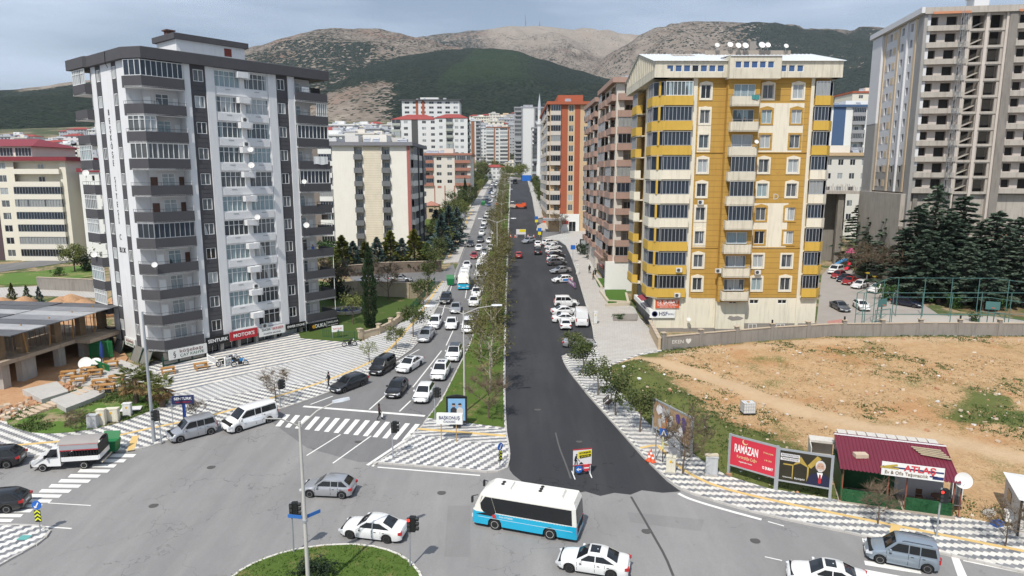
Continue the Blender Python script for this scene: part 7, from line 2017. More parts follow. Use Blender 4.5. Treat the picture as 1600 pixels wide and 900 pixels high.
def in_poly(poly,thr=-9,s=4):
 x0,x1,y0,y1=min(p[0]for p in poly),max(p[0]for p in poly),min(p[1]for p in poly),max(p[1]for p in poly)
 def f(rr):
  x,y=rr.uniform(x0,x1),rr.uniform(y0,y1)
  if not inside((x,y),poly):return None
  return(x,y)if mnoise.fractal(Vector((x/s,y/s,2)),1.0,2.0,4)>thr else None
 return f
m_lg=Mleaf('lawn_blade',(.045,.10,.014),(.11,.17,.035))
tufts('grass',2600,in_poly(rk),m_lg,.05,.13,6,lambda x,y:SL*y+.12,5)
tufts('grass',3200,in_poly([P2(*q)for q in lawn]),m_lg,.06,.16,7,None,4)
tufts('grass',2000,in_poly(verge,.02,3),m_weed,.08,.24,8,lambda x,y:SL*y+.2,5)
tufts('dry_grass',1000,in_poly(verge,-.1,3),m_weed2,.06,.16,9,lambda x,y:SL*y+.2,4)
def rubble(name,n,where,mats,smin,smax,seed,hf):
 rr=random.Random(seed);mb=MB();k=0;tries=0
 while k<n and tries<n*30:
  tries+=1
  q=where(rr)
  if q is None:continue
  x,y=q;s=rr.uniform(smin,smax)*(rr.random()**1.5+.3)
  mb.obox((x,y,hf(x,y)+s*.15),(s,s*rr.uniform(.6,1.2),s*rr.uniform(.4,.8)),rr.uniform(0,6),rr.randrange(len(mats)),rr.uniform(-.4,.4),rr.uniform(-.4,.4));k+=1
 return mb.build(name,mats,kind='stuff')
m_st=M('rubble_pale',(.52,.42,.31),.95,var=.25,scale=2);m_st2=M('rubble_red',(.42,.23,.13),.95,var=.25,scale=2);m_st3=M('litter_white',(.68,.68,.66),.7,var=.1)
rubble('rubble',1500,lambda rr:in_lot(rr,-.3),[m_st,m_st2,m_st],.08,.34,11,lot_h)
rubble('litter',150,lambda rr:in_lot(rr,.15),[m_st3],.08,.3,12,lot_h)
sitep=[P2(*q)for q in[(-40,655),(0,640),(60,622),(110,600),(150,580),(178,560),(185,585),(120,612),(50,640),(0,665),(-40,680)]]
rubble('rubble',700,in_poly(sitep),[m_st,m_st2],.1,.5,13,lambda x,y:SL*y+.15)
# street furniture and small things
m_gal=M('galvanised',(.40,.42,.44),.45,.4,var=.1);m_pole=M('pole_concrete',(.48,.46,.42),.8,var=.1,streak=.2)
def at(name,px,py,label,cat,yaw=0.,group=None,pos=None):
 p=pos if pos is not None else P(px,py,.13)
 return thing(name,label,cat,(p.x,p.y,p.z),yaw,group)
def part(name,parent,mat,fn,smooth=False,loc=(0,0,0),rz=0.):
 mb=MB();fn(mb);return mb.build(name,mat,parent,loc,rz,smooth=smooth,sharp=40 if smooth else None)
def lamp(px,py,h,arm,yaw,label,rise=.9,r=.13,base=None):
 t=at('street_lamp',px,py,label,'street lamp',yaw,'double-armed street lamps',base)
 part('pole',t,m_pole,lambda b:b.tube([(0,0,-.2),(0,0,h*.5),(0,0,h)],[r,r*.8,r*.55],10),True)
 for s in(1,-1):
  a=part('arm',t,m_pole,lambda b:b.tube([(0,0,h-.3),(s*arm*.5,0,h+rise*.45),(s*arm,0,h+rise*.75)],[r*.4,r*.35,r*.3],6))
  hd=MB();hd.add([(s*(arm+q),y,h+rise*.75+z)for q,wv in((-.1,.1),(.45,.19),(.95,.12))for y,z in((wv,0),(-wv,0),(wv*.6,.14),(-wv*.6,.14))],[(0,1,5,4),(4,5,9,8),(2,6,7,3),(6,10,11,7),(0,4,6,2),(4,8,10,6),(1,3,7,5),(5,7,11,9),(0,2,3,1),(8,9,11,10)])
  hd.build('lamp_head',M('lamp_head_grey',(.58,.6,.62),.5,.1),t)
 return t
b_=P(483,935,.13)
L0=lamp(0,0,11.2,2.15,math.radians(38),'large double-armed street lamp in the foreground on the round lawn',base=b_)
part('band',L0,m_gal,lambda b:b.tube([(0,0,5.0),(0,0,5.12)],.17,10))
for a_ in(.2,2.3):part('street_name_plate',L0,M('plate_blue',(.03,.14,.42),.5),lambda b:b.obox((math.cos(a_)*.62,math.sin(a_)*.62,5.25),(.9,.03,.22),a_))
for px,py,hpx,lab in[(726,644,487,'tall street lamp on the median lawn behind the advert panel'),(777,428,346,'second street lamp up the median, level with the parked row'),(775,400,345,None),(784,358,318,'third street lamp up the median'),(786,330,298,'fourth street lamp up the median'),(788,314,288,'fifth street lamp up the median'),(789,302,279,'farthest street lamp up the median')]:
 if not lab:continue
 p=P(px,py);top=W(px,hpx,p.y)
 lamp(px,py,min(11.5,top.z-p.z),2.9 if py>500 else 3.0,0.05,lab,.7,.12)
p=P(241,690,.13);tp=W(227,527,p.y)
t=at('mast',241,690,'tall bare grey mast on the left plaza between palms and blue sign','mast')
part('pole',t,m_gal,lambda b:b.tube([(0,0,-.2),(0,0,12.2)],[.17,.09],10),True)
m_tl=M('signal_black',(.015,.016,.016),.5);m_tlr=M('lamp_red_on',(.8,.03,.02),.4,var=0);m_tlo=M('lamp_off',(.05,.05,.05),.3,var=0)
_r=NT('lamp_red_lit');_r.b.inputs['Base Color'].default_value=(.8,.02,.02,1);_r.b.inputs['Emission Color'].default_value=(1,.05,.03,1);_r.b.inputs['Emission Strength'].default_value=1.5
def signal(px,py,h,yaw,label,side=1,red=False):
 t=at('traffic_light',px,py,label,'traffic light',yaw,'traffic lights')
 part('pole',t,m_gal,lambda b:b.tube([(0,0,-.1),(0,0,h)],.06,8),True)
 hd=part('signal_head',t,m_tl,lambda b:(b.box(.06*side,-.16,h-1.05,.42*side,.16,h-.05),b.box(-.1,-.2,h-1.0,.1,-.06,h-.1)))
 for k in range(3):
  part('visor',hd,m_tl,lambda b:b.lathe([(.13,0),(.13,.2),(.11,.2),(.11,.02)],10,axis='X',c=(.42*side if side>0 else-.62,0,h-.22-k*.32)))
  part('lens',hd,_r.m if red and k==0 else m_tlo,lambda b:b.lathe([(.105,-.01),(.105,.01)],10,axis='Y',c=(0,-.21,h-.22-k*.3)))
 return t
signal(459,862,3.6,.1,'traffic light on the left rim of the round lawn');signal(641,884,3.5,-.1,'traffic light with a red lamp on the right rim of the round lawn',red=True)
signal(614,714,3.3,.2,'traffic light on the paved tip of the median');signal(438,636,3.0,.3,'traffic light on the plaza at the left end of the stop line',1)
signal(252,692,3.2,.2,'traffic light beside the tall bare mast',-1);signal(680,656,3.4,-.2,'traffic light at the front corner of the median lawn')
signal(1463,838,3.6,-.15,'traffic light with a red lamp in front of the removals kiosk',1,True)
m_sblue=M('sign_blue',(.02,.13,.48),.4,var=0);m_chy=M('chevron_yellow',(.68,.72,.03),.5,var=0)
def bollard_sign(px,py,h,label,yaw=0.):
 t=at('keep_left_sign',px,py,label,'road sign',yaw,'keep-left signs')
 part('post',t,m_gal,lambda b:b.tube([(0,0,-.1),(0,0,h)],.04,6))
 d=part('disc',t,m_sblue,lambda b:b.lathe([(.33,-.02),(.33,.02)],20,axis='Y',c=(0,-.05,h-.3)))
 part('arrow',d,m_lw,lambda b:(b.obox((.04,-.08,h-.26),(.09,.01,.36),0,0,0,.5),b.add([(-.2,-.085,h-.32),(-.14,-.085,h-.52),(.04,-.085,h-.46)],[(0,1,2)])))
 c=part('chevron_board',t,m_tl,lambda b:b.box(-.22,-.08,h-1.55,.22,-.05,h-.68))
 for k in range(3):
  z=h-1.5+k*.28
  part('chevron',c,m_chy,lambda b:b.add([(-.21,-.086,z),(0,-.086,z+.17),(.21,-.086,z),(.21,-.086,z+.13),(0,-.086,z+.30),(-.21,-.086,z+.13)],[(0,1,4,5),(1,2,3,4)]))
bollard_sign(63,830,2.3,'keep-left sign with yellow chevron board on the left traffic island');bollard_sign(781,729,2.1,'keep-left sign with yellow chevron board on the paved tip by the dark road',.9)
t=at('advert_panel',714,668,'black framed advert panel with two men in suits on the median lawn','advert panel',.0)
part('frame',t,m_tl,lambda b:b.prism([(-1.0,-.12),(1.0,-.12),(1.0,.12),(-1.0,.12)],.5,3.1));part('cap',t,m_tl,lambda b:b.add([(x,y,3.1+.2*math.cos(x*1.57))for x in(-1.0,-.5,0,.5,1.0)for y in(-.12,.12)]+[(-1,-.12,3.05),(1,-.12,3.05)],[(0,2,3,1),(2,4,5,3),(4,6,7,5),(6,8,9,7),(10,11,8,6,4,2,0)]))
part('foot',t,m_tl,lambda b:b.box(-.35,-.1,-.1,.35,.1,.5))
po=part('poster',t,M('poster_blue',(.20,.38,.58),.4,var=.2,scale=1.2),lambda b:b.box(-.82,-.135,.75,.82,-.12,2.95))
for x,mt in((-.28,M('suit_dark',(.03,.032,.04),.7)),(.32,M('suit_pale',(.55,.53,.50),.7))):
 part('figure',po,mt,lambda b:b.poly([(x-.36,-.145-x*.02,.78),(x+.36,-.145-x*.02,.78),(x+.30,-.145-x*.02,1.9),(x+.1,-.145-x*.02,2.1),(x-.1,-.145-x*.02,2.1),(x-.30,-.145-x*.02,1.9)]))
 part('head',po,M('skin_print',(.48,.30,.21),.6),lambda b:b.lathe([(.15,-.01),(.15,.01)],12,axis='Y',c=(x,-.155,2.3)))
 part('hair',po,m_tl,lambda b:b.poly([(x-.16,-.168,2.33),(x+.16,-.168,2.33),(x+.12,-.168,2.5),(x-.12,-.168,2.5)]))
t=at('street_name_sign',704,690,'white street name board on two wooden posts at the tip of the median','sign',-.05)
for x in(-.85,.55):part('post',t,M('post_wood',(.42,.28,.14),.8),lambda b:b.tube([(x,0,-.1),(x,0,1.9)],.05,6))
bo=part('board',t,m_swhite,lambda b:b.box(-1.25,-.2,1.75,1.15,.25,2.7));text('BAŞKONUŞ',.42,MATS['letter_navy'],bo,(-.05,-.21,2.35),UPR,width=1.9,bold=.006);text('CADDESİ',.26,MATS['letter_navy'],bo,(-.05,-.21,1.98),UPR,width=1.1)
t=at('pole_sign',290,668,'dark blue pole sign of the motorcycle shop on the plaza edge','sign',math.radians(10))
part('pole',t,M('pole_blue',(.02,.06,.28),.5),lambda b:b.box(-.12,-.1,-.1,.12,.1,2.6))
bo=part('board',t,M('board_navy',(.02,.03,.09),.4),lambda b:b.box(-1.0,-.14,2.4,.95,.14,3.2));text('SENTURK',.34,m_lw,bo,(0,-.15,2.95),UPR,width=1.6,bold=.005);text('MOTORSİKLET',.2,MATS['sign_red'],bo,(0,-.15,2.6),UPR,width=1.4)
part('pole',t,m_gal,lambda b:b.tube([(-1.1,0,-.1),(-1.1,0,2.3)],.04,6))
t=at('roadworks_sign',909,742,'road works board with yellow banner and two round signs standing on the fresh asphalt','road sign',math.radians(12),pos=P(909,742,.01))
for x in(-.72,.72):
 part('leg',t,m_lw,lambda b:(b.tube([(x,0,.05),(x,0,2.2)],.045,6),b.tube([(x-.1,-.75,.05),(x+.1,.75,.05)],.05,6)))
bo=part('board',t,M('board_white',(.7,.68,.68),.5,var=.04),lambda b:b.box(-.8,-.1,.95,.8,-.05,2.25));part('rail',t,MATS['sign_red'],lambda b:(b.box(-.82,-.11,.90,.82,-.04,.96),b.box(-.82,-.11,2.25,.82,-.04,2.32)))
ye=part('banner',bo,M('banner_yellow',(.72,.60,.02),.5,var=0),lambda b:b.add([(-.38,-.11,1.5),(.78,-.11,1.62),(.78,-.11,2.2),(-.38,-.11,2.1)],[(0,1,2,3)]));text('BÜYÜKŞEHİR',.2,m_blk,bo,(.22,-.118,1.98),(PI/2,-.06,0),width=1.0,bold=.004)
part('banner_bar',bo,m_tl,lambda b:b.add([(-.2,-.114,1.50),(.7,-.114,1.6),(.74,-.114,1.84),(-.28,-.114,1.76)],[(0,1,2,3)]));text('ÇALIŞIYOR',.18,M('letter_yellow',(.72,.6,.02),.5,var=0),bo,(.22,-.122,1.67),(PI/2,-.06,0),width=.75)
part('pictogram',bo,m_blk,lambda b:(b.obox((-.58,-.112,1.55),(.18,.01,.42),0,0,0,.25),b.lathe([(.07,-.005),(.07,.005)],10,axis='Y',c=(-.5,-.115,1.86)),b.obox((-.62,-.112,1.2),(.09,.01,.42),0,0,0,.12),b.obox((-.47,-.112,1.2),(.09,.01,.42),0,0,0,-.12),b.obox((-.36,-.112,1.42),(.4,.01,.05),0,0,0,.9),b.add([(-.32,-.112,1.0),(.1,-.112,1.0),(-.1,-.112,1.22)],[(0,1,2)])))
d=part('arrow_disc',t,m_sblue,lambda b:b.lathe([(.31,-.02),(.31,.02)],20,axis='Y',c=(-.3,-.14,.58)));part('arrow',d,m_lw,lambda b:(b.box(-.36,-.17,.53,-.1,-.165,.63),b.add([(-.53,-.17,.58),(-.33,-.17,.42),(-.33,-.17,.74)],[(0,1,2)])))
d=part('no_entry_disc',t,M('sign_red2',(.58,.05,.06),.4,var=0),lambda b:b.lathe([(.31,-.02),(.31,.02)],20,axis='Y',c=(.34,-.14,.66)));part('bar',d,m_lw,lambda b:b.box(.12,-.17,.61,.56,-.165,.72))
t=at('roadworks_sign',814,369,'far road works board with yellow top among the traffic cones','road sign',0,pos=P(814,371,.01))
for x in(-1.2,1.2):part('leg',t,m_lw,lambda b:b.tube([(x,0,0),(x,0,2.0)],.08,5))
part('board',t,MATS['board_white'],lambda b:b.box(-1.4,-.08,.9,1.4,0,2.4));part('banner',t,MATS['banner_yellow'],lambda b:b.box(-.5,-.1,1.6,1.38,-.085,2.35))
m_cone=M('cone_orange',(.68,.10,.03),.5,var=.05)
def cone(px,py,h,label,group=None,off=.01):
 t=at('traffic_cone',px,py,label,'traffic cone',.3,group,P(px,py,off))
 part('cone',t,m_cone,lambda b:b.lathe([(h*.26,.05),(h*.22,h*.1),(h*.05,h)],12),True);part('base',t,m_cone,lambda b:b.box(-h*.3,-h*.3,0,h*.3,h*.3,.06));part('band',t,m_lw,lambda b:b.lathe([(h*.165,h*.42),(h*.115,h*.66)],12))
for px,py,lab in[(798,371,'traffic cone at the left end of the far closure line'),(805,371,'second traffic cone from the left in the far closure line'),(825,371,'traffic cone right of the far yellow board'),(834,371,'traffic cone at the right end of the far closure line')]:cone(px,py,.95,lab,'cones across the resurfaced road')
cone(1020,722,.75,'orange cone at the kerb, nearest of the heap by the zebra sign','cones heaped at the kerb',.14);cone(1014,720,.8,'orange cone at the kerb leaning behind the nearest one','cones heaped at the kerb',.14);cone(1017,715,.8,'orange cone at the kerb, rearmost of the heap','cones heaped at the kerb',.14)
t=at('zebra_crossing_sign',1035,722,'square blue zebra crossing sign on a yellow and black post','road sign',-.1)
part('post',t,m_tl,lambda b:b.tube([(0,0,0),(0,0,1.2)],.04,6));part('post_sleeve',t,M('sleeve_yellow',(.66,.66,.25),.5),lambda b:b.tube([(0,0,1.2),(0,0,2.3)],.07,8))
bo=part('board',t,m_sblue,lambda b:b.box(-.34,-.06,2.35,.34,-.02,3.05));part('triangle',bo,m_lw,lambda b:b.add([(-.26,-.065,2.43),(.26,-.065,2.43),(0,-.065,2.95)],[(0,1,2)]));part('walker',bo,m_blk,lambda b:(b.obox((.0,-.072,2.62),(.05,.01,.22),0),b.obox((-.05,-.072,2.52),(.04,.01,.16),0,0,0,.4),b.obox((.05,-.072,2.52),(.04,.01,.16),0,0,0,-.4)))
t=at('pole',1024,718,'plain grey steel pole beside the zebra crossing sign','pole');part('shaft',t,m_gal,lambda b:b.tube([(0,0,-.1),(0,0,3.0)],.055,8))
def cabinet(px,py,w_,d_,h_,label,yaw=0.,col='white',lid=False):
 t=at('utility_cabinet',px,py,label,'utility cabinet',yaw,'street cabinets')
 m=M('cabinet_'+col,{'white':(.66,.66,.63),'cream':(.66,.62,.50),'grey':(.46,.47,.48)}[col],.6,var=.08,streak=.3)
 part('plinth',t,m_conc,lambda b:b.box(-w_/2-.05,-d_/2-.05,-.1,w_/2+.05,d_/2+.05,.12));part('body',t,m,lambda b:b.box(-w_/2,-d_/2,.12,w_/2,d_/2,h_))
 part('lid',t,m,lambda b:b.box(-w_/2-.04,-d_/2-.04,h_,w_/2+.04,d_/2+.04,h_+.07))
 for s in((-1,1)if w_>.8 else(0,)):part('door',t,m,lambda b:b.box((-w_/2+.05)if s<=0 else .02,-d_/2-.02,.2,(-.02 if s<0 else w_/2-.05),-d_/2,h_-.06))
 if col!='grey':part('sticker',t,M('sticker_orange',(.72,.42,.04),.5,var=0),lambda b:b.box(-.09,-d_/2-.03,h_*.66,.09,-d_/2-.022,h_*.82))
 if lid:part('plank',t,M('plank_cream',(.55,.48,.36),.8),lambda b:b.obox((-.05,0,h_+.16),(1.1,.35,.14),.2))
cabinet(146,668,.9,.6,1.25,'pale cabinet with orange sticker, leftmost of four on the verge',.1,'grey');cabinet(160,664,.75,.5,1.55,'tall cream cabinet, second of four on the verge',.1,'cream');cabinet(177,659,1.15,.6,1.35,'wide cream cabinet, third of four on the verge',.15,'cream');cabinet(200,650,.75,.5,1.3,'white cabinet at the right end of the four on the verge',.15)
cabinet(1054,712,1.0,.75,2.0,'tall white cabinet behind the zebra crossing sign',-.35,'grey');cabinet(1048,738,.75,.5,1.4,'cream cabinet by the kerb below the torn billboard',-.3,'cream');cabinet(1111,742,.95,.6,1.6,'grey cabinet with a plank on top left of the red billboard',-.2,'grey',True)
cabinet(930,506,.5,.45,1.9,'slim white post cabinet on the pale pavement beside the panel van',0);cabinet(902,428,.5,.45,1.9,'slim white post on the pale pavement near the grey sedan',0)
t=at('park_bench',949,634,'dark wooden double bench on the right pavement between the trees','bench',math.radians(62));m_wd=M('bench_wood',(.075,.05,.035),.7,var=.2)
for k in range(4):part('slat',t,m_wd,lambda b:b.box(-.9,-.05-k*.13,.44,.9,.05-k*.13,.48))
for k in range(3):part('slat',t,m_wd,lambda b:b.obox((0,.14+k*.03,.62+k*.14),(1.8,.03,.11),0))
for s in(-.75,.75):part('leg',t,m_tl,lambda b:(b.tube([(s,.1,0),(s,.22,.98)],.03,5),b.tube([(s,-.45,0),(s,-.4,.45),(s,.1,.45)],.03,5)))
def billboard(px1,py1,px2,py2,z0,z1,label,draw,frame=m_gal,posts=(0.,1.),name='billboard',off=.13):
 a,b=P(px1,py1,off),P(px2,py2,off)
 yaw=math.atan2(b.y-a.y,b.x-a.x);w_=math.hypot(b.x-a.x,b.y-a.y)
 t=thing(name,label,'billboard',(a.x,a.y,(a.z+b.z)/2),yaw,'billboards along the right pavement')
 for q in posts:part('post',t,frame,lambda b_:b_.box(w_*q-.1,-.06,-.4,w_*q+.1,.12,z1+.1))
 part('frame',t,frame,lambda b_:(b_.box(0,-.05,z1-.06,w_,.08,z1+.08),b_.box(0,-.05,z0-.08,w_,.08,z0+.05)))
 part('backing',t,m_gal,lambda b_:b_.box(.08,0,z0,w_-.08,.05,z1))
 draw(t,w_);return t
m_bbr=M('billboard_red',(.55,.03,.055),.5,var=.05,scale=.6)
def draw_red(t,w_):
 p=part('poster',t,m_bbr,lambda b:b.box(.1,-.03,1.0,w_-.1,-.0,3.5))
 text('RAMAZAN',.95,m_lw,p,(w_*.36,-.045,2.5),UPR,width=w_*.5,bold=.018);text('Kardeşliğe Çağrı',.34,M('letter_sand',(.72,.55,.30),.5,var=0),p,(w_*.38,-.045,1.85),UPR,width=w_*.42)
 text('hoşgeldin şehr-i ramazan',.16,m_lw,p,(w_*.36,-.045,1.45),UPR,width=w_*.28);text('İFTAR ÇADIRI',.17,MATS['letter_sand'],p,(w_*.82,-.045,2.75),UPR,width=w_*.2);text('19.30',.17,MATS['letter_sand'],p,(w_*.82,-.045,2.15),UPR,width=w_*.14)
 text('12 ŞUBAT',.3,m_lw,p,(w_*.82,-.045,1.5),UPR,width=w_*.22,bold=.01)
 part('crescent',p,MATS['letter_sand'],lambda b:b.poly([(w_*.33+.24*math.cos(a),-.05,3.2+.24*math.sin(a))for a in[2.0+k*.4 for k in range(11)]]+[(w_*.33+.05+.2*math.cos(a),-.05,3.26+.2*math.sin(a))for a in[6.0-k*.4 for k in range(11)]]))
billboard(1138,741,1211,765,.95,3.5,'red Ramadan billboard with white lettering beside the grey cabinet',draw_red)
m_bbd=M('billboard_dark',(.028,.024,.014),.5,var=.5,scale=.8);m_gold=M('print_gold',(.40,.28,.06),.5,var=.5,scale=1.2)
def draw_dark(t,w_):
 p=part('poster',t,m_bbd,lambda b:b.box(.1,-.03,1.0,w_-.1,-.0,3.5))
 part('gate',p,m_gold,lambda b:(b.add([(w_*.28,-.04,2.35),(w_*.42,-.04,3.15),(w_*.58,-.04,2.3),(w_*.42,-.04,2.6)],[(0,1,2,3)]),b.box(w_*.27,-.042,1.2,w_*.29,-.04,2.4),b.box(w_*.55,-.042,1.2,w_*.58,-.04,2.4),b.box(w_*.1,-.042,2.3,w_*.28,-.04,2.4),b.add([(w_*.55,-.041,2.5),(w_*.72,-.041,3.4),(w_*.8,-.041,3.2),(w_*.62,-.041,2.3)],[(0,1,2,3)])))
 part('caption_band',p,MATS['board_white'],lambda b:(b.box(w_*.04,-.045,2.98,w_*.40,-.04,3.22),b.box(w_*.04,-.045,2.66,w_*.40,-.04,2.9)));text('RESTORASYON',.2,m_blk,p,(w_*.22,-.05,3.1),UPR,width=w_*.32);text('TAMAMLANIYOR',.2,m_blk,p,(w_*.22,-.05,2.78),UPR,width=w_*.32)
 text('Büyükşehir',.2,m_lw,p,(w_*.42,-.045,1.3),UPR,width=w_*.2);text('Kahramanmaraş',.14,m_lw,p,(w_*.18,-.045,1.3),UPR,width=w_*.16)
 x=w_*.79
 part('jacket',p,M('print_navy',(.015,.018,.05),.5),lambda b:b.poly([(x-.95,-.05,1.02),(x+.85,-.05,1.02),(x+.72,-.05,1.75),(x+.25,-.05,2.05),(x-.3,-.05,2.05),(x-.8,-.05,1.7)]))
 part('shirt',p,m_lw,lambda b:b.poly([(x-.22,-.055,2.08),(x+.2,-.055,2.08),(x+.02,-.055,1.25)]));part('tie',p,MATS['sign_red'],lambda b:b.poly([(x-.06,-.06,1.95),(x+.06,-.06,1.95),(x+.12,-.06,1.3),(x,-.06,1.15),(x-.1,-.06,1.3)]))
 def oval(b,rx,rz,z,y):b.poly([(x+rx*math.cos(k*.45),y,z+rz*math.sin(k*.45))for k in range(14)])
 part('hair',p,M('print_grey_hair',(.55,.53,.5),.6),lambda b:oval(b,.36,.46,2.62,-.055));part('face',p,MATS['skin_print'],lambda b:oval(b,.29,.38,2.52,-.06));part('beard',p,MATS['print_grey_hair'],lambda b:b.poly([(x-.22,-.065,2.38),(x+.22,-.065,2.38),(x+.12,-.065,2.14),(x-.12,-.065,2.14)]))
 part('features',p,M('print_brown',(.12,.06,.04),.6),lambda b:(b.box(x-.17,-.068,2.6,x-.06,-.066,2.64),b.box(x+.06,-.068,2.6,x+.17,-.066,2.64),b.box(x-.08,-.068,2.3,x+.08,-.066,2.33)))
billboard(1213,766,1296,782,.95,3.5,'dark billboard showing a grey-haired man in a navy suit and red tie',draw_dark)
def draw_torn(t,w_):
 p=part('poster',t,M('poster_remains',(.36,.24,.14),.8,var=.35,scale=1.5,streak=.5),lambda b:b.box(.1,-.02,.8,w_-.1,-.0,3.5))
 rr=random.Random(3)
 for k in range(34):
  x,z=rr.uniform(.2,w_-1.2),rr.uniform(.9,3.0)
  if x>w_*.45 and rr.random()<.5:continue
  n=7;m=rr.choice([MATS['board_white'],MATS['board_white'],M('paper_grey',(.42,.40,.38),.8),M('paper_purple',(.08,.05,.18),.7),M('paper_orange',(.55,.2,.06),.7)])
  part('paper_scrap',p,m,lambda b:b.poly([(x+.4+.45*math.cos(i*.9)*rr.uniform(.4,1),-.03-k*.0012,min(3.45,max(.85,z+.5*math.sin(i*.9)*rr.uniform(.5,1.2))))for i in range(n)]))
billboard(1020,677,1079,715,.8,3.5,'long weathered billboard with torn paper remains beside the bare tree',draw_torn,posts=(0.,.43,1.))
ka,kb=P(1314,782,.13),P(1486,808,.13);yaw=math.atan2(kb.y-ka.y,kb.x-ka.x);kw=math.hypot(kb.x-ka.x,kb.y-ka.y)
KS=thing('kiosk','removals kiosk with maroon corrugated roof and green turf walls','kiosk',(ka.x,ka.y,ka.z),yaw);KD=5.0;KH=2.75
m_turf=Mleaf('turf_green',(.012,.06,.022),(.03,.11,.045));m_mar=M('roof_maroon',(.155,.022,.04),.5,var=.15,scale=.6,streak=.15);m_post=M('post_rust',(.24,.07,.04),.7)
part('floor',KS,M('kiosk_floor',(.36,.30,.24),.9,var=.15),lambda b:b.box(-.2,-.3,-.5,kw+.2,KD,.02))
def turf(b,x0,x1):
 rr=random.Random(int(x0*10));b.box(x0,-.12,0,x1,.0,1.0)
 for i in range(int((x1-x0)*60)):
  x,z=rr.uniform(x0,x1),rr.uniform(.02,1.0);b.add([(x,-.12,z),(x+.06,-.12,z),(x+.03+rr.uniform(-.04,.04),-.19,z+.07)],[(0,1,2)])
part('turf_wall',KS,m_turf,lambda b:turf(b,.0,kw*.42));part('turf_wall',KS,m_turf,lambda b:turf(b,kw*.585,kw))
part('side_wall',KS,m_turf,lambda b:b.box(-.12,0,0,0,KD,1.0+1.2));part('side_wall',KS,m_turf,lambda b:b.box(kw,0,0,kw+.1,2.5,1.05));part('back_wall',KS,m_turf,lambda b:b.box(0,2.6,0,kw*.55,2.72,KH));part('inner_wall',KS,M('kiosk_panel',(.5,.48,.47),.7),lambda b:b.box(kw*.55,2.6,0,kw,2.72,KH))
part('turf_carpet',KS,m_turf,lambda b:b.box(kw*.43,-.25,.025,kw*.56,2.5,.05))
for q in(0,.42,.585,1.0):part('post',KS,m_post,lambda b:b.box(kw*q-.04,-.05,0,kw*q+.04,.05,KH+.05))
n=30
def roofk(b):
 for i in range(n):
  x0,x1=-.3+(kw+.6)*i/n,-.3+(kw+.6)*(i+1)/n
  zf,zb=KH,KH+1.0
  xs_=[x0,x0+(x1-x0)*.55,x0+(x1-x0)*.7,x1-(x1-x0)*.12,x1];zz=[0,0,.06,.06,0]
  for k in range(4):b.quad((xs_[k],-.5,zf+zz[k]),(xs_[k+1],-.5,zf+zz[k+1]),(xs_[k+1],4.1,zb+zz[k+1]),(xs_[k],4.1,zb+zz[k]))
part('roof',KS,m_mar,roofk);part('ridge_cap',KS,MATS['board_white'],lambda b:b.obox((kw/2,4.1,KH+1.07),(kw+.6,.16,.05),0));part('rear_roof',KS,m_mar,lambda b:b.quad((-.3,4.1,KH+1.02),(kw+.3,4.1,KH+1.02),(kw+.3,4.9,KH+.9),(-.3,4.9,KH+.9)))
for i in range(10):part('rear_panel',KS,M('panel_white_dirty',(.58,.55,.5),.7,var=.12,streak=.3),lambda b:b.obox((.45+i*kw/10,5.5,KH+.8),(kw/10-.08,1.3,.05),0,0,-.05))
part('rear_wall',KS,MATS['panel_white_dirty'],lambda b:b.box(0,4.9,0,kw,6.1,KH+.6));wc=part('washroom',KS,MATS['panel_white_dirty'],lambda b:(b.box(-2.0,3.6,-.2,-1.92,6.0,2.6),b.box(-2.0,5.9,-.2,-.1,6.0,2.6),b.box(-2.0,5.0,2.55,-.1,6.1,2.75)));part('washroom_floor',KS,M('kiosk_tile',(.45,.44,.43),.5),lambda b:b.box(-2.0,3.6,-.2,-.1,6,.05));part('toilet',wc,m_lw,lambda b:(b.lathe([(.16,.05),(.14,.3),(.24,.42),(.22,.45)],12,c=(-.6,4.9,0)),b.box(-.82,5.1,.3,-.38,5.35,.85)))
bo=part('sign_board',KS,m_swhite,lambda b:b.box(kw*.33,-.62,KH+.02,kw*.88,-.55,KH+1.05));part('stripe',bo,MATS['letter_navy'],lambda b:b.box(kw*.335,-.628,KH+.62,kw*.875,-.622,KH+.74))
text('ATLAŞ',.62,MATS['sign_red2'],bo,(kw*.67,-.64,KH+.72),UPR,width=kw*.28,bold=.015);text('Ev & Ofis Taşımacılık',.36,M('letter_brown2',(.16,.09,.04),.5,var=0),bo,(kw*.55,-.64,KH+.28),UPR,width=kw*.38)
part('crane_picture',bo,M('print_yellow',(.45,.33,.06),.6),lambda b:(b.obox((kw*.41,-.63,KH+.78),(.9,.01,.16),0,0,0,-.25),b.obox((kw*.4,-.63,KH+.62),(1.2,.01,.12),0)));part('truck_picture',bo,MATS['letter_navy'],lambda b:(b.obox((kw*.83,-.63,KH+.25),(.7,.01,.22),0),b.obox((kw*.79,-.63,KH+.33),(.5,.01,.1),0)))
for x,y,a in((.7,1.6,.1),(7.6,3.2,.05),(.1,-.0,.4)):
 pass
part('stone',KS,m_st,lambda b:b.obox((1.3,1.4,KH+.55),(.95,.6,.3),.3));
for k in range(5):part('plank',KS,M('plank_old',(.40,.33,.22),.85,var=.2),lambda b:b.obox((kw*.83+k*.12,3.3-k*.24,KH+.98-k*.05),(2.0,.16,.05),-.06-.03*k))
def furn(name,x,y,label,cat,fn,mat,group=None):
 q=KS.matrix_basis@Vector((x,y,.03));t=thing(name,label,cat,tuple(q),yaw,group);fn(t,mat);return t
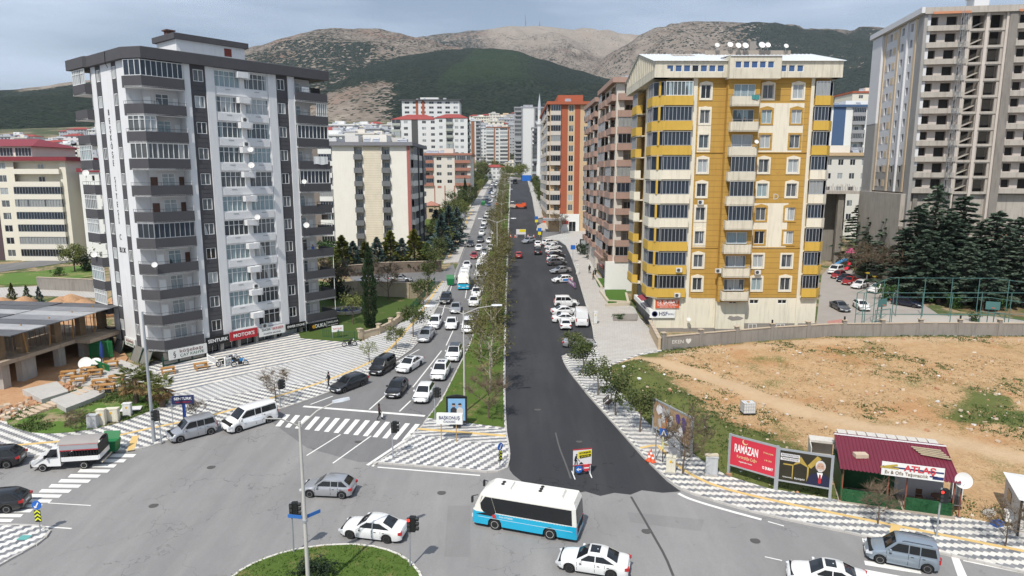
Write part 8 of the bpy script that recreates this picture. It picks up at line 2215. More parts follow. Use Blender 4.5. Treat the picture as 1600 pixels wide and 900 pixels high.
def chair_(t,m):
 part('seat',t,m,lambda b:b.box(-.22,-.22,.42,.22,.22,.46));part('backrest',t,m,lambda b:b.box(-.22,.2,.5,.22,.24,.92))
 for sx_ in(-.2,.2):
  for sy_ in(-.2,.2):part('leg',t,m,lambda b:b.box(sx_-.02,sy_-.02,0,sx_+.02,sy_+.02,.42))
m_wood=M('wood_honey',(.42,.22,.075),.6,var=.2,scale=3);m_wdk=M('wood_dark',(.12,.06,.03),.6,var=.2)
furn('chair',2.7,1.5,'yellow wooden chair inside the left half of the kiosk','chair',chair_,m_wood);furn('chair',5.6,1.7,'dark wooden chair inside the right half of the kiosk','chair',chair_,m_wdk)
def tb_(t,m):part('top',t,m,lambda b:b.lathe([(.6,.7),(.6,.74)],18));part('leg',t,m,lambda b:b.lathe([(.25,0),(.06,.1),(.06,.7)],10))
furn('round_table',6.9,1.5,'round brown table inside the kiosk','table',tb_,m_wdk)
def cab_(t,m):part('body',t,m,lambda b:b.box(-.35,-.3,0,.35,.3,1.9));part('door',t,g_mix,lambda b:b.box(-.3,-.32,.1,.3,-.3,1.8))
furn('drinks_fridge',8.1,2.1,'white glass-fronted fridge at the right inside the kiosk','fridge',cab_,m_swhite)
def dish(loc,r,yaw,el,label,parent=None,mast=.5,name='satellite_dish',group='satellite dishes'):
 t=thing(name,label,'satellite dish',loc,yaw,group)
 d=MB();d.lathe([(.02,0),(r*.5,.05*r),(r*.85,.15*r),(r,.22*r),(r*.99,.23*r),(r*.84,.17*r),(r*.5,.07*r),(.02,.02)],18,axis='Y')
 o=d.build('reflector',M('dish_white',(.66,.65,.62),.6,var=.08),t,(0,0,mast),smooth=True,sharp=60);o.rotation_euler=(-el+PI,0,0);o.location=(0,-.05,mast)
 part('mast',t,m_gal,lambda b:b.tube([(0,.05,-.1),(0,.02,mast)],.03,5));part('feed_arm',t,m_gal,lambda b:b.tube([(0,-.05,mast-r*.8),(0,-r*.9,mast-.05)],.018,4))
 return t
q=KS.matrix_basis@Vector((kw+.45,-.1,2.6));dish(tuple(q),.58,yaw,.35,'white satellite dish at the right front corner of the kiosk roof',mast=.3)
part('dish_pole',KS,m_post,lambda b:b.tube([(kw+.45,0,0),(kw+.45,0,2.7)],.04,6))
p,p2_=P(1589,778,2.9),P(1561,724,2.9);CA=thing('site_cabin','white metal cabin with sheeted roof at the right edge','cabin',(p.x,p.y,SL*p.y+.1),math.atan2(p2_.y-p.y,p2_.x-p.x)-PI/2)
part('body',CA,M('cabin_white',(.60,.57,.53),.7,var=.08,streak=.3),lambda b:b.box(.3,0,0,8,4.6,2.7));part('roof',CA,MATS['litter_white'],lambda b:b.add([(.1,-.2,2.75),(8.2,-.2,2.75),(8.2,4.8,2.75),(.1,4.8,2.75),(2,1,2.95),(4,3,2.86),(1.2,3.5,2.98),(6,1.5,2.9)],[(0,1,7,4),(4,7,5),(0,4,6,3),(4,5,6),(5,7,1,2),(6,5,2,3)]));part('corner_post',CA,m_tl,lambda b:b.box(.24,-.06,0,.36,.06,2.75))
part('window',CA,g_mix,lambda b:b.box(.26,2.5,1.2,.3,3.6,2.0));part('air_conditioner',CA,m_swhite,lambda b:b.box(-.15,1.4,.3,.3,2.2,.95));part('door',CA,m_gal,lambda b:b.box(1.2,-.04,.05,2.1,0,2.1))
for x,y,m,lab,kk in((-.7,1.0,m_sblue,'blue plastic crate beside the white cabin','crate'),(-.9,2.6,m_swhite,'white plastic tub beside the white cabin','tub')):
 q=CA.matrix_basis@Vector((x,y,0));t=thing(kk,lab,kk,tuple(q),.3);part('side',t,m,lambda b:(b.box(-.35,-.25,0,-.31,.25,.4),b.box(.31,-.25,0,.35,.25,.4),b.box(-.31,-.25,0,.31,-.21,.4),b.box(-.31,.21,0,.31,.25,.4)));part('bottom',t,m,lambda b:b.box(-.31,-.21,0,.31,.21,.05))
p=P(1168,648);z=lot_h(p.x,p.y);t=thing('water_tank','white caged water tank on the bare lot','water tank',(p.x,p.y,z),.05)
part('pallet',t,m_tl,lambda b:[b.box(-.65,-.5+k*.42,0,.65,-.38+k*.42,.14)for k in range(3)]);part('tank',t,M('tank_white',(.64,.65,.64),.35,var=.06),lambda b:b.box(-.58,-.48,.15,.58,.48,1.2));part('cap',t,m_wood,lambda b:b.lathe([(.16,1.2),(.16,1.26)],12))
def cage(b):
 for k in range(6):x=-.6+k*.24;[b.tube([(x,y,.14),(x,y,1.22)],.016,4)for y in(-.5,.5)];b.tube([(x,-.5,1.22),(x,.5,1.22)],.014,4)
 for k in range(5):y=-.5+k*.25;[b.tube([(x,y,.14),(x,y,1.22)],.016,4)for x in(-.6,.6)]
 for k in range(4):z_=.2+k*.33;b.tube([(-.6,-.5,z_),(.6,-.5,z_),(.6,.5,z_),(-.6,.5,z_),(-.6,-.5,z_)],.018,4)
part('cage',t,m_gal,cage)
GM=Matrix.Translation(GR.location)@Matrix.Rotation(GR.rotation_euler.z,4,'Z');YM=Matrix.Translation(YB.location)
for i,(s,v,zz,r,lab)in enumerate([(13.3,-.9,27.5-1.3,.55,'white dish beside the wide windows, highest on the grey block front'),(13.3,-.9,24.2,.6,'white dish second from top on the grey block front'),(13.7,-.9,17.4,.55,'white dish in the middle of the grey block front'),(21.2,-.8,22.0,.5,'white dish on the upper right balcony of the grey block'),(21.2,-.8,15.9,.6,'white dish on the middle right balcony of the grey block'),(.2,-.6,12.4,.5,'white dish at the near corner balcony of the grey block'),(-1.0,14.5,23.2,.6,'dark-rimmed dish on the upper left rear balcony of the grey block'),(-1.0,14.5,12.6,.6,'dish on the lower left rear balcony of the grey block')]):
 dish(tuple(GM@Vector((s,v,zz))),r*.68,GR.rotation_euler.z*.3,.4,lab)
for x,y,zz,r,lab in[(10.2,9,41.1,.6,'leftmost roof dish of the yellow block'),(12.2,9.2,41.2,.75,'large roof dish second from left on the yellow block'),(13.3,8.8,41.0,.75,'large roof dish left of the chimney on the yellow block'),(14.4,8.9,41.0,.8,'large roof dish just left of the yellow block chimney'),(16.9,9.0,41.1,.85,'big roof dish right of the yellow block chimney'),(17.8,9.0,41.1,.7,'roof dish farther right of the chimney on the yellow block'),(20.6,9.2,41.0,.6,'rightmost roof dish on the yellow block'),(13.0,-2.2,yrow(6)+.0,.5,'rusty dish on a centre balcony of the yellow block'),(5.2,-.6,1.6,.5,'white dish low on the cream base of the yellow block')]:
 dish(tuple(YM@Vector((x,y,zz))),r*.6,0.1,.45,lab,mast=.7 if zz>38 else .4)
def ac(M_,s,v,zz,yaw,lab):
 q=M_@Vector((s,v,zz));t=thing('air_conditioner',lab,'air conditioner',tuple(q),yaw,'air conditioners on facades')
 part('casing',t,M('ac_white',(.62,.62,.6),.5,var=.08),lambda b:b.box(-.42,-.33,0,.42,0,.62));part('fan',t,m_tl,lambda b:b.lathe([(.24,-.02),(.24,.0)],16,axis='Y',c=(-.1,-.335,.31)));part('fan_grille',t,m_gal,lambda b:[b.box(-.33,-.36,.1+k*.14,.13,-.35,.12+k*.14)for k in range(4)])
gy=GR.rotation_euler.z
for s,zz,lab in[(13.2,30.2,'air conditioner between the wide windows, second floor from the top of the grey block'),(13.2,27.1,'air conditioner between the wide windows, third floor from the top of the grey block'),(13.3,8.3,'air conditioner between the wide windows low on the grey block'),(14.2,2.65,'air conditioner above the barber sign of the grey block')]:ac(GM,s,-.02,zz,gy,lab)
for s,v,zz,lab in[(6.3,-.02,yrow(4)-1.45+.0,'air conditioner under the left window column of the yellow block'),(3.5,-.58,yrow(1)-.95,'air conditioner on the lower left bay of the yellow block'),(3.4,-.58,yrow(0)-1.25,'air conditioner on the lowest left bay of the yellow block'),(15.0,-.02,yrow(1)-1.35,'air conditioner under a right window of the yellow block'),(9.0,-1.0,yrow(1)-1.0,'air conditioner beside a centre balcony of the yellow block')]:ac(YM,s,v,zz,0,lab)
def wall_run(name,label,pts,h,th,mat,cap=None,posts=0,ph=.35,group=None,off=.1,lamps=()):
 t=thing(name,label,'wall',(pts[0][0],pts[0][1],SL*pts[0][1]+off),0,group);o=Vector(pts[0])
 def body(b):
  for i in range(len(pts)-1):
   a,c=Vector(pts[i])-o,Vector(pts[i+1])-o;d=(c-a).normalized();n_=Vector((-d.y,d.x))*th/2
   z0,z1=SL*a.y,SL*c.y
   b.add([(a.x+n_.x,a.y+n_.y,z0-.6),(c.x+n_.x,c.y+n_.y,z1-.6),(c.x-n_.x,c.y-n_.y,z1-.6),(a.x-n_.x,a.y-n_.y,z0-.6),(a.x+n_.x,a.y+n_.y,z0+h),(c.x+n_.x,c.y+n_.y,z1+h),(c.x-n_.x,c.y-n_.y,z1+h),(a.x-n_.x,a.y-n_.y,z0+h)],[(0,3,7,4),(3,2,6,7),(2,1,5,6),(1,0,4,5),(4,7,6,5)])
 part('wall',t,mat,body)
 if cap:
  def cp2(b):
   for p_,a_ in walk([tuple(Vector(q)-o)for q in pts],1.6):b.obox((p_.x+.8*math.cos(a_),p_.y+.8*math.sin(a_),SL*p_.y+h+.04),(1.58,th+.14,.09),a_)
  part('coping',t,cap,cp2)
 if posts:
  for k,(p_,a_)in enumerate(walk([tuple(Vector(q)-o)for q in pts],posts)):
   pl=part('pillar',t,mat,lambda b:b.obox((p_.x,p_.y,SL*p_.y+(h+ph)/2-.3),(.5,.5,h+ph+.6),a_));part('pillar_cap',pl,cap or mat,lambda b:b.obox((p_.x,p_.y,SL*p_.y+h+ph+.05),(.68,.68,.1),a_))
   if k in lamps:part('post_lamp',pl,m_tl,lambda b:b.lathe([(.05,0),(.12,.08),(.12,.4),(.16,.42),(.02,.52)],10,c=(p_.x,p_.y,SL*p_.y+h+ph+.1)))
 return t
m_wcap=M('coping_buff',(.46,.38,.29),.9,var=.15);m_wgr=M('wall_grey',(.255,.235,.21),.95,var=.2,scale=.5,bump=.2,streak=.6)
W1=wall_run('garden_wall','long grey rendered boundary wall between the vacant lot and the yellow block',[P2(1036,547),P2(1100,541),P2(1200,532),P2(1300,526),P2(1450,524),P2(1600,525),P2(1760,530)],1.75,.3,m_wgr,m_wcap,5.6,.5,None,.1,(3,5,8))
text('EKEN ♥',.7,M('graffiti_pale',(.62,.60,.56),.8,var=0),W1,(2.4,-.16-.05,1.1),(PI/2,0,.18))
wall_run('stone_wall','short buff stone wall at the front corner of the yellow block',[P2(1030,548),P2(1016,520)],1.6,.35,M('stone_buff',(.46,.36,.24),.9,var=.25,scale=2.5,bump=.4),m_wcap)
for i,q in enumerate(([(946,480),(982,478),(978,462)],[(938,458),(950,474),(985,476)],[(926,430),(940,452)])):
 wall_run('planter_wall',('low pale stone edge of the nearest green bed before the brown block','low stone edge of the middle green bed before the brown block','low stone edge of the far green bed before the brown block')[i],[P2(*p_)for p_ in q],.5,.4,M('stone_pale',(.50,.44,.34),.9,var=.2,scale=2.5,bump=.4),None,group='planter walls')
for q in([(950,476),(984,474),(978,456),(945,456)],[(936,450),(972,450),(965,438),(930,438)]):slab('lawn',[P2(*p_)for p_ in q],.45,Mground('bed_lawn',(.2,.15,.08),(.2,.15,.08),(.05,.11,.02),.8),kind='structure')
slab('planter_bed',PP([(958,503),(995,503),(996,494),(957,494)]),.4,M('planter_soil',(.24,.22,.2),.9,var=.2),kind='structure');tree('shrub_2',969,502,1.3,'small bright bush in the dark planter before the shops',None,'shrub','shrub')
wall_run('garden_wall','weathered garden wall beside the far lawn left of the grey block',[P2(60,452),P2(152,456),P2(158,448)],2.2,.35,m_wgr,m_wcap)
wall_run('retaining_wall','beige retaining wall below the back street behind the park',[P2(520,466),P2(560,462),P2(640,466),P2(668,462)],2.6,.4,M('wall_beige',(.42,.35,.25),.9,var=.15,scale=.5,streak=.4),m_wcap)
wall_run('retaining_wall','brown stone wall under the conifer row',[P2(545,432),P2(600,427),P2(690,424)],2.2,.4,M('wall_brown',(.18,.14,.11),.95,var=.25,scale=.8,streak=.3),m_wcap)
bal=[P2(563,531),P2(590,524),P2(612,513),P2(630,500)]
wall_run('balustrade','buff stone balustrade with square pillars at the park edge',bal,.95,.3,M('balustrade_buff',(.50,.41,.29),.9,var=.15,scale=1.5,bump=.2),m_wcap,3.4,.5)
def fence(name,label,pts,h,mat,gap=.28,off=.13,group=None,r=.022):
 t=thing(name,label,'fence',(pts[0][0],pts[0][1],SL*pts[0][1]+off),0,group);o=Vector(pts[0]);pl=[tuple(Vector(q)-o)for q in pts]
 for z_ in(h*.12,h*.92):part('rail',t,mat,lambda b:b.tube([(x,y,SL*y+z_)for x,y in pl],r*1.2,4))
 def bars(b):
  for p_,a_ in walk(pl,gap):b.tube([(p_.x,p_.y,SL*p_.y),(p_.x,p_.y,SL*p_.y+h)],r,4,cap=False)
 o_=part('bars',t,mat,bars);o_['kind']='stuff'
 for p_,a_ in walk(pl,2.4):part('post',t,mat,lambda b:b.tube([(p_.x,p_.y,SL*p_.y-.1),(p_.x,p_.y,SL*p_.y+h+.1)],r*2,5))
 return t
m_fgr=M('fence_green',(.02,.09,.045),.6)
fence('fence','dark green railing beside the upper avenue pavement',[P2(636,496),P2(660,470),P2(680,444)],1.3,m_fgr);fence('fence','green railing in the park beside the plaza corner',[P2(505,528),P2(562,532)],1.1,m_fgr)
fence('fence','grey railing along the back street',[P2(560,452),P2(640,453),P2(690,447)],1.2,m_gal)
m_cage=M('cage_green',(.07,.17,.16),.6,var=.1)
ct=[P2(1334,524),P2(1385,494),P2(1545,495),P2(1720,524)]
CT=thing('ball_court_fence','tall green tubular fence round the concrete ball court','fence',(ct[0][0],ct[0][1],SL*ct[0][1]),0);o=Vector(ct[0]);pl=[tuple(Vector(q)-o)for q in ct+[ct[0]]];CHt=6.2
for p_,a_ in walk(pl,4.2):part('post',CT,m_cage,lambda b:b.tube([(p_.x,p_.y,SL*p_.y),(p_.x,p_.y,SL*p_.y+CHt)],.055,6))
for z_ in(.3,3.1,CHt):part('rail',CT,m_cage,lambda b:b.tube([(x,y,SL*y+z_)for x,y in pl],.04,5))
for px,py,yw,lab in((1378,507,.4,'left'),(1548,512,-.4,'right')):
 t=at('basketball_hoop',px,py,f'green basketball hoop frame at the {lab} end of the ball court','basketball hoop',yw,'hoops of the ball court')
 part('frame',t,m_cage,lambda b:(b.tube([(-1.6,0,0),(-1.6,0,2.3),(1.6,0,2.3),(1.6,0,0)],.07,6),b.tube([(-.4,.8,0),(-.4,.6,3.0)],.07,6),b.tube([(.4,.8,0),(.4,.6,3.0)],.07,6)));part('backboard',t,m_cage,lambda b:b.box(-.9,.2,2.7,.9,.26,3.9));part('hoop',t,m_cone,lambda b:b.tube([(.23*math.cos(k*.52),-.1+.23*math.sin(k*.52),3.0)for k in range(13)],.02,4))
p=P(1328,419);PG=thing('playground_slide','playground tower with pink roof, red slide and blue slide','playground slide',(p.x,p.y,p.z),.1)
m_pk=M('roof_pink',(.60,.06,.22),.5);part('roof',PG,m_pk,lambda b:b.lathe([(1.25,3.5),(.75,4.1),(.05,4.5)],8))
for x in(-.75,.75):
 for y in(-.75,.75):part('post',PG,M('post_purple',(.12,.06,.16),.5),lambda b:b.tube([(x,y,0),(x,y,3.6)],.07,6))
part('platform',PG,M('platform_orange',(.5,.2,.05),.6),lambda b:b.box(-.8,-.8,1.5,.8,.8,1.6));part('slide',PG,M('slide_red',(.58,.03,.06),.4),lambda b:(b.quad((-.7,-.8,1.6),(.1,-.8,1.6),(-2.4,-3.2,.15),(-3.2,-3.0,.15)),b.quad((-.7,-.8,1.6),(-3.2,-3.0,.15),(-3.2,-3.0,.5),(-.7,-.8,2.0)),b.quad((.1,-.8,1.6),(-2.4,-3.2,.15),(-2.4,-3.2,.5),(.1,-.8,2.0))));part('slide',PG,M('slide_blue',(.03,.28,.62),.4),lambda b:b.tube([(-.8,.2,1.9),(-1.8,.1,1.7),(-3.9,.1,.4)],.38,8));part('ladder',PG,M('platform_yellow',(.6,.42,.05),.5),lambda b:[b.box(.8,-.4,.3+k*.35,1.2,.4,.36+k*.35)for k in range(4)])
t=at('swing',1349,413,'purple swing frame right of the slide tower','swing');part('frame',t,MATS['post_purple'],lambda b:(b.tube([(-1.6,0,0),(-1.6,0,2.4),(1.6,0,2.4),(1.6,0,0)],.06,6),));[part('seat',t,m_tl,lambda b:(b.box(x-.2,-.1,.5,x+.2,.1,.54),b.tube([(x-.18,0,.5),(x-.18,0,2.4)],.012,3),b.tube([(x+.18,0,.5),(x+.18,0,2.4)],.012,3)))for x in(-.7,.7)]
for px,py,lab in((1354,438,'yellow-topped exercise post by the car park, left'),(1366,444,'yellow-topped exercise post by the car park, right')):
 t=at('exercise_post',px,py,lab,'exercise post');part('post',t,m_gal,lambda b:b.tube([(0,0,0),(0,0,1.4)],.09,6));part('cap',t,MATS['platform_yellow'],lambda b:b.box(-.35,-.3,1.4,.35,.3,1.6))
t=at('pavilion',1478,462,'open pavilion with grey pyramid roof under the cedars','pavilion');part('roof',t,M('pavilion_roof',(.20,.19,.18),.8),lambda b:b.add([(-4,-3,2.5),(4,-3,2.5),(4,3,2.5),(-4,3,2.5),(0,0,4.0)],[(0,1,4),(1,2,4),(2,3,4),(3,0,4)]));[part('post',t,m_wdk,lambda b:b.tube([(x,y,0),(x,y,2.5)],.1,6))for x in(-3.5,3.5)for y in(-2.5,2.5)]
p=P(1300,380);t=thing('hut','low hut with maroon roof behind the yellow block','hut',(p.x-4,p.y,p.z));part('wall',t,M('hut_wall',(.4,.36,.32),.8),lambda b:b.box(-3,0,-.2,4,5,3));part('roof',t,m_mar,lambda b:b.add([(-3.8,-.8,3),(5.2,-.8,3),(5.2,5.8,3),(-3.8,5.8,3),(-1,2.5,5),(2.6,2.5,5)],[(0,1,5,4),(1,2,5),(2,3,4,5),(3,0,4)]))
p0=P(24,598);SB=thing('unfinished_building','low concrete shell with formwork slab under construction at the left edge','building',(p0.x+.5,p0.y-3.5,p0.z-.2),math.radians(-8))
m_form=M('formwork_black',(.10,.10,.105),.5,var=.5,scale=.35,streak=.3);m_ply=M('formwork_ply',(.22,.15,.09),.8,var=.3,scale=1.2)
ZA,ZB=3.5,6.6
part('slab',SB,M('slab_concrete',(.40,.32,.24),.9,var=.2,scale=.6,streak=.4),lambda b:b.box(-48,-.2,ZA-.45,.6,18.4,ZA));part('slab_corner',SB,MATS['slab_concrete'],lambda b:b.box(.62,11,ZA-.45,2.6,18,ZA-.02))
for k in range(7):
 for j in range(3):part('formwork_panel',SB,R.choice([m_form,M('formwork_grey',(.24,.24,.25),.5,var=.4,scale=.5,streak=.4),M('formwork_pale',(.36,.36,.36),.5,var=.4,scale=.6,streak=.3),m_form]),lambda b:b.obox((-1.6-j*9-R.uniform(0,.3),1.0+k*2.55,ZB+.12+.01*((k*3+j)%4)),(8.8,2.45,.1),0))
part('formwork_edge',SB,m_form,lambda b:(b.box(-.0,-.2,ZB-.3,.12,18.0,ZB+.1),b.box(-30,-.3,ZB-.3,0,-.2,ZB+.1)))
part('deck_joist',SB,m_ply,lambda b:[b.box(-28,.3+k*1.4,ZB-.12,-.05,.42+k*1.4,ZB+.04)for k in range(13)])
for i,y in enumerate((1.5,4.6,9.5,13.5,17.2)):
 w_=2.0 if i==1 else 1.0
 part('column',SB,m_conc,lambda b:b.box(-.9,y-w_/2,-1,-.1,y+w_/2,ZA-.45));part('column',SB,m_ply,lambda b:b.box(-1.0,y-.5,ZA,-.3,y+.5,ZB-.2))
 for x in(-8,-16,-26):part('column',SB,m_conc,lambda b:b.box(x,y-.5,-1,x+.8,y+.5,ZA-.45))
part('back_wall',SB,M('shell_dark',(.12,.105,.09),.95,var=.3),lambda b:(b.box(-48,17.8,-1,0,18.3,ZA-.46),b.box(-30,8,ZA,-29.6,17,ZB-.2)))
for k in range(35):part('prop',SB,M('prop_rust',(.22,.13,.08),.8,var=.2),lambda b:b.tube([(-.5-(k%3)*1.1,.2+k*.5,ZA),(-.5-(k%3)*1.1+R.uniform(-.1,.1),.2+k*.5,ZB-.15)],.045,4,cap=False))
for k in range(5):part('timber',SB,m_wood,lambda b:b.obox((-.1,.8+k*3.6,ZA+1.5),(.1,.12,3.9),0,0,R.uniform(-.12,.12)))
p=P(120,478);mb=MB();rr=random.Random(4)
for i in range(14):mb.lathe([(rr.uniform(2,5),-.5),(rr.uniform(1.5,3),rr.uniform(.6,1.2)),(.3,rr.uniform(1.4,2.2))],9,c=(p.x+rr.uniform(-14,12),p.y+rr.uniform(-6,8),SL*p.y))
mb.build('soil_heap',m_red,smooth=True,kind='structure')
m_plat=M('platform_concrete',(.44,.42,.39),.9,var=.15,scale=.6,streak=.2)
for i,(q,h)in enumerate((([(36,618),(90,605),(108,621),(66,634)],.7),([(80,634),(132,616),(165,622),(150,630),(104,648)],.7),([(92,596),(128,582),(190,588),(202,606),(168,617),(122,606)],.6),([(140,575),(190,568),(250,590),(205,600)],.5))):
 t=slab('terrace',PP(q),h,m_plat,kind='structure')
for k in range(18):
 f=k/17;px,py=26+(185-26)*f,653+(588-653)*f;p=P(px,py,.2+.5*min(1,f*1.6));mb=MB();mb.obox((0,0,-.1),(1.7,.42,.28),-.55);mb.build('step',M('step_sand',(.52,.40,.29),.9,var=.15),None,(p.x,p.y,p.z),kind='structure')
def tset(px,py,label,yaw,h=.62):
 p=P(px,py,h);t=thing('picnic_table',label,'table',(p.x,p.y,p.z),yaw,'wooden tables of the café terrace')
 part('top',t,m_wood,lambda b:[b.box(-.75,-.36+k*.25,.68,.75,-.13+k*.25,.73)for k in range(3)]);[part('leg',t,m_wood,lambda b:b.box(x-.05,y-.05,0,x+.05,y+.05,.68))for x in(-.65,.65)for y in(-.28,.28)]
 for sy_,nm in((-.75,'near'),(.75,'far')):
  q=Matrix.Translation(p)@Matrix.Rotation(yaw,4,'Z')@Vector((0,sy_,0));c=thing('wooden_bench',f'{nm} bench of the {label}','bench',tuple(q),yaw,'wooden benches of the café terrace')
  part('seat',c,m_wood,lambda b:b.box(-.75,-.17,.38,.75,.17,.44));[part('leg',c,m_wood,lambda b:b.box(x-.04,-.14,0,x+.04,.14,.38))for x in(-.6,.6)]
for px,py,lab in[(107,589,'wooden table at the left end of the terrace'),(123,597,'low wooden table at the left front of the terrace'),(138,583,'wooden table behind the dishes on the terrace'),(149,587,'wooden table in the middle of the upper terrace'),(156,603,'wooden table at the front of the terrace by the steps'),(168,610,'wooden table at the front right of the terrace'),(174,573,'wooden table near the green netting'),(182,596,'wooden table left of the palms')]:tset(px,py,lab,.35)
for px,py,lab,h in[(263,583,'orange wooden table right of the palms by the café door',.14),(314,576,'wooden table with chairs by the white picket fence',.14)]:tset(px,py,lab,.6,h)
p=P(135,578,.7);dish((p.x,p.y,p.z),.75,.2,.6,'large dish standing on the terrace, left one',mast=.8);p=P(150,572,.7);dish((p.x,p.y,p.z),.6,.3,1.0,'smaller dish lying on the terrace, right one',mast=.5)
fence('fence','green netting fence behind the terrace',[P2(142,562),P2(178,562)],2.2,M('net_green',(.015,.16,.05),.7,var=.2),.12,.3,r=.05);fence('fence','low green fence between the terrace tables',[P2(144,578),P2(172,588)],.9,M('net_green',(.015,.16,.05),.7),.12,.5,r=.04);fence('fence','dark sawtooth fence at the terrace front',[P2(166,618),P2(198,610)],.6,m_tl,.2,.4)
t=at('parasol',161,570,'folded dark blue parasol on the café terrace','parasol');part('pole',t,m_gal,lambda b:b.tube([(0,0,0),(0,0,3.0)],.035,6));part('canopy',t,M('canvas_navy',(.02,.05,.2),.8),lambda b:b.lathe([(.14,.9),(.26,1.3),(.2,2.4),(.04,3.0)],8),True)
p=P(205,640,.3);mb=MB();mb.obox((0,0,.1),(1.9,1.1,.06),.3,0,.05);mb.build('sheet',MATS['board_white'],None,(p.x,p.y,p.z),label='white sheet lying on the grass verge',cat='sheet')
fence('picket_fence','white picket fence outside the motorcycle shop, left piece',[P2(325,566),P2(337,572)],.9,m_lw,.22,.14,r=.05);fence('picket_fence','white picket fence between the motorcycles',[P2(352,574),P2(362,570)],.9,m_lw,.2,.14,r=.05)
def moto(px,py,yaw,col,label):
 p=P(px,py,.14);t=thing('motorcycle',label,'motorcycle',(p.x,p.y,p.z),yaw,'motorcycles outside the shop')
 for x in(-.68,.68):
  w_=part('wheel',t,m_tyre,lambda b:b.tube([(x+.29*math.cos(k*.393),0,.32+.29*math.sin(k*.393))for k in range(17)],.055,6));part('spokes',w_,m_rim,lambda b:[b.tube([(x,0,.32),(x+.27*math.cos(k*.785),0,.32+.27*math.sin(k*.785))],.01,3)for k in range(8)])
 part('tank',t,col,lambda b:b.add([(.42,.1,.95),(.42,-.1,.95),(-.02,-.14,.82),(-.02,.14,.82),(.36,.08,.66),(.36,-.08,.66),(-.02,-.1,.62),(-.02,.1,.62),(.2,.15,.98),(.2,-.15,.98)],[(0,8,9,1),(8,3,2,9),(0,4,7,3,8),(1,9,2,6,5),(4,5,6,7),(0,1,5,4)]));part('seat',t,m_tl,lambda b:b.obox((-.38,0,.83),(.75,.24,.12),0,0,0,-.08));part('engine',t,m_tl,lambda b:b.obox((.05,0,.42),(.5,.3,.36),0))
 part('fork',t,m_gal,lambda b:[b.tube([(.68,s,.32),(.46,s,1.0)],.025,5)for s in(-.09,.09)]);part('handlebar',t,m_tl,lambda b:b.tube([(.36,-.36,1.1),(.46,0,1.04),(.36,.36,1.1)],.02,5));part('tail',t,col,lambda b:b.obox((-.72,0,.8),(.3,.16,.12),0,0,0,.3));part('fender',t,col,lambda b:b.obox((.7,0,.68),(.4,.14,.05),0,0,0,.3));part('headlight',t,m_head,lambda b:b.lathe([(.1,-.05),(.1,.05)],10,axis='X',c=(.58,0,.92)))
moto(375,572,.5,M('paint_moto_blue',(.03,.22,.5),.3),'blue motorcycle parked on the striped pavement');moto(350,571,.9,PAINT['white'],'white scooter-like motorcycle left of the picket fence');moto(364,566,.8,PAINT['white'],'white motorcycle behind the picket fence');moto(546,541,.3,PAINT['black'],'black motorcycle by the park corner')
t=at('notice_board',528,528,'white notice board standing at the park corner','sign',.4);part('board',t,m_swhite,lambda b:b.box(-.8,-.03,.9,.8,.03,1.8));[part('post',t,m_gal,lambda b:b.tube([(x,0,0),(x,0,1.8)],.03,5))for x in(-.7,.7)];text('SATILIK',.3,MATS['sign_red2'],t,(0,-.04,1.35),UPR,width=1.2)
m_bin=M('bin_green',(.012,.16,.05),.5,var=.15)
for px,py,s,lab,off in((704,446,1.25,'green waste container at the kerb beside the turquoise bus',.02),(755,321,1.3,'green waste container far up the left kerb',.13),(174,706,1.1,'green waste container half hidden behind the pickup truck',.13)):
 t=at('waste_container',px,py,lab,'waste container',.1,'green waste containers',P(px,py,off));part('body',t,m_bin,lambda b:b.add([(x*k*s,y*k*s,z*s)for z,k in((.15,.8),(1.05,1))for x in(-.62,.62)for y in(-.5,.5)],[(0,1,3,2),(4,6,7,5),(0,4,5,1),(2,3,7,6),(0,2,6,4),(1,5,7,3)]));part('lid',t,m_bin,lambda b:b.obox((0,.35*s,1.3*s),(1.25*s,.08,.7*s),0,0,-.5));[part('wheel',t,m_tl,lambda b:b.lathe([(.09,-.03),(.09,.03)],8,axis='X',c=(x,y,.09)))for x in(-.4,.4)for y in(-.3,.3)]
p=P(716,341);t=thing('transformer_kiosk','grey box building with an oval emblem left of the avenue trees','transformer kiosk',(p.x,p.y,p.z),-.1);part('body',t,M('kiosk_grey',(.30,.32,.36),.7),lambda b:b.box(-2.3,0,-.5,2.3,3.5,4.2));part('roof',t,m_gal,lambda b:b.box(-2.5,-.2,4.2,2.5,3.7,4.4));part('emblem',t,MATS['letter_navy'],lambda b:b.lathe([(.8,-.02),(.8,.02),(.6,.02),(.6,-.02)],16,axis='Y',c=(-.2,-.03,2.6)))
p=P(673,343);t=thing('gatehouse','small beige building with a tiled roof right of the cream block','building',(p.x,p.y,p.z));part('wall',t,M('gate_beige',(.5,.40,.28),.85),lambda b:b.box(-3.2,0,-6,3.0,5,5.0));part('roof',t,MATS['brick_band'],lambda b:b.add([(-3.6,-.4,5),(3.4,-.4,5),(3.4,5.4,5),(-3.6,5.4,5),(0,2.5,6.6)],[(0,1,4),(1,2,4),(2,3,4),(3,0,4)]));part('window',t,g_dark,lambda b:b.box(-.6,-.05,2.6,.8,0,4))
p=P(866,348,.13);t=thing('site_hoarding','red hoarding with a white banner beside the side street','hoarding',(p.x,p.y,p.z));part('panel',t,M('hoarding_red',(.62,.07,.03),.6),lambda b:b.box(-4,0,0,3.6,.15,2.0));part('banner',t,m_lw,lambda b:b.box(-2.2,-.03,.9,.6,0,1.7));text('YENİLENİYOR',.6,m_blk,t,(-.8,-.04,1.3),UPR,width=2.4);part('panel',t,MATS['hoarding_red'],lambda b:b.box(6.2,.5,0,7.8,.65,2.0))
tree('shrub_1',864,345,3.0,'green creeper above the red hoarding',None,'shrub','shrub',wide=2.0)
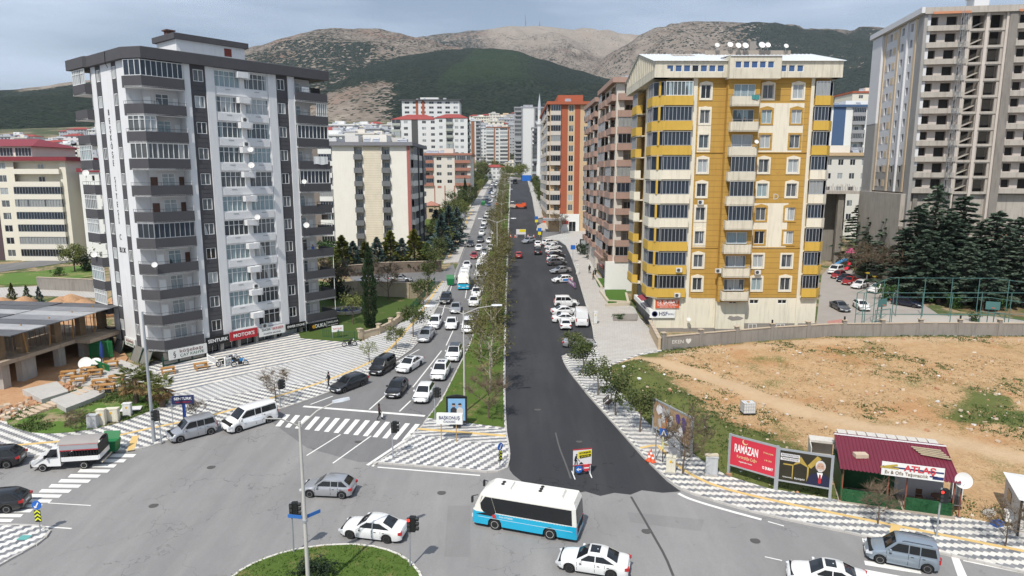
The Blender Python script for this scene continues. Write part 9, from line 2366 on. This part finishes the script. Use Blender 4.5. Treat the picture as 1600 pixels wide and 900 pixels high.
for px,py,h,col,lab in((838,352,3.0,m_sblue,'blue and yellow arrow sign on the red hoarding corner'),(843,370,2.6,m_sblue,'blue and yellow arrow sign at the side street island'),(895,410,4.0,m_sblue,'square blue parking sign on the pale pavement')):
 t=at('road_sign',px,py,lab,'road sign');part('post',t,m_gal,lambda b:b.tube([(0,0,0),(0,0,h)],.06,5));part('board',t,col,lambda b:b.box(-.55,-.08,h-1.0,.55,-.03,h))
 if h<3.5:part('lower_board',t,MATS['banner_yellow'],lambda b:b.box(-.45,-.08,h-2.0,.45,-.03,h-1.1))
p=P(828,300);t=thing('road_sign','large blue direction sign above the upper right kerb','road sign',(p.x,p.y,p.z));part('post',t,m_gal,lambda b:b.tube([(0,0,0),(0,0,9)],.15,5));part('board',t,m_sblue,lambda b:b.box(-4.5,-.2,6.2,.4,-.1,9.4))
t=at('flagpole',852,340,'tall pale pole beside the terracotta tower','pole');part('shaft',t,m_pole,lambda b:b.tube([(0,0,0),(0,0,13)],[.16,.1],6))
p=P(893,446,.13);t=thing('banner','low purple banner along the kerb beside the lettered car','banner',(p.x,p.y,p.z),math.radians(97));part('panel',t,M('banner_purple',(.30,.16,.28),.7,var=.2),lambda b:b.box(-3.5,0,0,3.8,.08,1.0));text('KİRALIK OFİS',.6,m_lw,t,(0,.09,.5),(PI/2,0,PI),width=5)
t=at('notice_board',911,388,'black menu board on the right pavement by the bushy cedar','sign');part('panel',t,m_tl,lambda b:b.box(-.9,-.1,0,.9,.1,2.4));part('poster',t,M('poster_grey',(.3,.32,.32),.6),lambda b:b.box(-.6,-.12,.6,.6,-.1,2.1))
p=P(812,326);t=thing('road_roller','orange asphalt machine working far up the resurfaced road','construction vehicle',(p.x,p.y,p.z),-.2);part('body',t,m_cone,lambda b:(b.box(-1.5,-1.1,.7,2.8,1.1,2.0),b.box(1.2,-1.0,2.0,2.6,1.0,2.5)));part('hopper',t,M('machine_pale',(.5,.42,.36),.7),lambda b:b.add([(-1.6,-1.3,.5),(-1.6,1.3,.5),(-4.2,1.5,.9),(-4.2,-1.5,.9),(-1.6,-1.3,1.6),(-1.6,1.3,1.6),(-4.2,1.5,1.8),(-4.2,-1.5,1.8)],[(0,1,2,3),(0,3,7,4),(1,5,6,2),(2,6,7,3)]));part('canopy',t,m_tl,lambda b:b.box(-1.4,-1.2,3.2,1.8,1.2,3.35));[part('post',t,m_tl,lambda b:b.tube([(x,y,2),(x,y,3.2)],.05,4))for x in(-1.2,1.6)for y in(-1,1)];[part('drum',t,m_tl,lambda b:b.lathe([(.6,-1.1),(.6,1.1)],14,axis='Y',c=(x,0,.6)))for x in(-1.2,2.4)]
p=P(805,287);t=thing('dump_truck','dark dump truck standing at the top of the resurfaced road','truck',(p.x,p.y,p.z),1.5);part('cab',t,PAINT['grey'],lambda b:b.box(1.6,-1.2,.9,3.6,1.2,3.2));part('bed',t,m_tl,lambda b:b.add([(-3.6,-1.2,1.2),(1.4,-1.2,1.2),(1.4,1.2,1.2),(-3.6,1.2,1.2),(-4.0,-1.3,2.8),(1.4,-1.3,3.0),(1.4,1.3,3.0),(-4.0,1.3,2.8)],[(0,1,5,4),(1,2,6,5),(2,3,7,6),(3,0,4,7),(4,5,6,7)]));[part('wheel',t,m_tyre,lambda b:b.lathe([(.5,-.2),(.5,.2)],12,axis='Y',c=(x,y,.5)))for x in(2.6,-1.2,-2.6)for y in(-1,1)]
t=at('pond',542,487,'round pond with pale rim in the park','pond');part('rim',t,M('pond_rim',(.45,.40,.35),.85),lambda b:b.lathe([(2.6,0),(2.6,.45),(2.2,.45),(2.2,.1)],24));part('water',t,M('pond_blue',(.03,.06,.16),.08,var=.1),lambda b:b.lathe([(2.2,.2),(2.2,.25)],24))
t=at('drain_cover',38,840,'turquoise manhole cover on the left traffic island','manhole cover');part('cover',t,M('cover_teal',(.12,.36,.34),.6),lambda b:b.box(-.35,-.3,0,.35,.3,.02))
# people
m_skin=M('skin',(.42,.25,.17),.6,var=.05);m_hair=M('hair_dark',(.02,.014,.01),.6)
def person(loc,yaw,label,top,legs,stride=.25,hair_long=False,bag=None,h=1.70,arm=.15,group=None):
 t=thing('person',label,'person',loc,yaw,group);k=h/1.70
 J={'pel':(0,0,.92),'spi':(0,.01,1.12),'che':(0,.0,1.32),'nec':(0,.01,1.46),'hed':(0,.03,1.54),'hd2':(0,.035,1.66),'lh':(-.10,0,.86),'lk':(-.10,stride*.55+.03,.48),'la':(-.10,stride*.75,.09),'lt':(-.10,stride*.75+.17,.04),'rh':(.10,0,.86),'rk':(.10,-stride*.2+.05,.48),'ra':(.10,-stride*.9,.12),'rt':(.10,-stride*.9+.16,.05),'ls':(-.19,0,1.39),'le':(-.25,-arm*.6,1.12),'lw':(-.25,-arm*.3+.06,.88),'rs':(.19,0,1.39),'re':(.25,arm*.5,1.12),'rw':(.24,arm+.10,.90)}
 RAD={'pel':.145,'spi':.13,'che':.155,'nec':.06,'hed':.085,'hd2':.085,'lh':.105,'lk':.068,'la':.045,'lt':.042,'rh':.105,'rk':.068,'ra':.045,'rt':.042,'ls':.075,'le':.05,'lw':.034,'rs':.075,'re':.05,'rw':.034}
 E=[('pel','spi'),('spi','che'),('che','nec'),('nec','hed'),('hed','hd2'),('pel','lh'),('lh','lk'),('lk','la'),('la','lt'),('pel','rh'),('rh','rk'),('rk','ra'),('ra','rt'),('che','ls'),('ls','le'),('le','lw'),('che','rs'),('rs','re'),('re','rw')]
 for s,wv in(('l','lw'),('r','rw')):
  b=J[wv]
  for f in range(5):
   n_=f'{s}f{f}';J[n_]=(b[0]+(f-2)*.016,b[1]+(.05 if f==0 else .02),b[2]-(.07 if f==0 else .15-abs(f-2.4)*.018));RAD[n_]=.0105;E.append((wv,n_))
 names=list(J);me=bpy.data.meshes.new('body');me.from_pydata([tuple(c*k for c in J[n_])for n_ in names],[(names.index(a),names.index(b))for a,b in E],[])
 o=put('body',me,t);sk=o.modifiers.new('Skin','SKIN')
 for i,n_ in enumerate(names):me.skin_vertices[0].data[i].radius=(RAD[n_]*k,)*2;me.skin_vertices[0].data[i].use_root=n_=='pel'
 o.modifiers.new('Sub','SUBSURF').levels=1;o.modifiers['Sub'].render_levels=1
 ev=o.evaluated_get(bpy.context.evaluated_depsgraph_get());m2=bpy.data.meshes.new_from_object(ev);o.modifiers.clear();o.data=m2;m2.name='body'
 m2.materials.clear();[m2.materials.append(m)for m in(top,legs,m_skin,m_tl)]
 for pl_ in m2.polygons:
  c=pl_.center/k;pl_.use_smooth=True
  pl_.material_index=3 if c.z<.1 else 1 if c.z<.93 and abs(c.x)<.2 else 2 if c.z>1.45 or(abs(c.x)>.19 and c.z<.93)else 0
 def hd(b):b.lathe([(.02,1.765),(.075,1.74),(.105,1.67),(.108,1.60),(.09,1.53)]if not hair_long else[(.02,1.765),(.08,1.74),(.11,1.67),(.115,1.55),(.12,1.36),(.05,1.30)],12,c=(0,.0,0));b.v=[(x*k,(y-.015 if y>.045 else y)*k,z*k)for x,y,z in b.v]
 part('hair',t,m_hair,hd,True);part('nose',t,m_skin,lambda b:b.obox((0,.125*k,1.60*k),(.028,.03,.05),0));part('eye',t,m_tl,lambda b:[b.obox((s*.035*k,.113*k,1.63*k),(.02,.01,.01),0)for s in(-1,1)]);part('mouth',t,M('lips',(.3,.1,.09),.6),lambda b:b.obox((0,.112*k,1.555*k),(.045,.01,.01),0))
 if bag:
  q=thing('bag',f'{bag} carried by the person, {label[:40]}','bag',tuple(Matrix.Translation(loc)@Matrix.Rotation(yaw,4,'Z')@Vector((J['rw'][0]+.02,J['rw'][1]+.02,.42))),yaw);part('body',q,m_swhite if 'white' in bag else m_tl,lambda b:b.add([(x*kk,y*kk,z)for z,kk in((0,1),(.3,.8))for x in(-.14,.14)for y in(-.08,.08)],[(0,1,3,2),(4,6,7,5),(0,4,5,1),(2,3,7,6),(0,2,6,4),(1,5,7,3)]));part('handle',q,m_tl,lambda b:b.tube([(-.06,0,.3),(0,0,.42),(.06,0,.3)],.008,4))
 return t
cb=lambda n_,c:M('cloth_'+n_,c,.85,var=.15,scale=6)
p=P(593,656,.01);person((p.x,p.y,p.z),-1.4,'woman in dark coat with long hair crossing the zebra with a white bag',cb('maroon',(.05,.022,.02)),cb('black',(.014,.014,.016)),.3,True,'white bag',1.66)
p=P(514,605,.13);person((p.x,p.y,p.z),2.2,'person in a long dark coat standing at the kerb behind the charcoal car',cb('coal',(.02,.022,.026)),cb('black',(.014,.014,.016)),.15,False,'white bag',1.75)
p=GM@Vector((22.7,.1,Z0+3*FH+.2));person(tuple(p),gy+PI,'person in a blue top leaning on a right balcony of the grey block',cb('blue',(.05,.10,.30)),cb('black',(.014,.014,.016)),.05)
p=YM@Vector((11.5,-1.5,yrow(7)-1.38));person(tuple(p),PI,'dark clothed person on a high centre balcony of the yellow block',cb('coal',(.02,.022,.026)),cb('black',(.014,.014,.016)),.05,True)
for px,py,yw,lab in((921,427,.3,'left of the dark-clothed people by the planted beds'),(930,433,2.6,'tallest of the dark-clothed people by the planted beds'),(927,437,1.2,'front one of the dark-clothed people by the planted beds')):
 p=P(px,py,.13);person((p.x,p.y,p.z),yw,lab,cb('black',(.014,.014,.016)),cb('black',(.014,.014,.016)),.12,h=1.8)
def cloth(M_,s,v,z,w_,h_,mat,yaw,label):
 q=M_@Vector((s,v,z));t=thing('hanging_cloth',label,'cloth',tuple(q),yaw)
 def f(b):
  n=8
  for i in range(n):
   x0,x1=-w_/2+w_*i/n,-w_/2+w_*(i+1)/n;y0,y1=.05*math.sin(i*1.9),.05*math.sin((i+1)*1.9)
   b.quad((x0,y0,-h_+.06*math.sin(i)),(x1,y1,-h_+.06*math.sin(i+1)),(x1,0,0),(x0,0,0));b.quad((x0,y0+.02,-h_+.06*math.sin(i)),(x0,.02,0),(x1,.02,0),(x1,y1+.02,-h_+.06*math.sin(i+1)))
 part('cloth',t,mat,f,True)
cloth(GM,24.4,-.42,Z0+7*FH+1.95,2.4,1.1,m_lw,gy,'white sheet draped over an upper right balcony of the grey block')
cloth(GM,22.6,-.1,Z0+10*FH+2.0,1.2,.7,m_lw,gy,'white washing on the top right balcony of the grey block')
cloth(GM,24.2,-.1,Z0+10*FH+2.0,1.6,.75,M('cloth_black',(.014,.014,.016),.85),gy,'dark washing on the top right balcony of the grey block')
cloth(YM,12.6,-2.1,yrow(8)-.1,1.0,.6,M('cloth_teal',(.05,.22,.22),.8),0,'teal cloth on the highest centre balcony of the yellow block')
